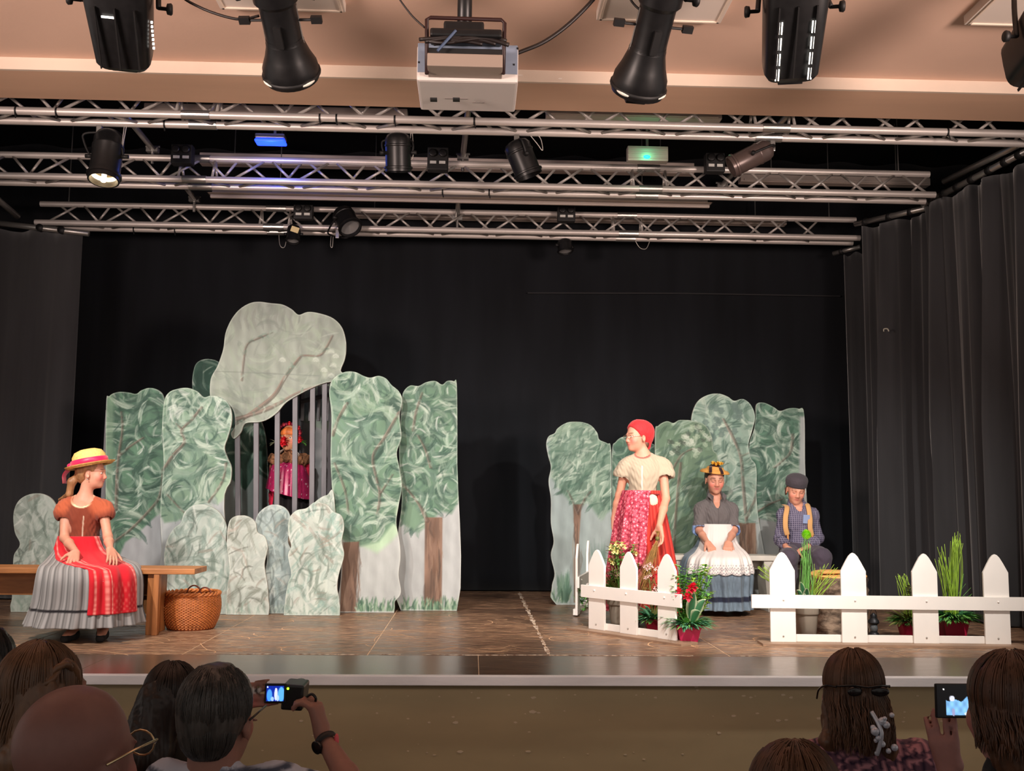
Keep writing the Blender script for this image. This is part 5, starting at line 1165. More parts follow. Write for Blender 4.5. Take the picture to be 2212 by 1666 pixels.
# ---- anatomy
def hframe(fwd, up=(0, 0, 1)):
    f = unit(fwd); x = unit(np.cross(f, up)); return np.stack([x, f, np.cross(x, f)], 1)
def head(sd, c, R, s, ears=True, closed=False, fem=True):
    P = lambda x, y, z: c+R@(np.array([x, y, z])*s)
    def e(x, y, z, r, k=.02, Rl=None, sub=False): sd.ell(P(x, y, z), np.array(np.broadcast_to(r, (3,)), float)*s, R if Rl is None else R@Rl, k*s, sub)
    def cn(a, b, ra, rb, k=.01): sd.cone(P(*a), P(*b), ra*s, rb*s, k*s)
    e(0, -.012, .038, (.073, .093, .082), .02); e(0, .024, -.02, (.061, .070, .085), .03); e(0, .036, -.066, (.046, .046, .042), .03)
    e(0, .070, -.093, (.018, .015, .014), .025)
    for k in (-1, 1):
        e(k*.038, .060, -.030, (.022, .022, .022), .025)                  # cheeks
        e(k*.030, .088, .003, (.017, .013, .012), .012, None, True)       # eye sockets
        e(k*.030, .0745, .001, (.0135, .0125, .0115), .004)               # lids / eyeballs
        cn((k*.014, .090, .021), (k*.044, .078, .020), .0075, .006, .012) # brow
        if ears:
            Q = rotm((0, 0, 1), k*-18); e(k*.074, -.006, -.014, (.008, .019, .031), .006, Q); e(k*.081, -.001, -.012, (.006, .010, .017), .006, Q, True)
    cn((0, .089, .010), (0, .102, -.028), .0065, .0098, .014); e(0, .101, -.032, (.0112, .0095, .009), .012)
    for k in (-1, 1): e(k*.0115, .095, -.037, (.0075, .009, .007), .008)
    cn((-.017, .083, -.0585), (0, .0915, -.0555), .004, .0062, .006); cn((.017, .083, -.0585), (0, .0915, -.0555), .004, .0062, .006)
    cn((-.013, .084, -.066), (.013, .084, -.066), .0055, .0055, .008); e(0, .088, -.066, (.010, .006, .006), .006)
    e(0, .0975, -.0612, (.018, .006, .0018), .003, None, True)
def headcol(v, col, c, R, s, brow=(96, 66, 50), eye='open', blush=.6, lip=(200, 112, 106)):
    q = ((v-c)@R)/s; x, y, z = np.abs(q[:, 0]), q[:, 1], q[:, 2]; fr = y > .045
    def mixin(m, c_): m = np.clip(m, 0, 1)[:, None]; col[:] = col*(1-m)+S(c_)*m
    g = np.exp(-(((x-.042)/.022)**2+((z+.032)/.022)**2))*fr*blush; mixin(g, (226, 120, 110)); mixin(np.exp(-((x/.012)**2+((z+.034)/.012)**2))*(y > .09)*blush*.7, (222, 120, 108))
    mixin((fr & (y > .07))*np.clip(1.5-(((x/.0215)**2)+((z+.0615)/.0085)**2), 0, 1)*1.2, lip)
    mixin((fr & (y > .07))*np.clip(1.4-((np.abs(z+.0612)/.0022)+(x/.024)**4), 0, 1)*.6, (150, 80, 76))
    bz = .0235+.004*np.cos((x-.03)/.02); mixin(fr*np.clip(1.6-(np.abs(z-bz)/.0042)-(np.abs(x-.030)/.018)**4, 0, 1)*.85, brow)
    if eye == 'open':
        dd = ((x-.030)/.013)**2+((z-.001)/.0062)**2; mixin(fr*np.clip((1.15-dd)*4, 0, 1), (228, 222, 216)); mixin(fr*np.clip((1-(((x-.030)/.0055)**2+((z-.001)/.006)**2))*4, 0, 1), (60, 48, 44))
        mixin(fr*np.clip(1.5-np.abs(z-.0075+((x-.03)/.03)**2*.2)/.0022-(np.abs(x-.03)/.0145)**6, 0, 1)*.8, (60, 40, 36))
    else:
        lz = -.0075+((x-.030)/.014)**2*.004; mixin(fr*np.clip(1.6-np.abs(z-lz)/.0026-(np.abs(x-.030)/.0145)**6, 0, 1)*.85, (70, 44, 40))
def hand(sd, wr, d, n, side, s=1., curl=(.5, .5, .5, .5), c2=.6, thumb=(.6, .55, .35), spread=.10, tr=None):
    d = unit(d); n = unit(np.array(n, float)-d*(d@np.array(n, float))); w_ = np.cross(d, n)*side
    wr = np.array(wr, float); kn = wr+d*.082*s
    for i, o in enumerate((.030, .010, -.010, -.029)): sd.cone(wr+w_*o*.55*s+d*.012*s, kn+w_*o*s, .0155*s, .0115*s, .014*s)
    LN = (.92, 1.0, .95, .76)
    for i, o in enumerate((.030, .010, -.010, -.029)):
        p = kn+w_*o*s; a = curl[i]*.6; dd = unit(d+w_*(o/.03)*spread)
        for j, (l, r0, r1) in enumerate(((.043, .0098, .0088), (.027, .0088, .0080), (.021, .0080, .0066))):
            v_ = dd*math.cos(a)+n*math.sin(a); q = p+v_*l*s*LN[i]; sd.cone(p, q, r0*s, r1*s, .004*s); p = q; a += curl[i]*c2+.12
    p = wr+d*.022*s+w_*.024*s; v_ = unit(w_*thumb[0]+d*thumb[1]+n*thumb[2]); q = p+v_*.042*s; sd.cone(p, q, .0155*s, .011*s, .012*s)
    v_ = unit(v_*.75+d*.45+n*.12); r = q+v_*.030*s; sd.cone(q, r, .0108*s, .0095*s, .004*s); sd.cone(r, r+unit(v_+d*.3)*.022*s, .0095*s, .0072*s, .004*s)
def torso(sd, J, s, g=0., k=.05):
    T = hframe(J['fwd']); pel, ch, nk = J['pelvis'], J['chest'], J['neck']
    sd.ell(pel, np.array([.145, .105, .11])*s+g, T, k); sd.cone(pel, ch, .090*s+g, .098*s+g, k); sd.ell(ch, np.array([.122, .088, .135])*s+g, T, k)
    for a in ('L', 'R'):
        sd.cone(J['sh'+a]+V3(0, 0, -.012), ch+(J['sh'+a]-ch)*.4+V3(0, 0, -.02), .040*s+g, .070*s+g, .04); sd.cone(nk+V3(0, 0, -.022), J['sh'+a]+V3(0, 0, -.006), .034*s+g*.4, .036*s+g, .03)
def arms(sd, J, s, which='LR', g=0., lo=True, up=True):
    for a in which:
        if up: sd.cone(J['sh'+a], J['el'+a], .037*s+g, .031*s+g, .02)
        if lo: sd.chain([J['el'+a], J['el'+a]*.6+J['wr'+a]*.4, J['wr'+a]], [.031*s+g, .031*s+g, .021*s+g], .015)
def legs(sd, J, s, g=0., feet=True):
    for a in 'LR':
        sd.cone(J['hip'+a], J['kn'+a], .075*s+g, .055*s+g, .03); sd.chain([J['kn'+a], J['kn'+a]*.65+J['an'+a]*.35, J['an'+a]], [.052*s+g, .050*s+g, .034*s+g], .02)
        if feet: sd.cone(J['an'+a]+V3(0, 0, -.02), J['toe'+a], .034*s+g, .026*s+g, .02)
def skin_mat(): return mat('skin', attr=True, rough=.5, sss=.12, spec=.35, noise=(60, .04))
def finish_body(t, sd, skin, heads, it=1, name='body'):
    v, f = sd.mesh(); v = relax(v, f, it, .35); col = np.tile(S(skin), (len(v), 1)); col *= (1+.03*vnoise(v, 30, 2))[:, None]
    for (c, R, s, kw) in heads: headcol(v, col, c, R, s, **kw)
    return mesh(name, v, f, skin_mat(), t, True, col)
def cloth(t, name, sd, m, colfn=None, wr=(0, 20, (1, 1, 1)), it=1, label=None, seed=1):
    v, f = sd.mesh(); v = relax(v, f, it, .4)
    if wr[0]:
        n = vnormals(v, f); v = v+n*(wr[0]*vnoise(v*np.array(wr[2]), wr[1], seed))[:, None]+n*(wr[0]*.5*vnoise(v*np.array(wr[2]), wr[1]*2.3, seed+7))[:, None]
    return mesh(name, v, f, m, t, True, None if colfn is None else colfn(v), label=label)
def ring(pl, pr, py, Y, ry, dy=0., amp=0.): 
    a, b = at(pl, py, Y), at(pr, py, Y); c = (a+b)/2; return [c[0], c[1]+dy, c[2], (b[0]-a[0])/2, ry, amp]
def loft(t, name, rings, m, folds, N=300, rows=60, colfn=None, phi=(0, 2*math.pi), tr=(0, 1), scale=1., seed=1, off=0., p=2.3, wave=None, label=None):
    K = np.array(rings, float); u = np.linspace(0, len(K)-1, 400); 
    Pk = spline(K, 40); uu = np.linspace(0, 1, len(Pk)); T = np.linspace(tr[0], tr[1], rows)
    pf = phi if callable(phi) else (lambda tt: phi)
    r = np.random.default_rng(seed); v = []; full = abs(pf(0)[1]-pf(0)[0]-2*math.pi) < 1e-6; PH = []
    for k, tt in enumerate(T):
        ph = np.linspace(*pf(tt), N)
        if full: ph = ph[:-1]
        PH.append(ph); fs = ph*folds+1.1*np.sin(ph*3+seed)+.7*np.sin(ph*5+2*seed)
        q = np.array([np.interp(tt, uu, Pk[:, j]) for j in range(6)]); rx, ry = q[3]*scale+off, q[4]*scale+off
        cs, sn = np.cos(ph), np.sin(ph); den = (np.abs(cs)**p+np.abs(sn)**p)**(-1/p)
        w_ = 1+q[5]*(np.sin(fs)+.4*np.sin(2.1*fs+1+tt*2))
        z = q[2]+(0 if wave is None else wave(ph, tt)); v.append(np.stack([q[0]+rx*den*cs*w_, q[1]+ry*den*sn*w_, np.broadcast_to(z, ph.shape)], 1))
    v = np.concatenate(v); n = len(ph); nn = n if full else n-1
    i, j = np.meshgrid(np.arange(rows-1), np.arange(nn), indexing='ij'); i, j = i.ravel(), j.ravel(); jn = (j+1) % n
    f = np.stack([i*n+j, (i+1)*n+j, (i+1)*n+jn, i*n+jn], 1)[:, ::-1]
    col = None
    if colfn: TT = np.repeat(T, n); col = colfn(np.concatenate(PH), TT, v)
    o = mesh(name, v, f.copy(), m, t, True, col, label=label); md = o.modifiers.new('thick', 'SOLIDIFY'); md.thickness = .003; md.offset = -1
    return o
SKIN = (208, 148, 124)
def fabric(name, c, attr=False, sheen=.15, **k): return mat(name, c, .85, spec=.2, sheen=sheen, attr=attr, **k)
def shoe(t, an, toe, m, s=1., name='shoe'):
    sd = SDF(.006); d = unit(V3(*(toe-an)[:2], 0)); b = V3(an[0], an[1], STZ+.03); e = V3(toe[0], toe[1], STZ+.022)
    sd.cone(b-d*.02, e, .034*s, .028*s, .02); sd.cone(b, b+V3(0, 0, .03), .034*s, .032*s, .02); sd.cut((0, 0, STZ+.002), (0, 0, -1)); cloth(t, name, sd, m)
# ------------------------------------------------------------------ girl on the bench (profile, straw hat)
def bench_girl():
    Y = 6.82; g = {}; J = dict(fwd=(.40, -.92, 0))
    J.update(pelvis=at(178, 1196, 6.84), chest=at(180, 1112, 6.84), neck=at(183, 1068, 6.84), shL=at(221, 1093, 6.82), shR=at(142, 1093, 6.82), elL=at(233, 1160, 6.74), elR=at(139, 1162, 6.74), wrL=at(238, 1186, 6.56), wrR=at(164, 1192, 6.54))
    J.update(hipL=at(205, 1212, 6.80), hipR=at(152, 1212, 6.80), knL=at(262, 1246, 6.52), knR=at(172, 1248, 6.48), anL=at(222, 1362, 6.52), anR=at(158, 1362, 6.50))
    for a, dx in (('L', .05), ('R', .0)): J['an'+a][2] = STZ+.075; J['toe'+a] = V3(J['an'+a][0]+dx*.6, J['an'+a][1]-.12, STZ+.028)
    t = thing('person', 'seated girl in a straw hat, brown blouse and red apron looking to the right', 'person', (J['anR'][0], J['anR'][1], STZ))
    s = .92; hc = at(198, 1022, 6.84); hs = .88; R = hframe((1, .06, -.02))
    sd = SDF(.0050); torso(sd, J, s*.97); sd.cone(J['neck']+V3(0, 0, -.03), hc+R@(np.array([0, -.02, -.075])*hs), .047*s, .044*s, .03); head(sd, hc, R, hs); arms(sd, J, s); legs(sd, J, s)
    hand(sd, J['wrR'], (.12, -.75, -.62), (0, -.5, -.8), -1, .88, (.35, .3, .3, .35), .5, (.7, .6, .1)); hand(sd, J['wrL'], (.42, -.72, -.50), (0, -.4, -.9), 1, .88, (.35, .3, .3, .35), .5, (.7, .6, .1))
    finish_body(t, sd, SKIN, [(hc, R, hs, dict(eye='open', blush=.9))])
    P = lambda x, y, z: hc+R@(np.array([x, y, z])*hs)
    # hair and ponytail
    M_h = mat('blonde_brown_hair', (150, 106, 70), .5, noise=(40, .3), stretch=(1, 1, .2), spec=.5)
    sd = SDF(.0048); sd.ell(P(0, -.018, .035), np.array([.080, .098, .088])*hs, R, .01); sd.ell(P(0, -.06, -.02), np.array([.060, .05, .06])*hs, R, .03); sd.ell(P(0, .085, -.035), np.array([.085, .075, .075])*hs, R, .015, True); sd.ell(P(.07, .0, -.03), np.array([.05, .035, .045])*hs, R, .01, True); sd.ell(P(-.07, .0, -.03), np.array([.05, .035, .045])*hs, R, .01, True)
    sd.chain([P(0, -.10, -.03), P(.01, -.135, -.07), at(150, 1068, 6.83), at(128, 1080, 6.90)], [.022, .026, .022, .008], .015); cloth(t, 'hair', sd, M_h, wr=(.0025, 60, (1, 1, .3)))
    MB().sphere(P(0, -.105, -.032), (.022, .018, .022)).build('hair_tie', mat('white_hair_tie', (225, 220, 215), .6), t, True)
    MB().sphere(P(.078, -.004, -.05), .005, 8, 6).build('earring', mat('earring', (230, 225, 220), .2, .8), t, True)
    # straw hat, tilted up at the back
    M_straw = mat('straw', (226, 186, 108), .7, noise=(60, .18), bump=(90, .3)); Hm = R@rotm((1, 0, 0), 13)*1.08; hcn = P(0, -.016, .062)
    prof = [(.001, .098), (.04, .095), (.07, .082), (.086, .055), (.090, .02), (.093, .0), (.112, -.008), (.128, -.002), (.131, .004), (.128, .002), (.112, -.013), (.09, -.006)]
    auto(MB().lathe([(r*1.0, z) for r, z in prof], 40, Hm@np.diag([1, 1.13, 1]), hcn, caps=False).build('straw_hat', M_straw, t, True), 60)
    M_rib = mat('magenta_ribbon', (214, 16, 84), .4, noise=(12, .15), sheen=.3)
    rb = MB().lathe([(.0925, .004), (.097, .010), (.0965, .034), (.090, .038)], 40, Hm@np.diag([1, 1.13, 1]), hcn, caps=False); hat_rib = rb.build('ribbon', M_rib, t, True)
    mb = MB()
    for (dx, dz, wd) in ((-.006, 0, .075), (.022, .01, .07)):
        pts = spline([hcn+Hm@V3(dx, -.108, .012), P(dx, -.165, .02), P(dx, -.185, -.035), P(dx*2, -.19, -.085)], 6); v = []; f = []
        for i, q in enumerate(pts):
            k = i/(len(pts)-1); w_ = wd*(.35+.75*k); v += [q+R@V3(-w_*.5, .012*math.sin(k*7), 0), q+R@V3(0, -.008*math.sin(k*5), 0), q+R@V3(w_*.5, .012*math.cos(k*6), 0)]
        for i in range(len(pts)-1):
            for k in (0, 1): f.append((i*3+k, i*3+k+1, i*3+k+4, i*3+k+3))
        mb.add(v, f)
    mb.sphere(hcn+Hm@V3(0, -.112, .014), (.026, .018, .018)); mb.build('ribbon_tail', M_rib, t, True)
    # blouse with puff sleeves
    M_bl = fabric('brown_blouse', None or (130, 62, 44), True); T = hframe(J['fwd']); nc = J['neck']+V3(.012, -.075, .005)
    sd = SDF(.0056); torso(sd, J, s, .012, .04)
    for a, o in (('L', 1), ('R', -1)):
        p = J['sh'+a]; sd.ell(p+V3(.014*o, 0, -.022), (.055, .056, .050), rotm((0, 1, 0), 25*o), .02); sd.ell(p*.72+J['el'+a]*.28+V3(.010*o, 0, 0), (.060, .058, .052), None, .025); sd.cone(p*.62+J['el'+a]*.38, p*.52+J['el'+a]*.48, .050, .044, .012)
    for a in 'LR': sd.cone(J['sh'+a]*.44+J['el'+a]*.56, J['sh'+a]*.3+J['el'+a]*.7, .05, .05, .004, True)
    NR = np.array([.078, .085, .088]); sd.ell(nc, NR, T, .004, True); sd.cone(J['neck'], hc, .052, .05, .006, True); sd.cut(J['pelvis']+V3(0, 0, .075), (0, 0, -1))
    def cf(v):
        c = np.tile(S((128, 60, 42)), (len(v), 1)); q = (v-nc)@T/NR; d = np.linalg.norm(q, axis=1); m = np.clip((1.13-d)*14, 0, 1)[:, None]; c = c*(1-m)+S((240, 220, 178))*m
        sl = np.minimum(np.linalg.norm(v-J['shL'], axis=1), np.linalg.norm(v-J['shR'], axis=1)); m = np.clip((.105-sl)*30, 0, 1)[:, None]; c = c*(1-m)+S((176, 88, 58))*m
        fq = (v-J['chest'])@T; m = (np.clip(1.5-np.abs(fq[:, 0]-.004)/.003, 0, 1)*(fq[:, 1] > .03)*(fq[:, 2] < -.005))[:, None]*.8; return c*(1-m)+S((220, 200, 176))*m
    cloth(t, 'blouse', sd, M_bl, cf, (.0048, 36, (1, 1, .7)))
    # skirt, dark braid, frill and apron
    rg = [ring(132, 216, 1158, 6.84, .105), ring(120, 232, 1190, 6.82, .14, 0, .02), ring(106, 272, 1212, 6.70, .24, 0, .03), ring(98, 290, 1222, 6.64, .30, 0, .03), ring(92, 299, 1246, 6.60, .315, 0, .035), ring(84, 300, 1290, 6.60, .31, 0, .03), ring(76, 300, 1315, 6.60, .31, 0, .022), ring(66, 304, 1345, 6.60, .33, 0, .045)]
    def sk(ph, tt, v):
        st = .5+.5*np.sin(ph*46)+.35*np.sin(ph*92+1); c = S((158, 156, 156))[None]*(1-.62*np.clip(st, 0, 1)**2)[:, None]
        m = (np.abs(tt-.832) < .014)[:, None]; return np.where(m, S((34, 32, 36)), c)
    loft(t, 'skirt', rg, fabric('striped_skirt', (170, 168, 162), True), 15, 400, 56, sk, seed=3)
    def ap(ph, tt, v):
        u = np.tile(np.linspace(0, 1, 180), 56); c = np.tile(S((206, 30, 44)), (len(u), 1))
        for u0, w_ in ((.10, .022), (.30, .03), (.37, .012), (.90, .03), (.97, .02)): m = (np.clip(1.4-np.abs(u-u0)/w_, 0, 1)*(.7+.3*np.sin(tt*120)))[:, None]; c = c*(1-m)+S((244, 150, 140))*m
        m = (np.clip(np.sin(u*60)*np.sin(tt*90), 0, 1)*((u > .38) & (u < .9) & (tt > .6))*.45)[:, None]; return c*(1-m)+S((240, 120, 112))*m
    loft(t, 'apron', rg, fabric('red_apron', (206, 30, 44), True), 15, 180, 56, ap, lambda tt: (math.radians(-165+95*min(1, tt/.45)), math.radians(-18+14*tt)), (0, .87), 1.0, 3, .009)
    M_sh = mat('black_suede', (18, 17, 18), .8)
    for a in 'LR': shoe(t, J['an'+a], J['toe'+a], M_sh, 1.)
bench_girl()
# ------------------------------------------------------------------ standing girl with red headscarf and glasses
def scarf_girl():
    Y = 7.4; J = dict(fwd=(-.25, -.97, 0))
    J.update(pelvis=at(1388, 1095, Y), chest=at(1388, 1022, Y), neck=at(1390, 975, Y), shL=at(1431, 1004, Y), shR=at(1352, 1005, Y), elL=at(1438, 1078, Y-.06), wrL=at(1424, 1136, Y-.25), elR=at(1338, 1070, Y+.06), wrR=at(1326, 1118, Y+.06))
    J.update(hipL=at(1408, 1110, Y), hipR=at(1370, 1110, Y)); 
    for a, px in (('L', 1412), ('R', 1372)):
        x = at(px, 1300, Y)[0]; J['kn'+a] = V3(x, Y-.02, STZ+.42); J['an'+a] = V3(x, Y+.01, STZ+.075); J['toe'+a] = V3(x-.02, Y-.13, STZ+.028)
    t = thing('person', 'standing girl in a red headscarf, glasses, cream blouse and floral apron', 'person', (J['anL'][0], Y, STZ)); s = .95; hs = .93
    hc = at(1378, 944, Y); R = hframe((-.90, -.42, -.04))
    sd = SDF(.0050); torso(sd, J, s*.97); sd.cone(J['neck']+V3(0, 0, -.03), hc+R@(np.array([0, -.02, -.075])*hs), .046*s, .044*s, .03); head(sd, hc, R, hs); arms(sd, J, s); legs(sd, J, s)
    hand(sd, J['wrL'], (.06, -.12, -1), (-.8, -.5, 0), 1, .95, (.55, .5, .45, .45), .5, (.55, .7, .45)); hand(sd, J['wrR'], (-.05, -.05, -1), (.9, -.3, 0), -1, .95, (.4, .4, .4, .4))
    finish_body(t, sd, SKIN, [(hc, R, hs, dict(eye='open', blush=.8))])
    P = lambda x, y, z: hc+R@(np.array([x, y, z])*hs)
    M_sc = mat('red_headscarf', (200, 24, 32), .75, noise=(40, .18), bump=(70, .3), sheen=.2)
    sd = SDF(.0048); sd.ell(P(0, -.020, .046), np.array([.086, .108, .092])*hs, R, .01); sd.ell(P(0, -.075, .03), np.array([.07, .06, .075])*hs, R, .04); sd.cone(P(0, -.085, -.02), P(0, -.082, -.075), .036*hs, .030*hs, .04); sd.cone(P(0, -.07, -.078), P(0, -.09, -.092), .02*hs, .014*hs, .01); sd.cut(P(0, .055, .055), R@unit(V3(0, .82, -.58)))
    cloth(t, 'headscarf', sd, M_sc, wr=(.002, 40, (1, 1, 1)))
    sd = SDF(.0048); sd.ell(P(0, -.06, -.05), np.array([.045, .035, .05])*hs, R, .02); sd.cone(P(0, -.085, -.08), P(.0, -.09, -.14), .018, .006, .01); cloth(t, 'hair', sd, mat('brown_hair', (92, 58, 42), .5, noise=(40, .3)))
    M_gl = mat('wire_glasses', (226, 214, 196), .25, .9); mb = MB()
    for k in (-1, 1):
        pts = [P(k*.031+.021*math.cos(a), .101, -.001+.015*math.sin(a)) for a in np.linspace(0, 2*math.pi, 20)]; mb.tube(pts, .0016, 5, False); mb.tube([P(k*.052, .099, .004), P(k*.070, .05, .006), P(k*.077, -.01, .002)], .0016, 5)
    mb.tube([P(-.010, .103, .002), P(0, .108, .006), P(.010, .103, .002)], .0016, 5); mb.build('glasses', M_gl, t, True)
    T = hframe(J['fwd']); nc = J['neck']+V3(-.02, -.08, .008); NR = np.array([.082, .085, .062])
    sd = SDF(.0056); torso(sd, J, s, .014, .04)
    for a, o in (('L', 1), ('R', -1)):
        p = J['sh'+a]; e = J['el'+a]; sd.ell(p+V3(.014*o, 0, -.02), (.056, .058, .046), rotm((0, 1, 0), 25*o), .02); sd.ell(p*.72+e*.28+V3(.014*o, -.004, 0), (.068, .068, .050), None, .025); sd.cone(p*.66+e*.34, p*.58+e*.42, .062, .060, .012); sd.cone(p*.50+e*.50, p*.38+e*.62, .07, .07, .004, True)
    sd.ell(nc, NR, T, .004, True); sd.cone(J['neck'], hc, .05, .05, .006, True); sd.cut(J['pelvis']+V3(0, 0, .085), (0, 0, -1))
    def cf(v):
        c = np.tile(S((172, 158, 138)), (len(v), 1)); q = (v-nc)@T/NR; d = np.linalg.norm(q, axis=1); m = np.clip((1.10-d)*16, 0, 1)[:, None]; c = c*(1-m)+S((150, 96, 84))*m
        fq = (v-J['chest'])@T; b = (np.clip(1.4-np.abs(fq[:, 0]+.006)/.004, 0, 1)*(fq[:, 1] > .03)*(fq[:, 2] < .05))[:, None]*.7; return c*(1-b)+S((246, 240, 228))*b
    cloth(t, 'blouse', sd, fabric('cream_blouse', (208, 190, 164), True), cf, (.0052, 36, (1, 1, .7)))
    rg = [ring(1349, 1426, 1060, Y, .105, 0, .01), ring(1344, 1430, 1078, Y, .13, 0, .025), ring(1334, 1438, 1120, Y, .17, 0, .035), ring(1322, 1452, 1200, Y, .22, 0, .045), ring(1312, 1464, 1280, Y, .26, 0, .05), ring(1308, 1470, 1318, Y, .28, 0, .055)]
    def sk(ph, tt, v): st = .5+.5*np.sin(ph*34+np.sin(ph*5)); return S((178, 44, 40))[None]*(1-.35*st)[:, None]+S((214, 84, 62))[None]*(.25*(1-st))[:, None]
    loft(t, 'skirt', rg, fabric('rust_red_skirt', (190, 60, 46), True), 17, 300, 36, sk, seed=5)
    m = bpy.data.materials.new('floral_apron_print'); m.use_nodes = True; N = m.node_tree.nodes; L = m.node_tree.links; b = N['Principled BSDF']; b.inputs['Roughness'].default_value = .85
    tc = N.new('ShaderNodeTexCoord'); vo = N.new('ShaderNodeTexVoronoi'); vo.inputs['Scale'].default_value = 48; L.new(tc.outputs['Object'], vo.inputs['Vector']); r1 = N.new('ShaderNodeValToRGB'); cr = r1.color_ramp
    cr.elements[0].position = .0; cr.elements[0].color = tuple(S((250, 214, 218)))+(1,); cr.elements[1].position = .62; cr.elements[1].color = tuple(S((150, 34, 58)))+(1,)
    for ps, c in ((.22, (232, 150, 162)), (.30, (188, 46, 74)), (.48, (206, 96, 112))): e = cr.elements.new(ps); e.color = tuple(S(c))+(1,)
    sc = N.new('ShaderNodeMath'); sc.operation = 'MULTIPLY'; sc.inputs[1].default_value = 1.0; L.new(vo.outputs['Distance'], sc.inputs[0]); L.new(sc.outputs[0], r1.inputs[0]); L.new(r1.outputs[0], b.inputs['Base Color'])
    loft(t, 'apron', rg, m, 17, 150, 36, None, lambda tt: (math.radians(-205), math.radians(-72-34*tt)), (0, 1), 1.0, 5, .010)
    sd = SDF(.004); c = at(1410, 1082, Y-.13); sd.ell(c, (.036, .013, .046), None, .01); sd.cut(c+V3(0, 0, -.036), (.1, 0, -1)); cloth(t, 'cloth_pouch', sd, fabric('cream_pouch', (208, 198, 174)), wr=(.006, 90, (1, 1, .1)))
    MB().tube([(c[0]-.05, c[1], c[2]+.045), (c[0]+.05, c[1]+.02, c[2]+.045)], .006, 6).build('waist_tie', fabric('dark_red_tie', (110, 30, 34)), t)
    for a in 'LR': shoe(t, J['an'+a], J['toe'+a], mat('black_suede', (18, 17, 18), .8), 1.)
    # bundle of dry grass in her hand
    hp = J['wrL']+V3(-.02, -.035, -.085); end = at(1386, 1285, Y-.36); g = thing('grass_bundle', 'bundle of long dry grass held in the standing girl\'s hand', 'grass bundle', hp)
    mb = MB(); r = random.Random(9)
    for i in range(60):
        e = end+V3(r.gauss(0, .03), r.gauss(0, .03), r.gauss(0, .05)); mid = (hp+e)/2+V3(r.gauss(0, .018), r.gauss(0, .02), 0); mb.tube(spline([hp+V3(r.gauss(0, .006), r.gauss(0, .006), .05), hp, mid, e], 4), .0018, 4)
    o = mb.build('stalks', mat('dry_grass', (150, 112, 56), .7, noise=(20, .3)), g, True); o['kind'] = 'stuff'; MB().tube([hp+V3(0, 0, -.015), hp+V3(0, 0, .01)], .014, 8).build('binding', mat('green_binding', (104, 104, 50), .7), g, True)
scarf_girl()
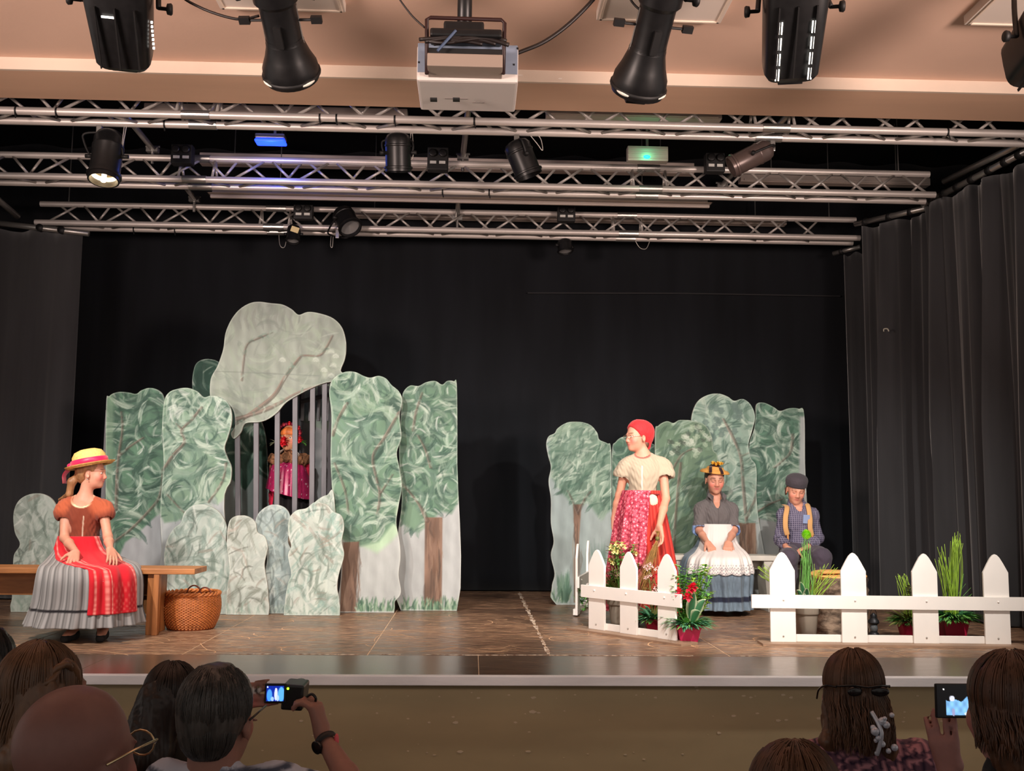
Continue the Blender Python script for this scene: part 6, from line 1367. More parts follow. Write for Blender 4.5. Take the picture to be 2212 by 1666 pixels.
# ------------------------------------------------------------------ seated girl in lace apron and flowered hat
def apron_girl():
    Y = 8.38; J = dict(fwd=(0, -1, 0))
    J.update(pelvis=at(1546, 1190, Y), chest=at(1546, 1112, Y), neck=at(1545, 1070, Y), shL=at(1579, 1099, Y), shR=at(1513, 1099, Y), elL=at(1586, 1146, Y-.06), elR=at(1510, 1146, Y-.06), wrL=at(1573, 1172, Y-.27), wrR=at(1528, 1172, Y-.27))
    J.update(hipL=at(1566, 1200, Y-.02), hipR=at(1526, 1200, Y-.02), knL=at(1580, 1228, Y-.38), knR=at(1520, 1228, Y-.38)); yf = onz(1560, 1318)[1]
    for a, px in (('L', 1594), ('R', 1556)):
        x = at(px, 1310, yf)[0]; J['an'+a] = V3(x, yf+.05, STZ+.075); J['toe'+a] = V3(x, yf-.06, STZ+.028)
    t = thing('person', 'seated girl in a grey blouse, white lace apron and yellow flowered hat', 'person', (J['anR'][0], yf, STZ)); s = .93; hs = .98
    hc = at(1544, 1036, Y-.02); R = hframe((-.02, -1, -.22), (0, -.2, 1))
    sd = SDF(.0050); torso(sd, J, s*.97); sd.cone(J['neck']+V3(0, 0, -.03), hc+R@(np.array([0, -.02, -.075])*hs), .048*s, .046*s, .03); head(sd, hc, R, hs); arms(sd, J, s); legs(sd, J, s)
    hand(sd, J['wrL'], (-.25, -.75, -.55), (-.1, -.3, -.9), 1, .95, (1.3, 1.35, 1.35, 1.3), .9, (.4, .7, .6)); hand(sd, J['wrR'], (.25, -.75, -.55), (.1, -.3, -.9), -1, .95, (1.3, 1.35, 1.35, 1.3), .9, (.4, .7, .6))
    finish_body(t, sd, SKIN, [(hc, R, hs, dict(eye='closed', blush=.7, brow=(84, 52, 44)))])
    P = lambda x, y, z: hc+R@(np.array([x, y, z])*hs)
    sd = SDF(.0048); sd.ell(P(0, -.020, .042), np.array([.080, .098, .088])*hs, R, .01); sd.ell(P(0, -.06, .0), np.array([.07, .05, .06])*hs, R, .03); sd.ell(P(0, .10, -.012), np.array([.072, .075, .088])*hs, R, .012, True)
    for k in (-1, 1): sd.ell(P(k*.08, .01, -.04), np.array([.03, .05, .05])*hs, R, .01, True)
    cloth(t, 'hair', sd, mat('dark_brown_hair', (66, 40, 32), .45, noise=(40, .3), stretch=(1, 1, .3)), wr=(.002, 60, (1, 1, .4)))
    M_st = mat('orange_straw', (222, 160, 82), .7, noise=(10, .2), stretch=(1, 1, 30), bump=(60, .3)); Hm = R@rotm((0, 1, 0), -5)@rotm((1, 0, 0), 6); c = P(0, -.005, .083)
    auto(MB().lathe([(.001, .026), (.050, .026), (.066, .020), (.074, .006), (.086, .0), (.106, -.004), (.122, -.020), (.120, -.028), (.104, -.012), (.084, -.008), (.066, -.004)], 40, Hm@np.diag([1, .92, 1]), c, caps=False).build('straw_hat', M_st, t, True), 50)
    M_dk = fabric('dark_ribbon', (46, 26, 30))
    for a in (-.030, .055):
        q = MB(); pts = [c+Hm@V3(a*.9, .05, .028), c+Hm@V3(a, .072, .012), c+Hm@V3(a*1.08, .100, .0), c+Hm@V3(a*1.15, .124, -.020)]; q.tube(pts, .012, 8, flat=.2); q.build('hat_ribbon', M_dk, t, True)
    M_yf = mat('yellow_petals', (240, 184, 62), .6, noise=(30, .15)); r = random.Random(2)
    for i in range(9):
        p = c+Hm@V3(-.012+.052*math.cos(i*2.4)*math.sqrt(i/9), .03+.035*math.sin(i*2.4)*math.sqrt(i/9), .040+.012*r.random()); mb = MB()
        for k in range(7): a = 2*math.pi*k/7; d = unit(V3(math.cos(a), -.4+math.sin(a)*.6, .7+.3*math.sin(a))); leaf(mb, p, d, .026, .022, .4, 3)
        mb.sphere(p+V3(0, 0, .006), .011, 8, 6); mb.build('hat_flower', M_yf, t, True)
    T = hframe(J['fwd']); nc = J['neck']+V3(0, -.085, -.012); sd = SDF(.0056); torso(sd, J, s, .013, .04); arms(sd, J, s, 'LR', .014, False, True)
    for a in 'LR':
        p, e = J['sh'+a], J['el'+a]; sd.cone(p*.25+e*.75, p*.03+e*.97, .050, .056, .012)
    sd.cone(J['neck']+V3(0, .012, -.02), J['neck']+V3(0, .015, .02), .062, .058, .02)
    sd.ell(nc+V3(0, -.01, -.01), (.034, .09, .085), T, .004, True); sd.cone(J['neck']+V3(0, -.02, -.01), hc+V3(0, -.02, 0), .049, .055, .006, True); sd.cut(J['pelvis']+V3(0, 0, .085), (0, 0, -1))
    for a in 'LR': e, w_ = J['el'+a], J['wr'+a]; sd.cone(e*.86+w_*.14, e*.7+w_*.3, .055, .055, .004, True)
    def cf(v):
        c_ = np.tile(S((104, 98, 98)), (len(v), 1)); d = np.minimum(np.linalg.norm(v-(J['elL']*.97+J['shL']*.03), axis=1), np.linalg.norm(v-(J['elR']*.97+J['shR']*.03), axis=1))
        zz = np.where(v[:, 0] > J['neck'][0], J['elL'][2], J['elR'][2]); m = ((v[:, 2] < zz+.040) & (d < .10))[:, None]; c_ = np.where(m, S((132, 160, 208)), c_); fq = (v-J['chest'])@T
        b = (np.clip(1.4-np.abs(fq[:, 0]-.002)/.004, 0, 1)*(fq[:, 1] > .03))[:, None]*.5; return c_*(1-b)+S((70, 66, 68))*b
    cloth(t, 'blouse', sd, fabric('grey_blouse', (104, 98, 98), True), cf, (.006, 40, (1, 1, .5)))
    for k in (-1, 1):                                     # open collar
        mb = MB(); a = J['neck']+V3(k*.058, -.02, .022); v = [a, a+V3(k*.02, -.045, -.03), a+V3(-k*.012, -.088, -.068), a+V3(-k*.022, -.075, -.03)]; mb.add(v, [(0, 1, 2, 3)]); o = mb.build('collar', fabric('grey_collar', (98, 92, 93)), t); md = o.modifiers.new('t', 'SOLIDIFY'); md.thickness = .005
    rg = [ring(1516, 1578, 1132, Y, .105), ring(1508, 1588, 1172, Y-.03, .14, 0, .02), ring(1494, 1604, 1192, Y-.14, .25, 0, .025), ring(1478, 1612, 1206, Y-.20, .31, 0, .03), ring(1472, 1620, 1238, Y-.22, .31, 0, .035), ring(1480, 1619, 1268, Y-.22, .29, 0, .045), ring(1486, 1618, 1290, Y-.22, .29, 0, .05), ring(1484, 1620, 1312, Y-.22, .31, 0, .06)]
    def sk(ph, tt, v):
        c_ = S((108, 124, 138))[None]*(1+.12*np.sin(ph*70)*np.sin(tt*40))[:, None]; m = (np.abs(tt-.845) < .035)[:, None]; return np.where(m, S((36, 40, 58)), c_)
    loft(t, 'skirt', rg, fabric('denim_blue_skirt', (108, 124, 138), True, noise=(20, .12)), 19, 320, 56, sk, seed=8)
    def lace(ph, tt):
        return -.014*np.abs(np.sin(ph*9))*np.clip((tt-.46)/.1, 0, 1)
    def ac(ph, tt, v):
        c_ = np.tile(S((226, 218, 214)), (len(ph), 1)); k = tt > .475; pt = np.sin(ph*84)*np.sin(tt*250) > .25; return np.where((k & pt)[:, None], S((138, 138, 146)), c_)
    loft(t, 'lace_apron', rg, fabric('white_apron', (226, 218, 214), True), 19, 330, 60, ac, (math.radians(-158), math.radians(-22)), (0, .555), 1.0, 8, .012, wave=lace)
    shoe(t, J['anR'], J['toeR'], mat('pale_silver_shoe', (190, 186, 184), .4), 1.0); shoe(t, J['anL'], J['toeL'], mat('black_leather_shoe', (22, 20, 22), .4), 1.1)
apron_girl()
# ------------------------------------------------------------------ boy with flat cap and braces
def cap_boy():
    Y = 8.36; J = dict(fwd=(-.05, -1, 0))
    J.update(pelvis=at(1727, 1186, Y), chest=at(1724, 1122, Y-.02), neck=at(1721, 1086, Y-.03), shL=at(1754, 1112, Y-.02), shR=at(1692, 1112, Y-.02), elL=at(1766, 1164, Y-.02), elR=at(1686, 1166, Y-.04), wrL=at(1742, 1184, Y-.26), wrR=at(1700, 1184, Y-.26))
    J.update(hipL=at(1746, 1196, Y-.02), hipR=at(1708, 1196, Y-.02), knL=at(1776, 1204, Y-.42), knR=at(1704, 1206, Y-.42)); yf = 7.98
    for a, px in (('L', 1772), ('R', 1706)): x = at(px, 1320, yf)[0]; J['an'+a] = V3(x, yf+.05, STZ+.075); J['toe'+a] = V3(x, yf-.07, STZ+.028)
    t = thing('person', 'seated boy in a grey cap, checked shirt and tan braces looking down', 'person', (J['anR'][0], yf, STZ)); s = .93; hs = .95
    hc = at(1719, 1058, Y-.05); R = hframe((-.10, -1, -.34), (.06, -.3, 1))
    sd = SDF(.0050); torso(sd, J, s*.97); sd.cone(J['neck']+V3(0, 0, -.03), hc+R@(np.array([0, -.02, -.07])*hs), .047*s, .046*s, .03); head(sd, hc, R, hs); arms(sd, J, s); legs(sd, J, s)
    hand(sd, J['wrR'], (.85, -.35, -.30), (.3, -.2, -.9), -1, .92, (.5, .55, .6, .6), .5, (.35, .8, .1)); hand(sd, J['wrL'], (-.85, -.35, -.22), (-.3, -.3, -.9), 1, .92, (.6, .65, .7, .7), .6, (.35, .8, .0))
    finish_body(t, sd, (214, 152, 126), [(hc, R, hs, dict(eye='closed', blush=.4, brow=(160, 120, 98), lip=(196, 118, 104)))])
    P = lambda x, y, z: hc+R@(np.array([x, y, z])*hs)
    sd = SDF(.0048); sd.ell(P(0, -.030, .030), np.array([.079, .088, .08])*hs, R, .01); sd.ell(P(0, .09, -.02), np.array([.09, .085, .09])*hs, R, .012, True)
    for k in (-1, 1): sd.cone(P(k*.074, -.03, -.01), P(k*.07, -.035, -.06), .014, .008, .01)
    cloth(t, 'hair', sd, mat('boy_brown_hair', (88, 58, 44), .5, noise=(40, .3)))
    M_cap = fabric('dark_grey_cap', (72, 66, 72)); sd = SDF(.0048); sd.ell(P(0, -.018, .068), np.array([.092, .108, .062])*hs, R, .01); sd.ell(P(0, .0, .095), np.array([.080, .085, .045])*hs, R, .03); sd.cut(P(0, .0, .036), R@V3(0, -.05, -1)); cloth(t, 'cap', sd, M_cap, wr=(.002, 40, (1, 1, 1)))
    MB().lathe([(.0805, -.004), (.0905, -.002), (.0915, .018), (.0845, .020)], 36, R@np.diag([1, 1.16, 1])*hs, P(0, -.012, .038), caps=False).build('cap_band', fabric('cap_band', (60, 54, 60)), t, True)
    m = bpy.data.materials.new('checked_shirt'); m.use_nodes = True; N = m.node_tree.nodes; L = m.node_tree.links; b = N['Principled BSDF']; b.inputs['Roughness'].default_value = .85; tc = N.new('ShaderNodeTexCoord'); outs = []
    for d_, ph in (('X', 0), ('Z', 1)):
        w_ = N.new('ShaderNodeTexWave'); w_.bands_direction = d_; w_.inputs['Scale'].default_value = 20; w_.inputs['Distortion'].default_value = .6; L.new(tc.outputs['Object'], w_.inputs['Vector']); r = N.new('ShaderNodeMapRange'); r.inputs['From Min'].default_value = .72; r.inputs['From Max'].default_value = 1; L.new(w_.outputs['Fac'], r.inputs[0]); outs.append(r.outputs[0])
    mx = N.new('ShaderNodeMath'); mx.operation = 'MAXIMUM'; L.new(outs[0], mx.inputs[0]); L.new(outs[1], mx.inputs[1]); q = N.new('ShaderNodeMix'); q.data_type = 'RGBA'; L.new(mx.outputs[0], q.inputs[0]); q.inputs[6].default_value = tuple(S((76, 72, 96)))+(1,); q.inputs[7].default_value = tuple(S((138, 132, 152)))+(1,); L.new(q.outputs[2], b.inputs['Base Color'])
    T = hframe(J['fwd']); sd = SDF(.0056); torso(sd, J, s, .016, .04); arms(sd, J, s, 'LR', .017)
    sd.cone(J['neck']+V3(0, .012, -.02), J['neck']+V3(0, .012, .018), .064, .06, .02); sd.ell(J['neck']+V3(0, -.095, -.008), (.036, .09, .062), T, .004, True); sd.cone(J['neck']+V3(0, -.02, 0), hc+V3(0, -.03, 0), .050, .055, .006, True)
    for a in 'LR': e, w_ = J['el'+a], J['wr'+a]; sd.cone(w_*.92+e*.08, w_+(w_-e)*.3, .04, .06, .004, True)
    sd.cut(J['pelvis']+V3(0, 0, -.02), (0, 0, -1)); cloth(t, 'shirt', sd, m, None, (.007, 36, (1, 1, .5)))
    MB().box(at(1742, 1122, Y-.142), (.055, .006, .072), rotm((0, 1, 0), 3)).build('pocket', fabric('blue_pocket', (138, 154, 190)), t, bevel=.003)
    M_br = fabric('tan_braces', (206, 158, 104))
    for pts in (((1700, 1096), (1697, 1118), (1697, 1140), (1701, 1156)), ((1745, 1092), (1750, 1120), (1750, 1140), (1754, 1158))):
        q = []
        for i, (u, v_) in enumerate(pts): q.append(at(u, v_, Y-(.085, .140, .148, .135)[i]))
        q = [q[0]+V3(0, .09, .02)]+q; MB().tube(spline(q, 6), .021, 8, flat=.16).build('brace_strap', M_br, t, True)
        MB().box(q[-1]+V3(.002, -.003, -.02), (.014, .006, .05)).build('strap_clip', mat('tan_leather_tab', (190, 130, 70), .5), t)
    sd = SDF(.009); legs(sd, J, s, .020, False); sd.ell(J['pelvis'], (.16, .125, .12), T, .04); sd.cut(J['pelvis']+V3(0, 0, .06), (0, 0, 1)); cloth(t, 'trousers', sd, fabric('dark_grey_trousers', (74, 66, 78)), None, (.005, 26, (1, 1, 1)))
    for a in 'LR': shoe(t, J['an'+a], J['toe'+a], mat('black_leather_shoe', (22, 20, 22), .4), 1.1)
cap_boy()
# ------------------------------------------------------------------ costumed figure in the cage
def cage_figure():
    Y = 8.60; J = dict(fwd=(-.1, -1, 0)); X = at(627, 1000, Y)[0]
    z = lambda py: at(627, py, Y)[2]
    J.update(pelvis=V3(X, Y, z(1100)), chest=V3(X, Y, z(1030)), neck=V3(X, Y, z(985)), shL=V3(X+.125, Y, z(1006)), shR=V3(X-.125, Y, z(1006)), elL=V3(X+.12, Y-.03, z(1068)), elR=V3(X-.12, Y-.03, z(1068)), wrL=V3(X+.10, Y-.10, z(1108)), wrR=V3(X-.10, Y-.10, z(1108)))
    J.update(hipL=V3(X+.07, Y, z(1110)), hipR=V3(X-.07, Y, z(1110)))
    for a, o in (('L', .08), ('R', -.08)): J['kn'+a] = V3(X+o, Y-.02, STZ+.40); J['an'+a] = V3(X+o, Y, STZ+.075); J['toe'+a] = V3(X+o, Y-.13, STZ+.028)
    t = thing('person', 'masked figure in a magenta sequinned cape and rose headdress standing in the cage', 'person', (X, Y, STZ)); s = .95; hs = .95; hc = V3(X-.01, Y-.02, z(948)); R = hframe((-.1, -1, 0))
    sd = SDF(.0075); torso(sd, J, s); sd.cone(J['neck']+V3(0, 0, -.03), hc+V3(0, .02, -.07), .047, .046, .03); head(sd, hc, R, hs); arms(sd, J, s); legs(sd, J, s); hand(sd, J['wrL'], (-.3, -.6, -.5), (-.5, 0, -.8), 1, .95); hand(sd, J['wrR'], (.3, -.6, -.5), (.5, 0, -.8), -1, .95)
    finish_body(t, sd, (214, 150, 112), [(hc, R, hs, dict(eye='open'))])
    P = lambda x, y, z_: hc+R@(np.array([x, y, z_])*hs); r = random.Random(4)
    sd = SDF(.005); sd.ell(P(0, .045, .048), np.array([.066, .05, .05])*hs, R, .01); sd.cut(P(0, 0, .015), (0, 0, -1)); cloth(t, 'mask', sd, mat('orange_mask', (222, 120, 56), .5))
    sd = SDF(.005); sd.ell(P(0, -.02, .03), np.array([.088, .10, .09])*hs, R, .01); sd.ell(P(0, .1, -.01), np.array([.075, .09, .10])*hs, R, .01, True); cloth(t, 'hair', sd, mat('dark_wig', (60, 34, 26), .5))
    M_bf = mat('burgundy_petals', (128, 20, 56), .6); M_rr = mat('red_rose_petals', (212, 24, 40), .55); M_pp = mat('rose_pink_petals', (206, 70, 86), .6)
    for i in range(15):
        a = math.pi*(-.08+1.16*i/14); p = P(.100*math.cos(a), .02, .045+.085*math.sin(a)); mb = MB()
        for k in range(8): leaf(mb, p, rdir(.5)+V3(0, -.6, 0), .026, .020, .3, 2)
        mb.sphere(p, .014, 8, 6); mb.build('headdress_flower', (M_bf, M_pp, M_bf, M_rr)[i % 4], t, True)
    for c, R_, m, nm in ((P(.020, .115, -.030), .040, M_rr, 'rose'), (P(-.100, .03, -.01), .026, M_rr, 'side_rose')):
        mb = MB()
        for k in range(22):
            a = k*2.4; q = math.sqrt(k/22); d = unit(V3(math.cos(a)*q, -1.1+q, math.sin(a)*q)); leaf(mb, c+V3(math.cos(a)*q*R_*.3, 0, math.sin(a)*q*R_*.3), d, R_*(.5+.7*q), R_*.8, .2, 3)
        mb.sphere(c, R_*.5, 10, 8); mb.build(nm, m, t, True)
    for sx, m in ((1, 'green'), (-1, 'green')):
        mb = MB(); c = P(sx*.115, .03, -.035)
        for k in range(7): leaf(mb, c, unit(V3(-sx*1.0, -.3, r.uniform(-.8, .8))), .055, .024, .3, 3)
        mb.build('leaf_spray', M_leafs[m] if sx < 0 else mat('pale_leaves', (196, 206, 180), .6), t, True)
    M_fur = mat('brown_fur', (126, 84, 54), .8, noise=(30, .35), bump=(60, .6)); sd = SDF(.005)
    for a in np.linspace(0, 2*math.pi, 12, endpoint=False): sd.ell(V3(X+.125*math.cos(a), Y+.10*math.sin(a)-.02, z(993)+.01*math.sin(a*3)), (.05, .05, .045), None, .02)
    cloth(t, 'fur_collar', sd, M_fur, None, (.010, 110, (1, 1, .6)))
    mb = MB()
    for sx in (-1, 1):
        for k in range(3): leaf(mb, V3(X+sx*.02, Y-.13, z(972)), unit(V3(sx*(.8+.3*k), -.25, -.7)), .10, .05, .3, 4)
    o = mb.build('white_petal_collar', mat('white_petal', (228, 220, 212), .7), t, True)
    rg = [ring(600, 654, 998, Y, .12), ring(590, 664, 1010, Y-.01, .17, 0, .015), ring(583, 671, 1040, Y-.02, .20, 0, .03), ring(578, 675, 1066, Y-.02, .22, 0, .04)]
    def sq(ph, tt, v):
        c_ = np.tile(S((164, 36, 84)), (len(ph), 1)); h_ = np.random.default_rng(5).random(len(ph)); c_ *= (.75+.5*h_)[:, None]; return np.where((h_ > .985)[:, None], S((240, 220, 222)), c_)
    loft(t, 'sequin_cape', rg, mat('magenta_sequins', attr=True, rough=.35, spec=.6), 11, 170, 40, sq, seed=4, wave=lambda ph, tt: .05*tt*np.cos(ph-2.8))
    rg2 = [ring(594, 662, 1055, Y-.0, .15), ring(590, 668, 1085, Y, .17, 0, .04), ring(586, 672, 1120, Y, .19, 0, .05)]
    loft(t, 'lace_trim', rg2, fabric('black_lace', (22, 18, 20)), 15, 200, 30, None, seed=2); rg3 = [ring(604, 656, 1095, Y, .13), ring(598, 660, 1150, Y, .16, 0, .04), ring(590, 668, 1230, Y, .2, 0, .05)]
    loft(t, 'underskirt', rg3, fabric('cream_underskirt', (226, 204, 178)), 11, 160, 30, None, seed=2)
    sd = SDF(.009); legs(sd, J, s, .008, False); cloth(t, 'stockings', sd, fabric('crimson_stockings', (176, 20, 54)))
    sd = SDF(.005); arms(sd, J, s, 'LR', .012); 
    for a in 'LR': sd.cone(J['wr'+a]*.95+J['el'+a]*.05, J['wr'+a]*1.3-J['el'+a]*.3, .04, .05, .004, True)
    cloth(t, 'sleeves', sd, fabric('crimson_sleeves', (176, 20, 54)), None, (.003, 40, (1, 1, 1)))
    for a in 'LR': shoe(t, J['an'+a], J['toe'+a], mat('black_suede', (18, 17, 18), .8), 1.)
cage_figure()
# ================================================================== AUDIENCE (seen from behind)
def strands(t, name, c, R, r3, n, m, length, seed=1, th=(0, 2*math.pi), start=78, end=-12, drift=0., rad=.0016, wav=.006, part=0., target=None, push=0.):
    q = random.Random(seed); mb = MB()
    for i in range(n):
        a = q.uniform(*th); e0 = math.radians(q.uniform(start-50, start+6)); e1 = math.radians(end); pts = []
        k = 1+q.uniform(-.01, .035)
        for u in np.linspace(0, 1, 7):
            e = e0+(e1-e0)*u; a2 = a+part*(u-.2)*math.sin(a); pts.append(c+R@(np.array([math.cos(e)*math.cos(a2), math.cos(e)*math.sin(a2), math.sin(e)])*np.array(r3)*k))
        L = length*q.uniform(.75, 1.05)
        if L > .01:
            p = pts[-1]
            for u in np.linspace(.2, 1, 6):
                d = V3(drift*u*L*(1 if drift else 0), 0, -L*u); w_ = wav*math.sin(u*6+i*.7)
                tg = p+d+V3(w_, w_*.5-push*min(1, u*1.6), 0)
                if target is not None: tg = tg+(np.array(target)-V3(tg[0], tg[1], np.array(target)[2]))*np.array([.35, .35, 0])*u
                pts.append(tg)
        mb.tube(pts, np.r_[np.full(len(pts)-1, rad), rad*.3]*q.uniform(.7, 1.3), 3, False)
    o = mb.build(name, m, t, True); o['kind'] = 'stuff'; return o
def hairmat(name, c, v=.35): return mat(name, c, .42, noise=(50, v), stretch=(1, 1, .15), spec=.55)
def spectator(label, px, py, Y, s=1., skin=(156, 112, 98), top=None, hair=None, yaw=0., arm=None, ears=True, pants=(40, 42, 50), slim=1., colfn=None, tilt=0., shz=-.105):
    hc = at(px, py, Y); f = V3(math.sin(math.radians(yaw)), math.cos(math.radians(yaw)), tilt); R = hframe(f); J = dict(fwd=(0, 1, 0)); zp = max(.40, hc[2]-.68*s)
    nk = hc+V3(0, -.02, -.118*s); J['neck'] = nk; J['chest'] = nk+V3(0, -.01, -.19*s); J['pelvis'] = V3(nk[0], nk[1]-.04, zp)
    for a, o in (('L', 1), ('R', -1)):
        J['sh'+a] = nk+V3(o*.165*s*slim, -.01, shz*s); J['el'+a] = J['sh'+a]+V3(o*.05, .05, -.26*s); J['wr'+a] = V3(nk[0]+o*.12, nk[1]+.25, zp+.13)
        J['hip'+a] = V3(nk[0]+o*.085, nk[1]-.03, zp-.01); J['kn'+a] = V3(nk[0]+o*.13, nk[1]+.40, zp-.03); J['an'+a] = V3(nk[0]+o*.13, nk[1]+.36, .08); J['toe'+a] = V3(nk[0]+o*.14, nk[1]+.50, .032)
    if arm: J.update({k: v for k, v in arm.items() if k in J})
    t = thing('person', label, 'person', (nk[0], nk[1]+.36, 0))
    sd = SDF(.0088 if not arm else .008); torso(sd, J, s*slim*1.02, -.012); sd.cone(nk+V3(0, 0, -.04), hc+R@(np.array([0, -.025, -.06])*s), .056*s*slim, .053*s*slim, .03); head(sd, hc, R, s, ears); arms(sd, J, s); legs(sd, J, s)
    for a, o in (('L', 1), ('R', -1)):
        h_ = (arm or {}).get('hand'+a)
        if h_: hand(sd, J['wr'+a], *h_[0], **h_[1])
        else: hand(sd, J['wr'+a], (-o*.35, .8, -.35), (0, -.2, -1), -o, s*.95)
    finish_body(t, sd, skin, [(hc, R, s, {})])
    sd = SDF(.0095); torso(sd, J, s*slim*1.02, .012); arms(sd, J, s, 'LR', .016, False, True)
    for a in 'LR': sd.cone(J['sh'+a]*.30+J['el'+a]*.70, J['el'+a]*1.25-J['sh'+a]*.25, .075, .075, .004, True)
    sd.cone(nk+V3(0, .01, .0), hc, .056*s, .06*s, .006, True); sd.cone(nk+V3(0, -.0, -.03), nk+V3(0, 0, -.005), .060*s, .060*s, .02); sd.cut(J['pelvis']+V3(0, 0, -.06), (0, 0, -1)); cloth(t, 'top', sd, top, colfn, (.004, 26, (1, 1, .6)))
    sd = SDF(.014); legs(sd, J, s, .018, False); sd.ell(J['pelvis'], (.165, .13, .11), None, .04); sd.cut(J['pelvis']+V3(0, 0, .05), (0, 0, 1)); cloth(t, 'trousers', sd, fabric('trousers_%d' % pants[2], pants))
    for a in 'LR':
        sd = SDF(.011); b = J['an'+a]; e = J['toe'+a]; sd.cone(V3(b[0], b[1]-.02, .036), V3(e[0], e[1], .03), .04, .032, .02); sd.cone(V3(b[0], b[1], .04), V3(b[0], b[1], .085), .04, .042, .02); sd.cut((0, 0, .002), (0, 0, -1)); cloth(t, 'shoe', sd, mat('dark_shoe', (30, 28, 28), .5))
    P = lambda x, y, z: hc+R@(np.array([x, y, z])*s); return t, hc, R, P, J
HR = np.array([.080, .100, .090])
def cap_hair(t, hc, R, s, P, m, low=-.05, face=True, extra=None, wr=.003):
    sd = SDF(.006); sd.ell(P(0, -.018, .038), HR*s, R, .01); sd.ell(P(0, -.055, -.015), np.array([.062, .052, .065])*s, R, .03)
    if extra: extra(sd)
    if face: sd.ell(P(0, .10, -.03), np.array([.085, .085, .10])*s, R, .012, True)
    return cloth(t, 'hair', sd, m, None, (wr, 150, (1, 1, .07)))
# 1 dark head cut by the left edge
t, hc, R, P, J = spectator('spectator with dark hair cut off by the left edge of the picture', -30, 1444, 3.1, .98, top=fabric('dark_navy_top', (34, 36, 46)))
m = hairmat('near_black_hair', (34, 24, 20)); cap_hair(t, hc, R, .98, P, m, extra=lambda sd: sd.chain([P(0, -.06, 0), P(0, -.09, -.12), P(0, -.09, -.26)], [.07, .07, .05], .03)); strands(t, 'hair_strands', P(0, -.018, .038), R, HR*1.0, 260, m, .24, 1, (math.pi*1.0, math.pi*2.0))
# 2 long light brown hair, half tied back
t, hc, R, P, J = spectator('spectator with long light brown hair and a twisted half-up parting at far left', 97, 1503, 2.5, 1.0, top=fabric('pale_grey_top', (150, 152, 162)), yaw=25)
m = hairmat('light_brown_hair', (104, 72, 48)); cap_hair(t, hc, R, 1.0, P, m, extra=lambda sd: (sd.chain([P(-.05, -.04, .0), P(-.06, -.075, -.12), P(-.07, -.085, -.30)], [.055, .055, .045], .03), sd.chain([P(.04, -.05, .0), P(.03, -.08, -.12), P(.0, -.09, -.28)], [.05, .05, .04], .03)))
strands(t, 'hair_strands', P(0, -.018, .038), R, HR*1.02, 520, m, .30, 2, (math.pi*.75, math.pi*2.2), drift=-.12, rad=.0019, wav=.010)
tw = [P(.078*math.cos(a), -.018-.095*math.sin(a)*.9, .055+.03*math.cos(a*2)-.045*abs(math.sin(a))) for a in np.linspace(-.9, 2.6, 22)]
for q in range(2): MB().tube([p+R@V3(.007*math.cos(i*1.1+q*math.pi), 0, .007*math.sin(i*1.1+q*math.pi)) for i, p in enumerate(tw)], .0085, 6).build('hair_twist', m, t, True)
# 3 bald man with glasses
t, hc, R, P, J = spectator('bald man with thin glasses in the lower left foreground', 163, 1651, 1.75, 1.06, (126, 88, 80), fabric('dark_polo', (50, 48, 56)), yaw=22)
mb = MB(); mb.tube([P(.081, -.025, .012), P(.085, .03, .022), P(.083, .085, .026)], .0022, 6); mb.tube([P(-.081, -.025, .012), P(-.085, .03, .022), P(-.083, .085, .026)], .0022, 6)
for k in (-1, 1): mb.tube([P(k*.034+.026*math.cos(a), .108, .012+.020*math.sin(a)) for a in np.linspace(0, 2*math.pi, 16)], .002, 5, False)
mb.tube([P(.083, .085, .026), P(.060, .108, .014)], .0022, 5); mb.tube([P(-.083, .085, .026), P(-.060, .108, .014)], .0022, 5); mb.tube([P(-.009, .109, .014), P(.009, .109, .014)], .002, 5); mb.build('glasses', mat('gold_wire', (214, 190, 150), .25, .9), t, True)
# 4 dark long hair behind the man with the camera
t, hc, R, P, J = spectator('spectator with long dark hair left of the man holding a camera', 372, 1518, 3.3, 1.0, top=fabric('olive_dark_top', (52, 46, 40)), yaw=-5)
m = hairmat('very_dark_brown_hair', (40, 27, 21)); cap_hair(t, hc, R, 1.0, P, m, extra=lambda sd: sd.chain([P(-.02, -.06, 0), P(-.06, -.085, -.14), P(-.13, -.08, -.28)], [.078, .082, .07], .03)); strands(t, 'hair_strands', P(0, -.018, .038), R, HR*1.02, 420, m, .30, 4, (math.pi*.9, math.pi*2.1), drift=-.45, rad=.002)
# 5 grey-haired man filming with a small camera
cY = 2.92; Jc = dict(shR=at(362, 1697, 2.53), shL=at(590, 1697, 2.53), elR=at(430, 1790, 2.80), wrR=at(478, 1510, cY-.02), elL=at(785, 1740, 2.68), wrL=at(697, 1590, cY-.05))
Jc['handL'] = (((-.30, .12, 1.0), (-.95, .25, -.1), -1), dict(s=.95, curl=(1.25, 1.3, 1.35, 1.3), c2=.55, thumb=(.5, .6, .5)))
Jc['handR'] = (((1.0, .05, .12), (0, 1, 0), -1), dict(s=.9, curl=(.15, .2, .25, .35), c2=.3, thumb=(.75, .7, .0)))
def stripes(v):
    st = np.clip(np.sin((v[:, 2]+.03*np.sin(v[:, 0]*9))*170)*2.2-.6, 0, 1)[:, None]; return S((66, 74, 92))*st+S((186, 190, 204))*(1-st)
t, hc, R, P, J = spectator('grey-haired man in a striped shirt raising a small camera', 470, 1553, 2.55, 1.06, (156, 112, 98), fabric('striped_shirt', (186, 190, 204), True), arm=Jc, yaw=8, colfn=stripes)
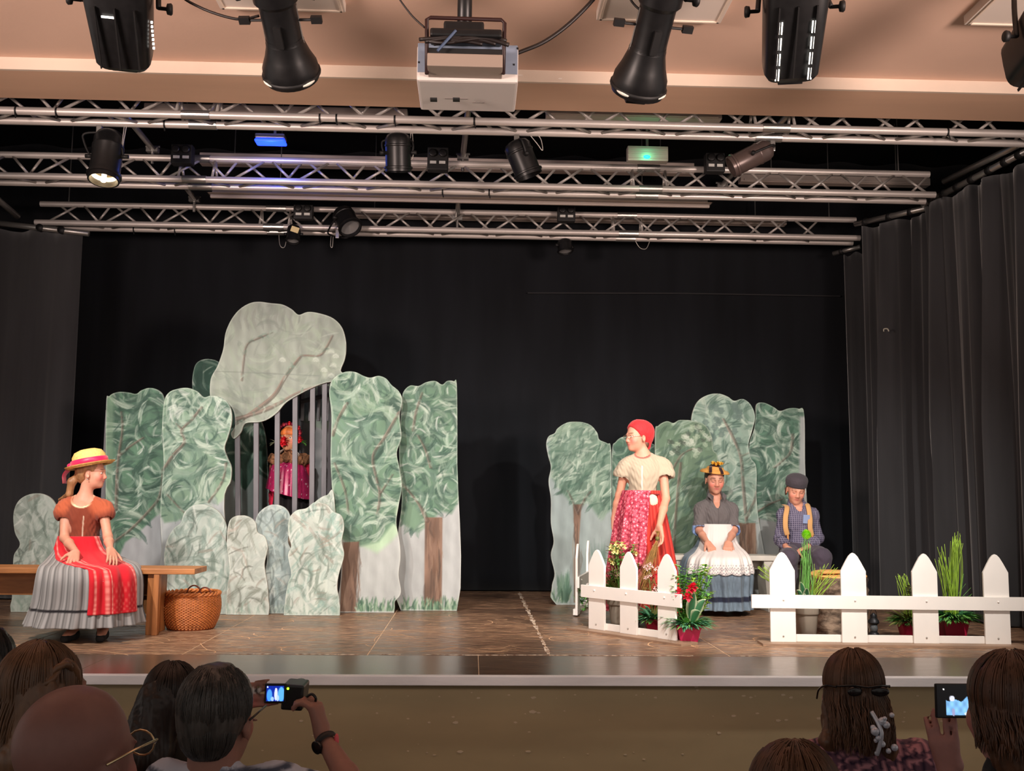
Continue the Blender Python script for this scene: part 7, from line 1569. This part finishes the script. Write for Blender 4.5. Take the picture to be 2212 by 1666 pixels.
m = hairmat('short_grey_hair', (70, 64, 60), .6); cap_hair(t, hc, R, 1.06, P, m, wr=.002); strands(t, 'hair_strands', P(0, -.018, .038), R, HR*1.06*.995, 900, m, .0, 5, (math.pi*.95, math.pi*2.05), 62, -72, rad=.0012); strands(t, 'nape_strands', P(0, -.055, -.015), R, np.array([.064, .054, .067])*1.06, 420, m, .0, 15, (math.pi*.98, math.pi*2.02), 62, -60, rad=.0012)
MB().tube([P(.083, -.02, .004), P(.086, .03, .012), P(.082, .09, .014)], .0025, 6).build('glasses_arm', mat('dark_glasses', (40, 30, 28), .3), t, True)
# watch
w0 = lerp(J['wrL'], J['elL'], .10); wd = unit(J['elL']-J['wrL']); Rw = frame_from(wd)
wt = thing('wristwatch', 'dark wristwatch with a pink strap edge on the raised arm of the filming man', 'watch', w0)
MB().lathe([(.0300, -.010), (.0320, -.008), (.0320, .008), (.0300, .010)], 24, Rw, w0, caps=False).build('strap', mat('black_strap', (18, 18, 20), .5), wt, True)
auto(MB().lathe([(.017, 0), (.018, .003), (.018, .008), (.015, .009)], 20, frame_from(V3(-.6, -.75, -.2)), w0+unit(V3(-.6, -.75, -.2))*.030).build('dial', mat('watch_dial', (24, 24, 26), .2), wt)); MB().sphere(w0+unit(V3(.9, -.35, .25))*.031, (.007, .012, .018)).build('pink_tab', mat('pink_tab', (226, 96, 104), .5), wt, True)
# camcorder with flip-out screen showing the stage
M_cb = mat('camera_black', (14, 14, 15), .35); cc = at(634, 1505, cY); kx = cY/F
ct_ = thing('camcorder', 'small black camcorder with a glowing blue flip-out screen', 'camera', cc)
MB().box(cc+V3(0, .03, 0), (44*kx, .10, 52*kx), rotm((0, 1, 0), 4)).build('body', M_cb, ct_, bevel=.006)
auto(MB().lathe([(.02, 0), (.024, .01), (.024, .04), (.02, .045)], 20, frame_from(V3(0, 1, 0)), cc+V3(0, .08, .005)).build('lens', M_cb, ct_)); sc_ = at(595, 1498, cY-.02)
MB().box(sc_, (44*kx, .008, 40*kx)).build('screen_frame', M_cb, ct_, bevel=.002); n1, n2 = 44, 36; w_, h_ = 36*kx, 31*kx
def screen(parent, c, w_, h_, n1, n2, fn, em, name='screen'):
    U, V = np.meshgrid(np.linspace(0, 1, n1), np.linspace(0, 1, n2)); v = np.stack([c[0]+(U-.5)*w_, np.full_like(U, c[1]), c[2]+(.5-V)*h_], -1).reshape(-1, 3); i, j = np.meshgrid(np.arange(n2-1), np.arange(n1-1), indexing='ij'); a = (i*n1+j).ravel(); f = np.stack([a, a+n1, a+n1+1, a+1], 1)
    return mesh(name, v, f, mat('lit_'+name+'_%d' % n1, attr=True, rough=.2, emit=em), parent, False, S(fn(U.ravel(), V.ravel())))
def s1(U, V):
    c = np.tile(np.array([14., 40., 150.]), (len(U), 1))
    for x, y, rx, ry, cl in ((.18, .62, .16, .42, (70, 150, 230)), (.85, .55, .2, .5, (90, 170, 235)), (.55, .55, .10, .42, (205, 215, 255)), (.55, .22, .06, .08, (230, 225, 255)), (.66, .8, .08, .2, (170, 200, 250)), (.35, .85, .1, .15, (150, 190, 240)), (.06, .08, .04, .06, (220, 240, 255))):
        m_ = np.clip((1.1-((U-x)/rx)**2-((V-y)/ry)**2)*3, 0, 1)[:, None]; c = c*(1-m_)+np.array(cl)*m_
    return c
screen(ct_, sc_+V3(0, -.0045, 0), w_, h_, n1, n2, s1, 1.1); MB().sphere(at(622, 1488, cY-.022), (.0035, .002, .0035), 10, 6).build('green_led', mat('camera_led', (150, 255, 40), .4, emit=3.0), ct_, True)
MB().tube(spline([at(655, 1512, cY-.02), at(672, 1500, cY-.03), at(682, 1510, cY-.03), at(676, 1525, cY-.02), at(660, 1520, cY-.02)], 4), .004, 5).build('hand_strap', M_cb, ct_, True)
# 6 woman with claw clip
def flowers(v):
    n = vnoise(v, 90, 4)+.6*vnoise(v, 170, 9); return np.where((n > .35)[:, None], S((196, 138, 148)), np.where((n < -.5)[:, None], S((46, 34, 56)), S((104, 72, 88))))
t, hc, R, P, J = spectator('woman with a pearly hair claw and sunglasses worn behind her head', 1838, 1498, 3.05, 1.04, (156, 116, 104), fabric('floral_top', (104, 72, 88), True), colfn=flowers, shz=-.06, slim=1.08)
m = hairmat('brown_blond_hair', (96, 66, 46)); cap_hair(t, hc, R, 1.02, P, m, extra=lambda sd: (sd.ell(P(.01, -.062, -.035), (.062, .05, .085), None, .03), sd.cone(P(0, -.08, -.02), P(.01, -.10, -.12), .040, .03, .03), sd.chain([P(-.07, -.02, -.02), P(-.085, -.05, -.12), P(-.08, -.05, -.22)], [.02, .022, .014], .02), sd.chain([P(.07, -.03, -.03), P(.08, -.06, -.14), P(.07, -.06, -.24)], [.02, .022, .014], .02)))
strands(t, 'hair_strands', P(0, -.018, .038), R, HR*1.05, 520, m, .16, 6, (math.pi*.95, math.pi*2.05), drift=.02, rad=.0017, wav=.010, push=.045)
M_pl = mat('pearl_clip', (206, 212, 226), .12, .2, spec=.8); kt = thing('hair_claw', 'pearly claw clip in the woman\'s brown hair', 'hair clip', P(.02, -.135, -.05)); r = random.Random(8)
for i in range(13): MB().sphere(P(.02+r.uniform(-.028, .03), -.170+r.uniform(-.006, .006), -.075+(-.05+.10*i/12)), r.uniform(.006, .012), 10, 8).build('pearl', M_pl, kt, True)
MB().tube(spline([P(.0, -.150, -.02), P(.015, -.176, -.07), P(.005, -.165, -.13)], 5), .006, 6).build('claw', M_pl, kt, True)
gt = thing('sunglasses', 'dark sunglasses worn on the back of the brown-haired woman\'s head', 'sunglasses', P(0, .0, .10)); M_sg = mat('dark_tortoise', (24, 18, 18), .25)
for k in (-1, 1):
    MB().tube(spline([P(k*.074, -.092, .034), P(k*.090, -.05, .030), P(k*.092, .0, .010), P(k*.088, .03, -.02)], 5), .0028, 6).build('temple_arm', M_sg, gt, True)
    MB().sphere(P(k*.034, -.124, .028), (.026, .007, .014), 16, 10, R@rotm((0, 0, 1), -k*18)).build('lens', M_sg, gt, True)
MB().tube(spline([P(-.074, -.092, .036), P(-.036, -.126, .044), P(0, -.130, .040), P(.036, -.126, .044), P(.074, -.092, .036)], 5), .003, 6).build('top_bar', M_sg, gt, True)
# 7 child at the bottom
t, hc, R, P, J = spectator('child with brown hair at the bottom edge in front of the woman with the claw', 1712, 1748, 1.8, .92, top=fabric('teal_top', (50, 64, 70)), slim=.85)
m = hairmat('warm_brown_hair', (92, 60, 40)); cap_hair(t, hc, R, .92, P, m); strands(t, 'hair_strands', P(0, -.018, .038), R, HR*.94, 420, m, .14, 7, (math.pi*.9, math.pi*2.1), rad=.0016)
# 8 woman filming with a phone at the right edge
pY = 2.68; Jp = dict(elR=at(2040, 1900, 2.55), wrR=at(2052, 1672, pY+.035)); Jp['handR'] = (((-.12, .10, 1.0), (.35, .75, .1), -1), dict(s=.98, curl=(.18, .2, .25, .35), c2=.25, thumb=(-.55, .8, .1), spread=.12))
t, hc, R, P, J = spectator('woman with straight brown hair filming on a phone at the right edge', 2180, 1536, 2.3, 1.06, (160, 116, 110), fabric('black_top', (24, 24, 28)), arm=Jp)
m = hairmat('chestnut_hair', (84, 54, 36)); cap_hair(t, hc, R, 1.04, P, m, extra=lambda sd: sd.chain([P(0, -.045, 0), P(0, -.05, -.08), P(0, -.05, -.13)], [.066, .062, .05], .03)); strands(t, 'hair_strands', P(0, -.018, .038), R, HR*1.07, 620, m, .10, 9, (math.pi*.8, math.pi*2.2), rad=.0018, push=.03)
sd = SDF(.006); sd.cone(P(-.06, -.03, -.16), P(.06, -.03, -.165), .045, .045, .02); cloth(t, 'collar', sd, fabric('black_collar', (20, 20, 24)), None, (.004, 40, (1, 1, 1)))
pc = at(2082, 1515, pY); kx = pY/F; ph = thing('smartphone', 'black phone held sideways showing the lit stage on its screen', 'phone', pc)
MB().box(pc+V3(0, .005, 0), (122*kx, .009, 72*kx)).build('case', M_cb, ph, bevel=.004)
def s2(U, V):
    c = np.tile(np.array([4., 4., 6.]), (len(U), 1)); 
    top = .52-.12*np.clip(1-((U-.62)/.12)**2, 0, 1)-.06*np.abs(np.sin(U*14)); m_ = ((V > top) & (U > .16) & (U < .86) & (V < .95))[:, None]; c = np.where(m_, np.array([120., 176., 226.])*(1+.12*np.sin(U*40)*np.cos(V*16))[:, None], c)
    for x, y, rx, ry, cl in ((.28, .42, .05, .09, (210, 214, 230)), (.60, .72, .025, .16, (235, 238, 245)), (.60, .9, .1, .06, (220, 230, 240)), (.13, .13, .016, .028, (235, 235, 235)), (.92, .14, .12, .03, (240, 200, 205)), (.3, .85, .03, .12, (150, 150, 190))):
        k = np.clip((1.1-((U-x)/rx)**2-((V-y)/ry)**2)*4, 0, 1)[:, None]; c = c*(1-k)+np.array(cl)*k
    return c
screen(ph, pc+V3(0, -.0002, 0), 116*kx, 66*kx, 76, 44, s2, 1.1)
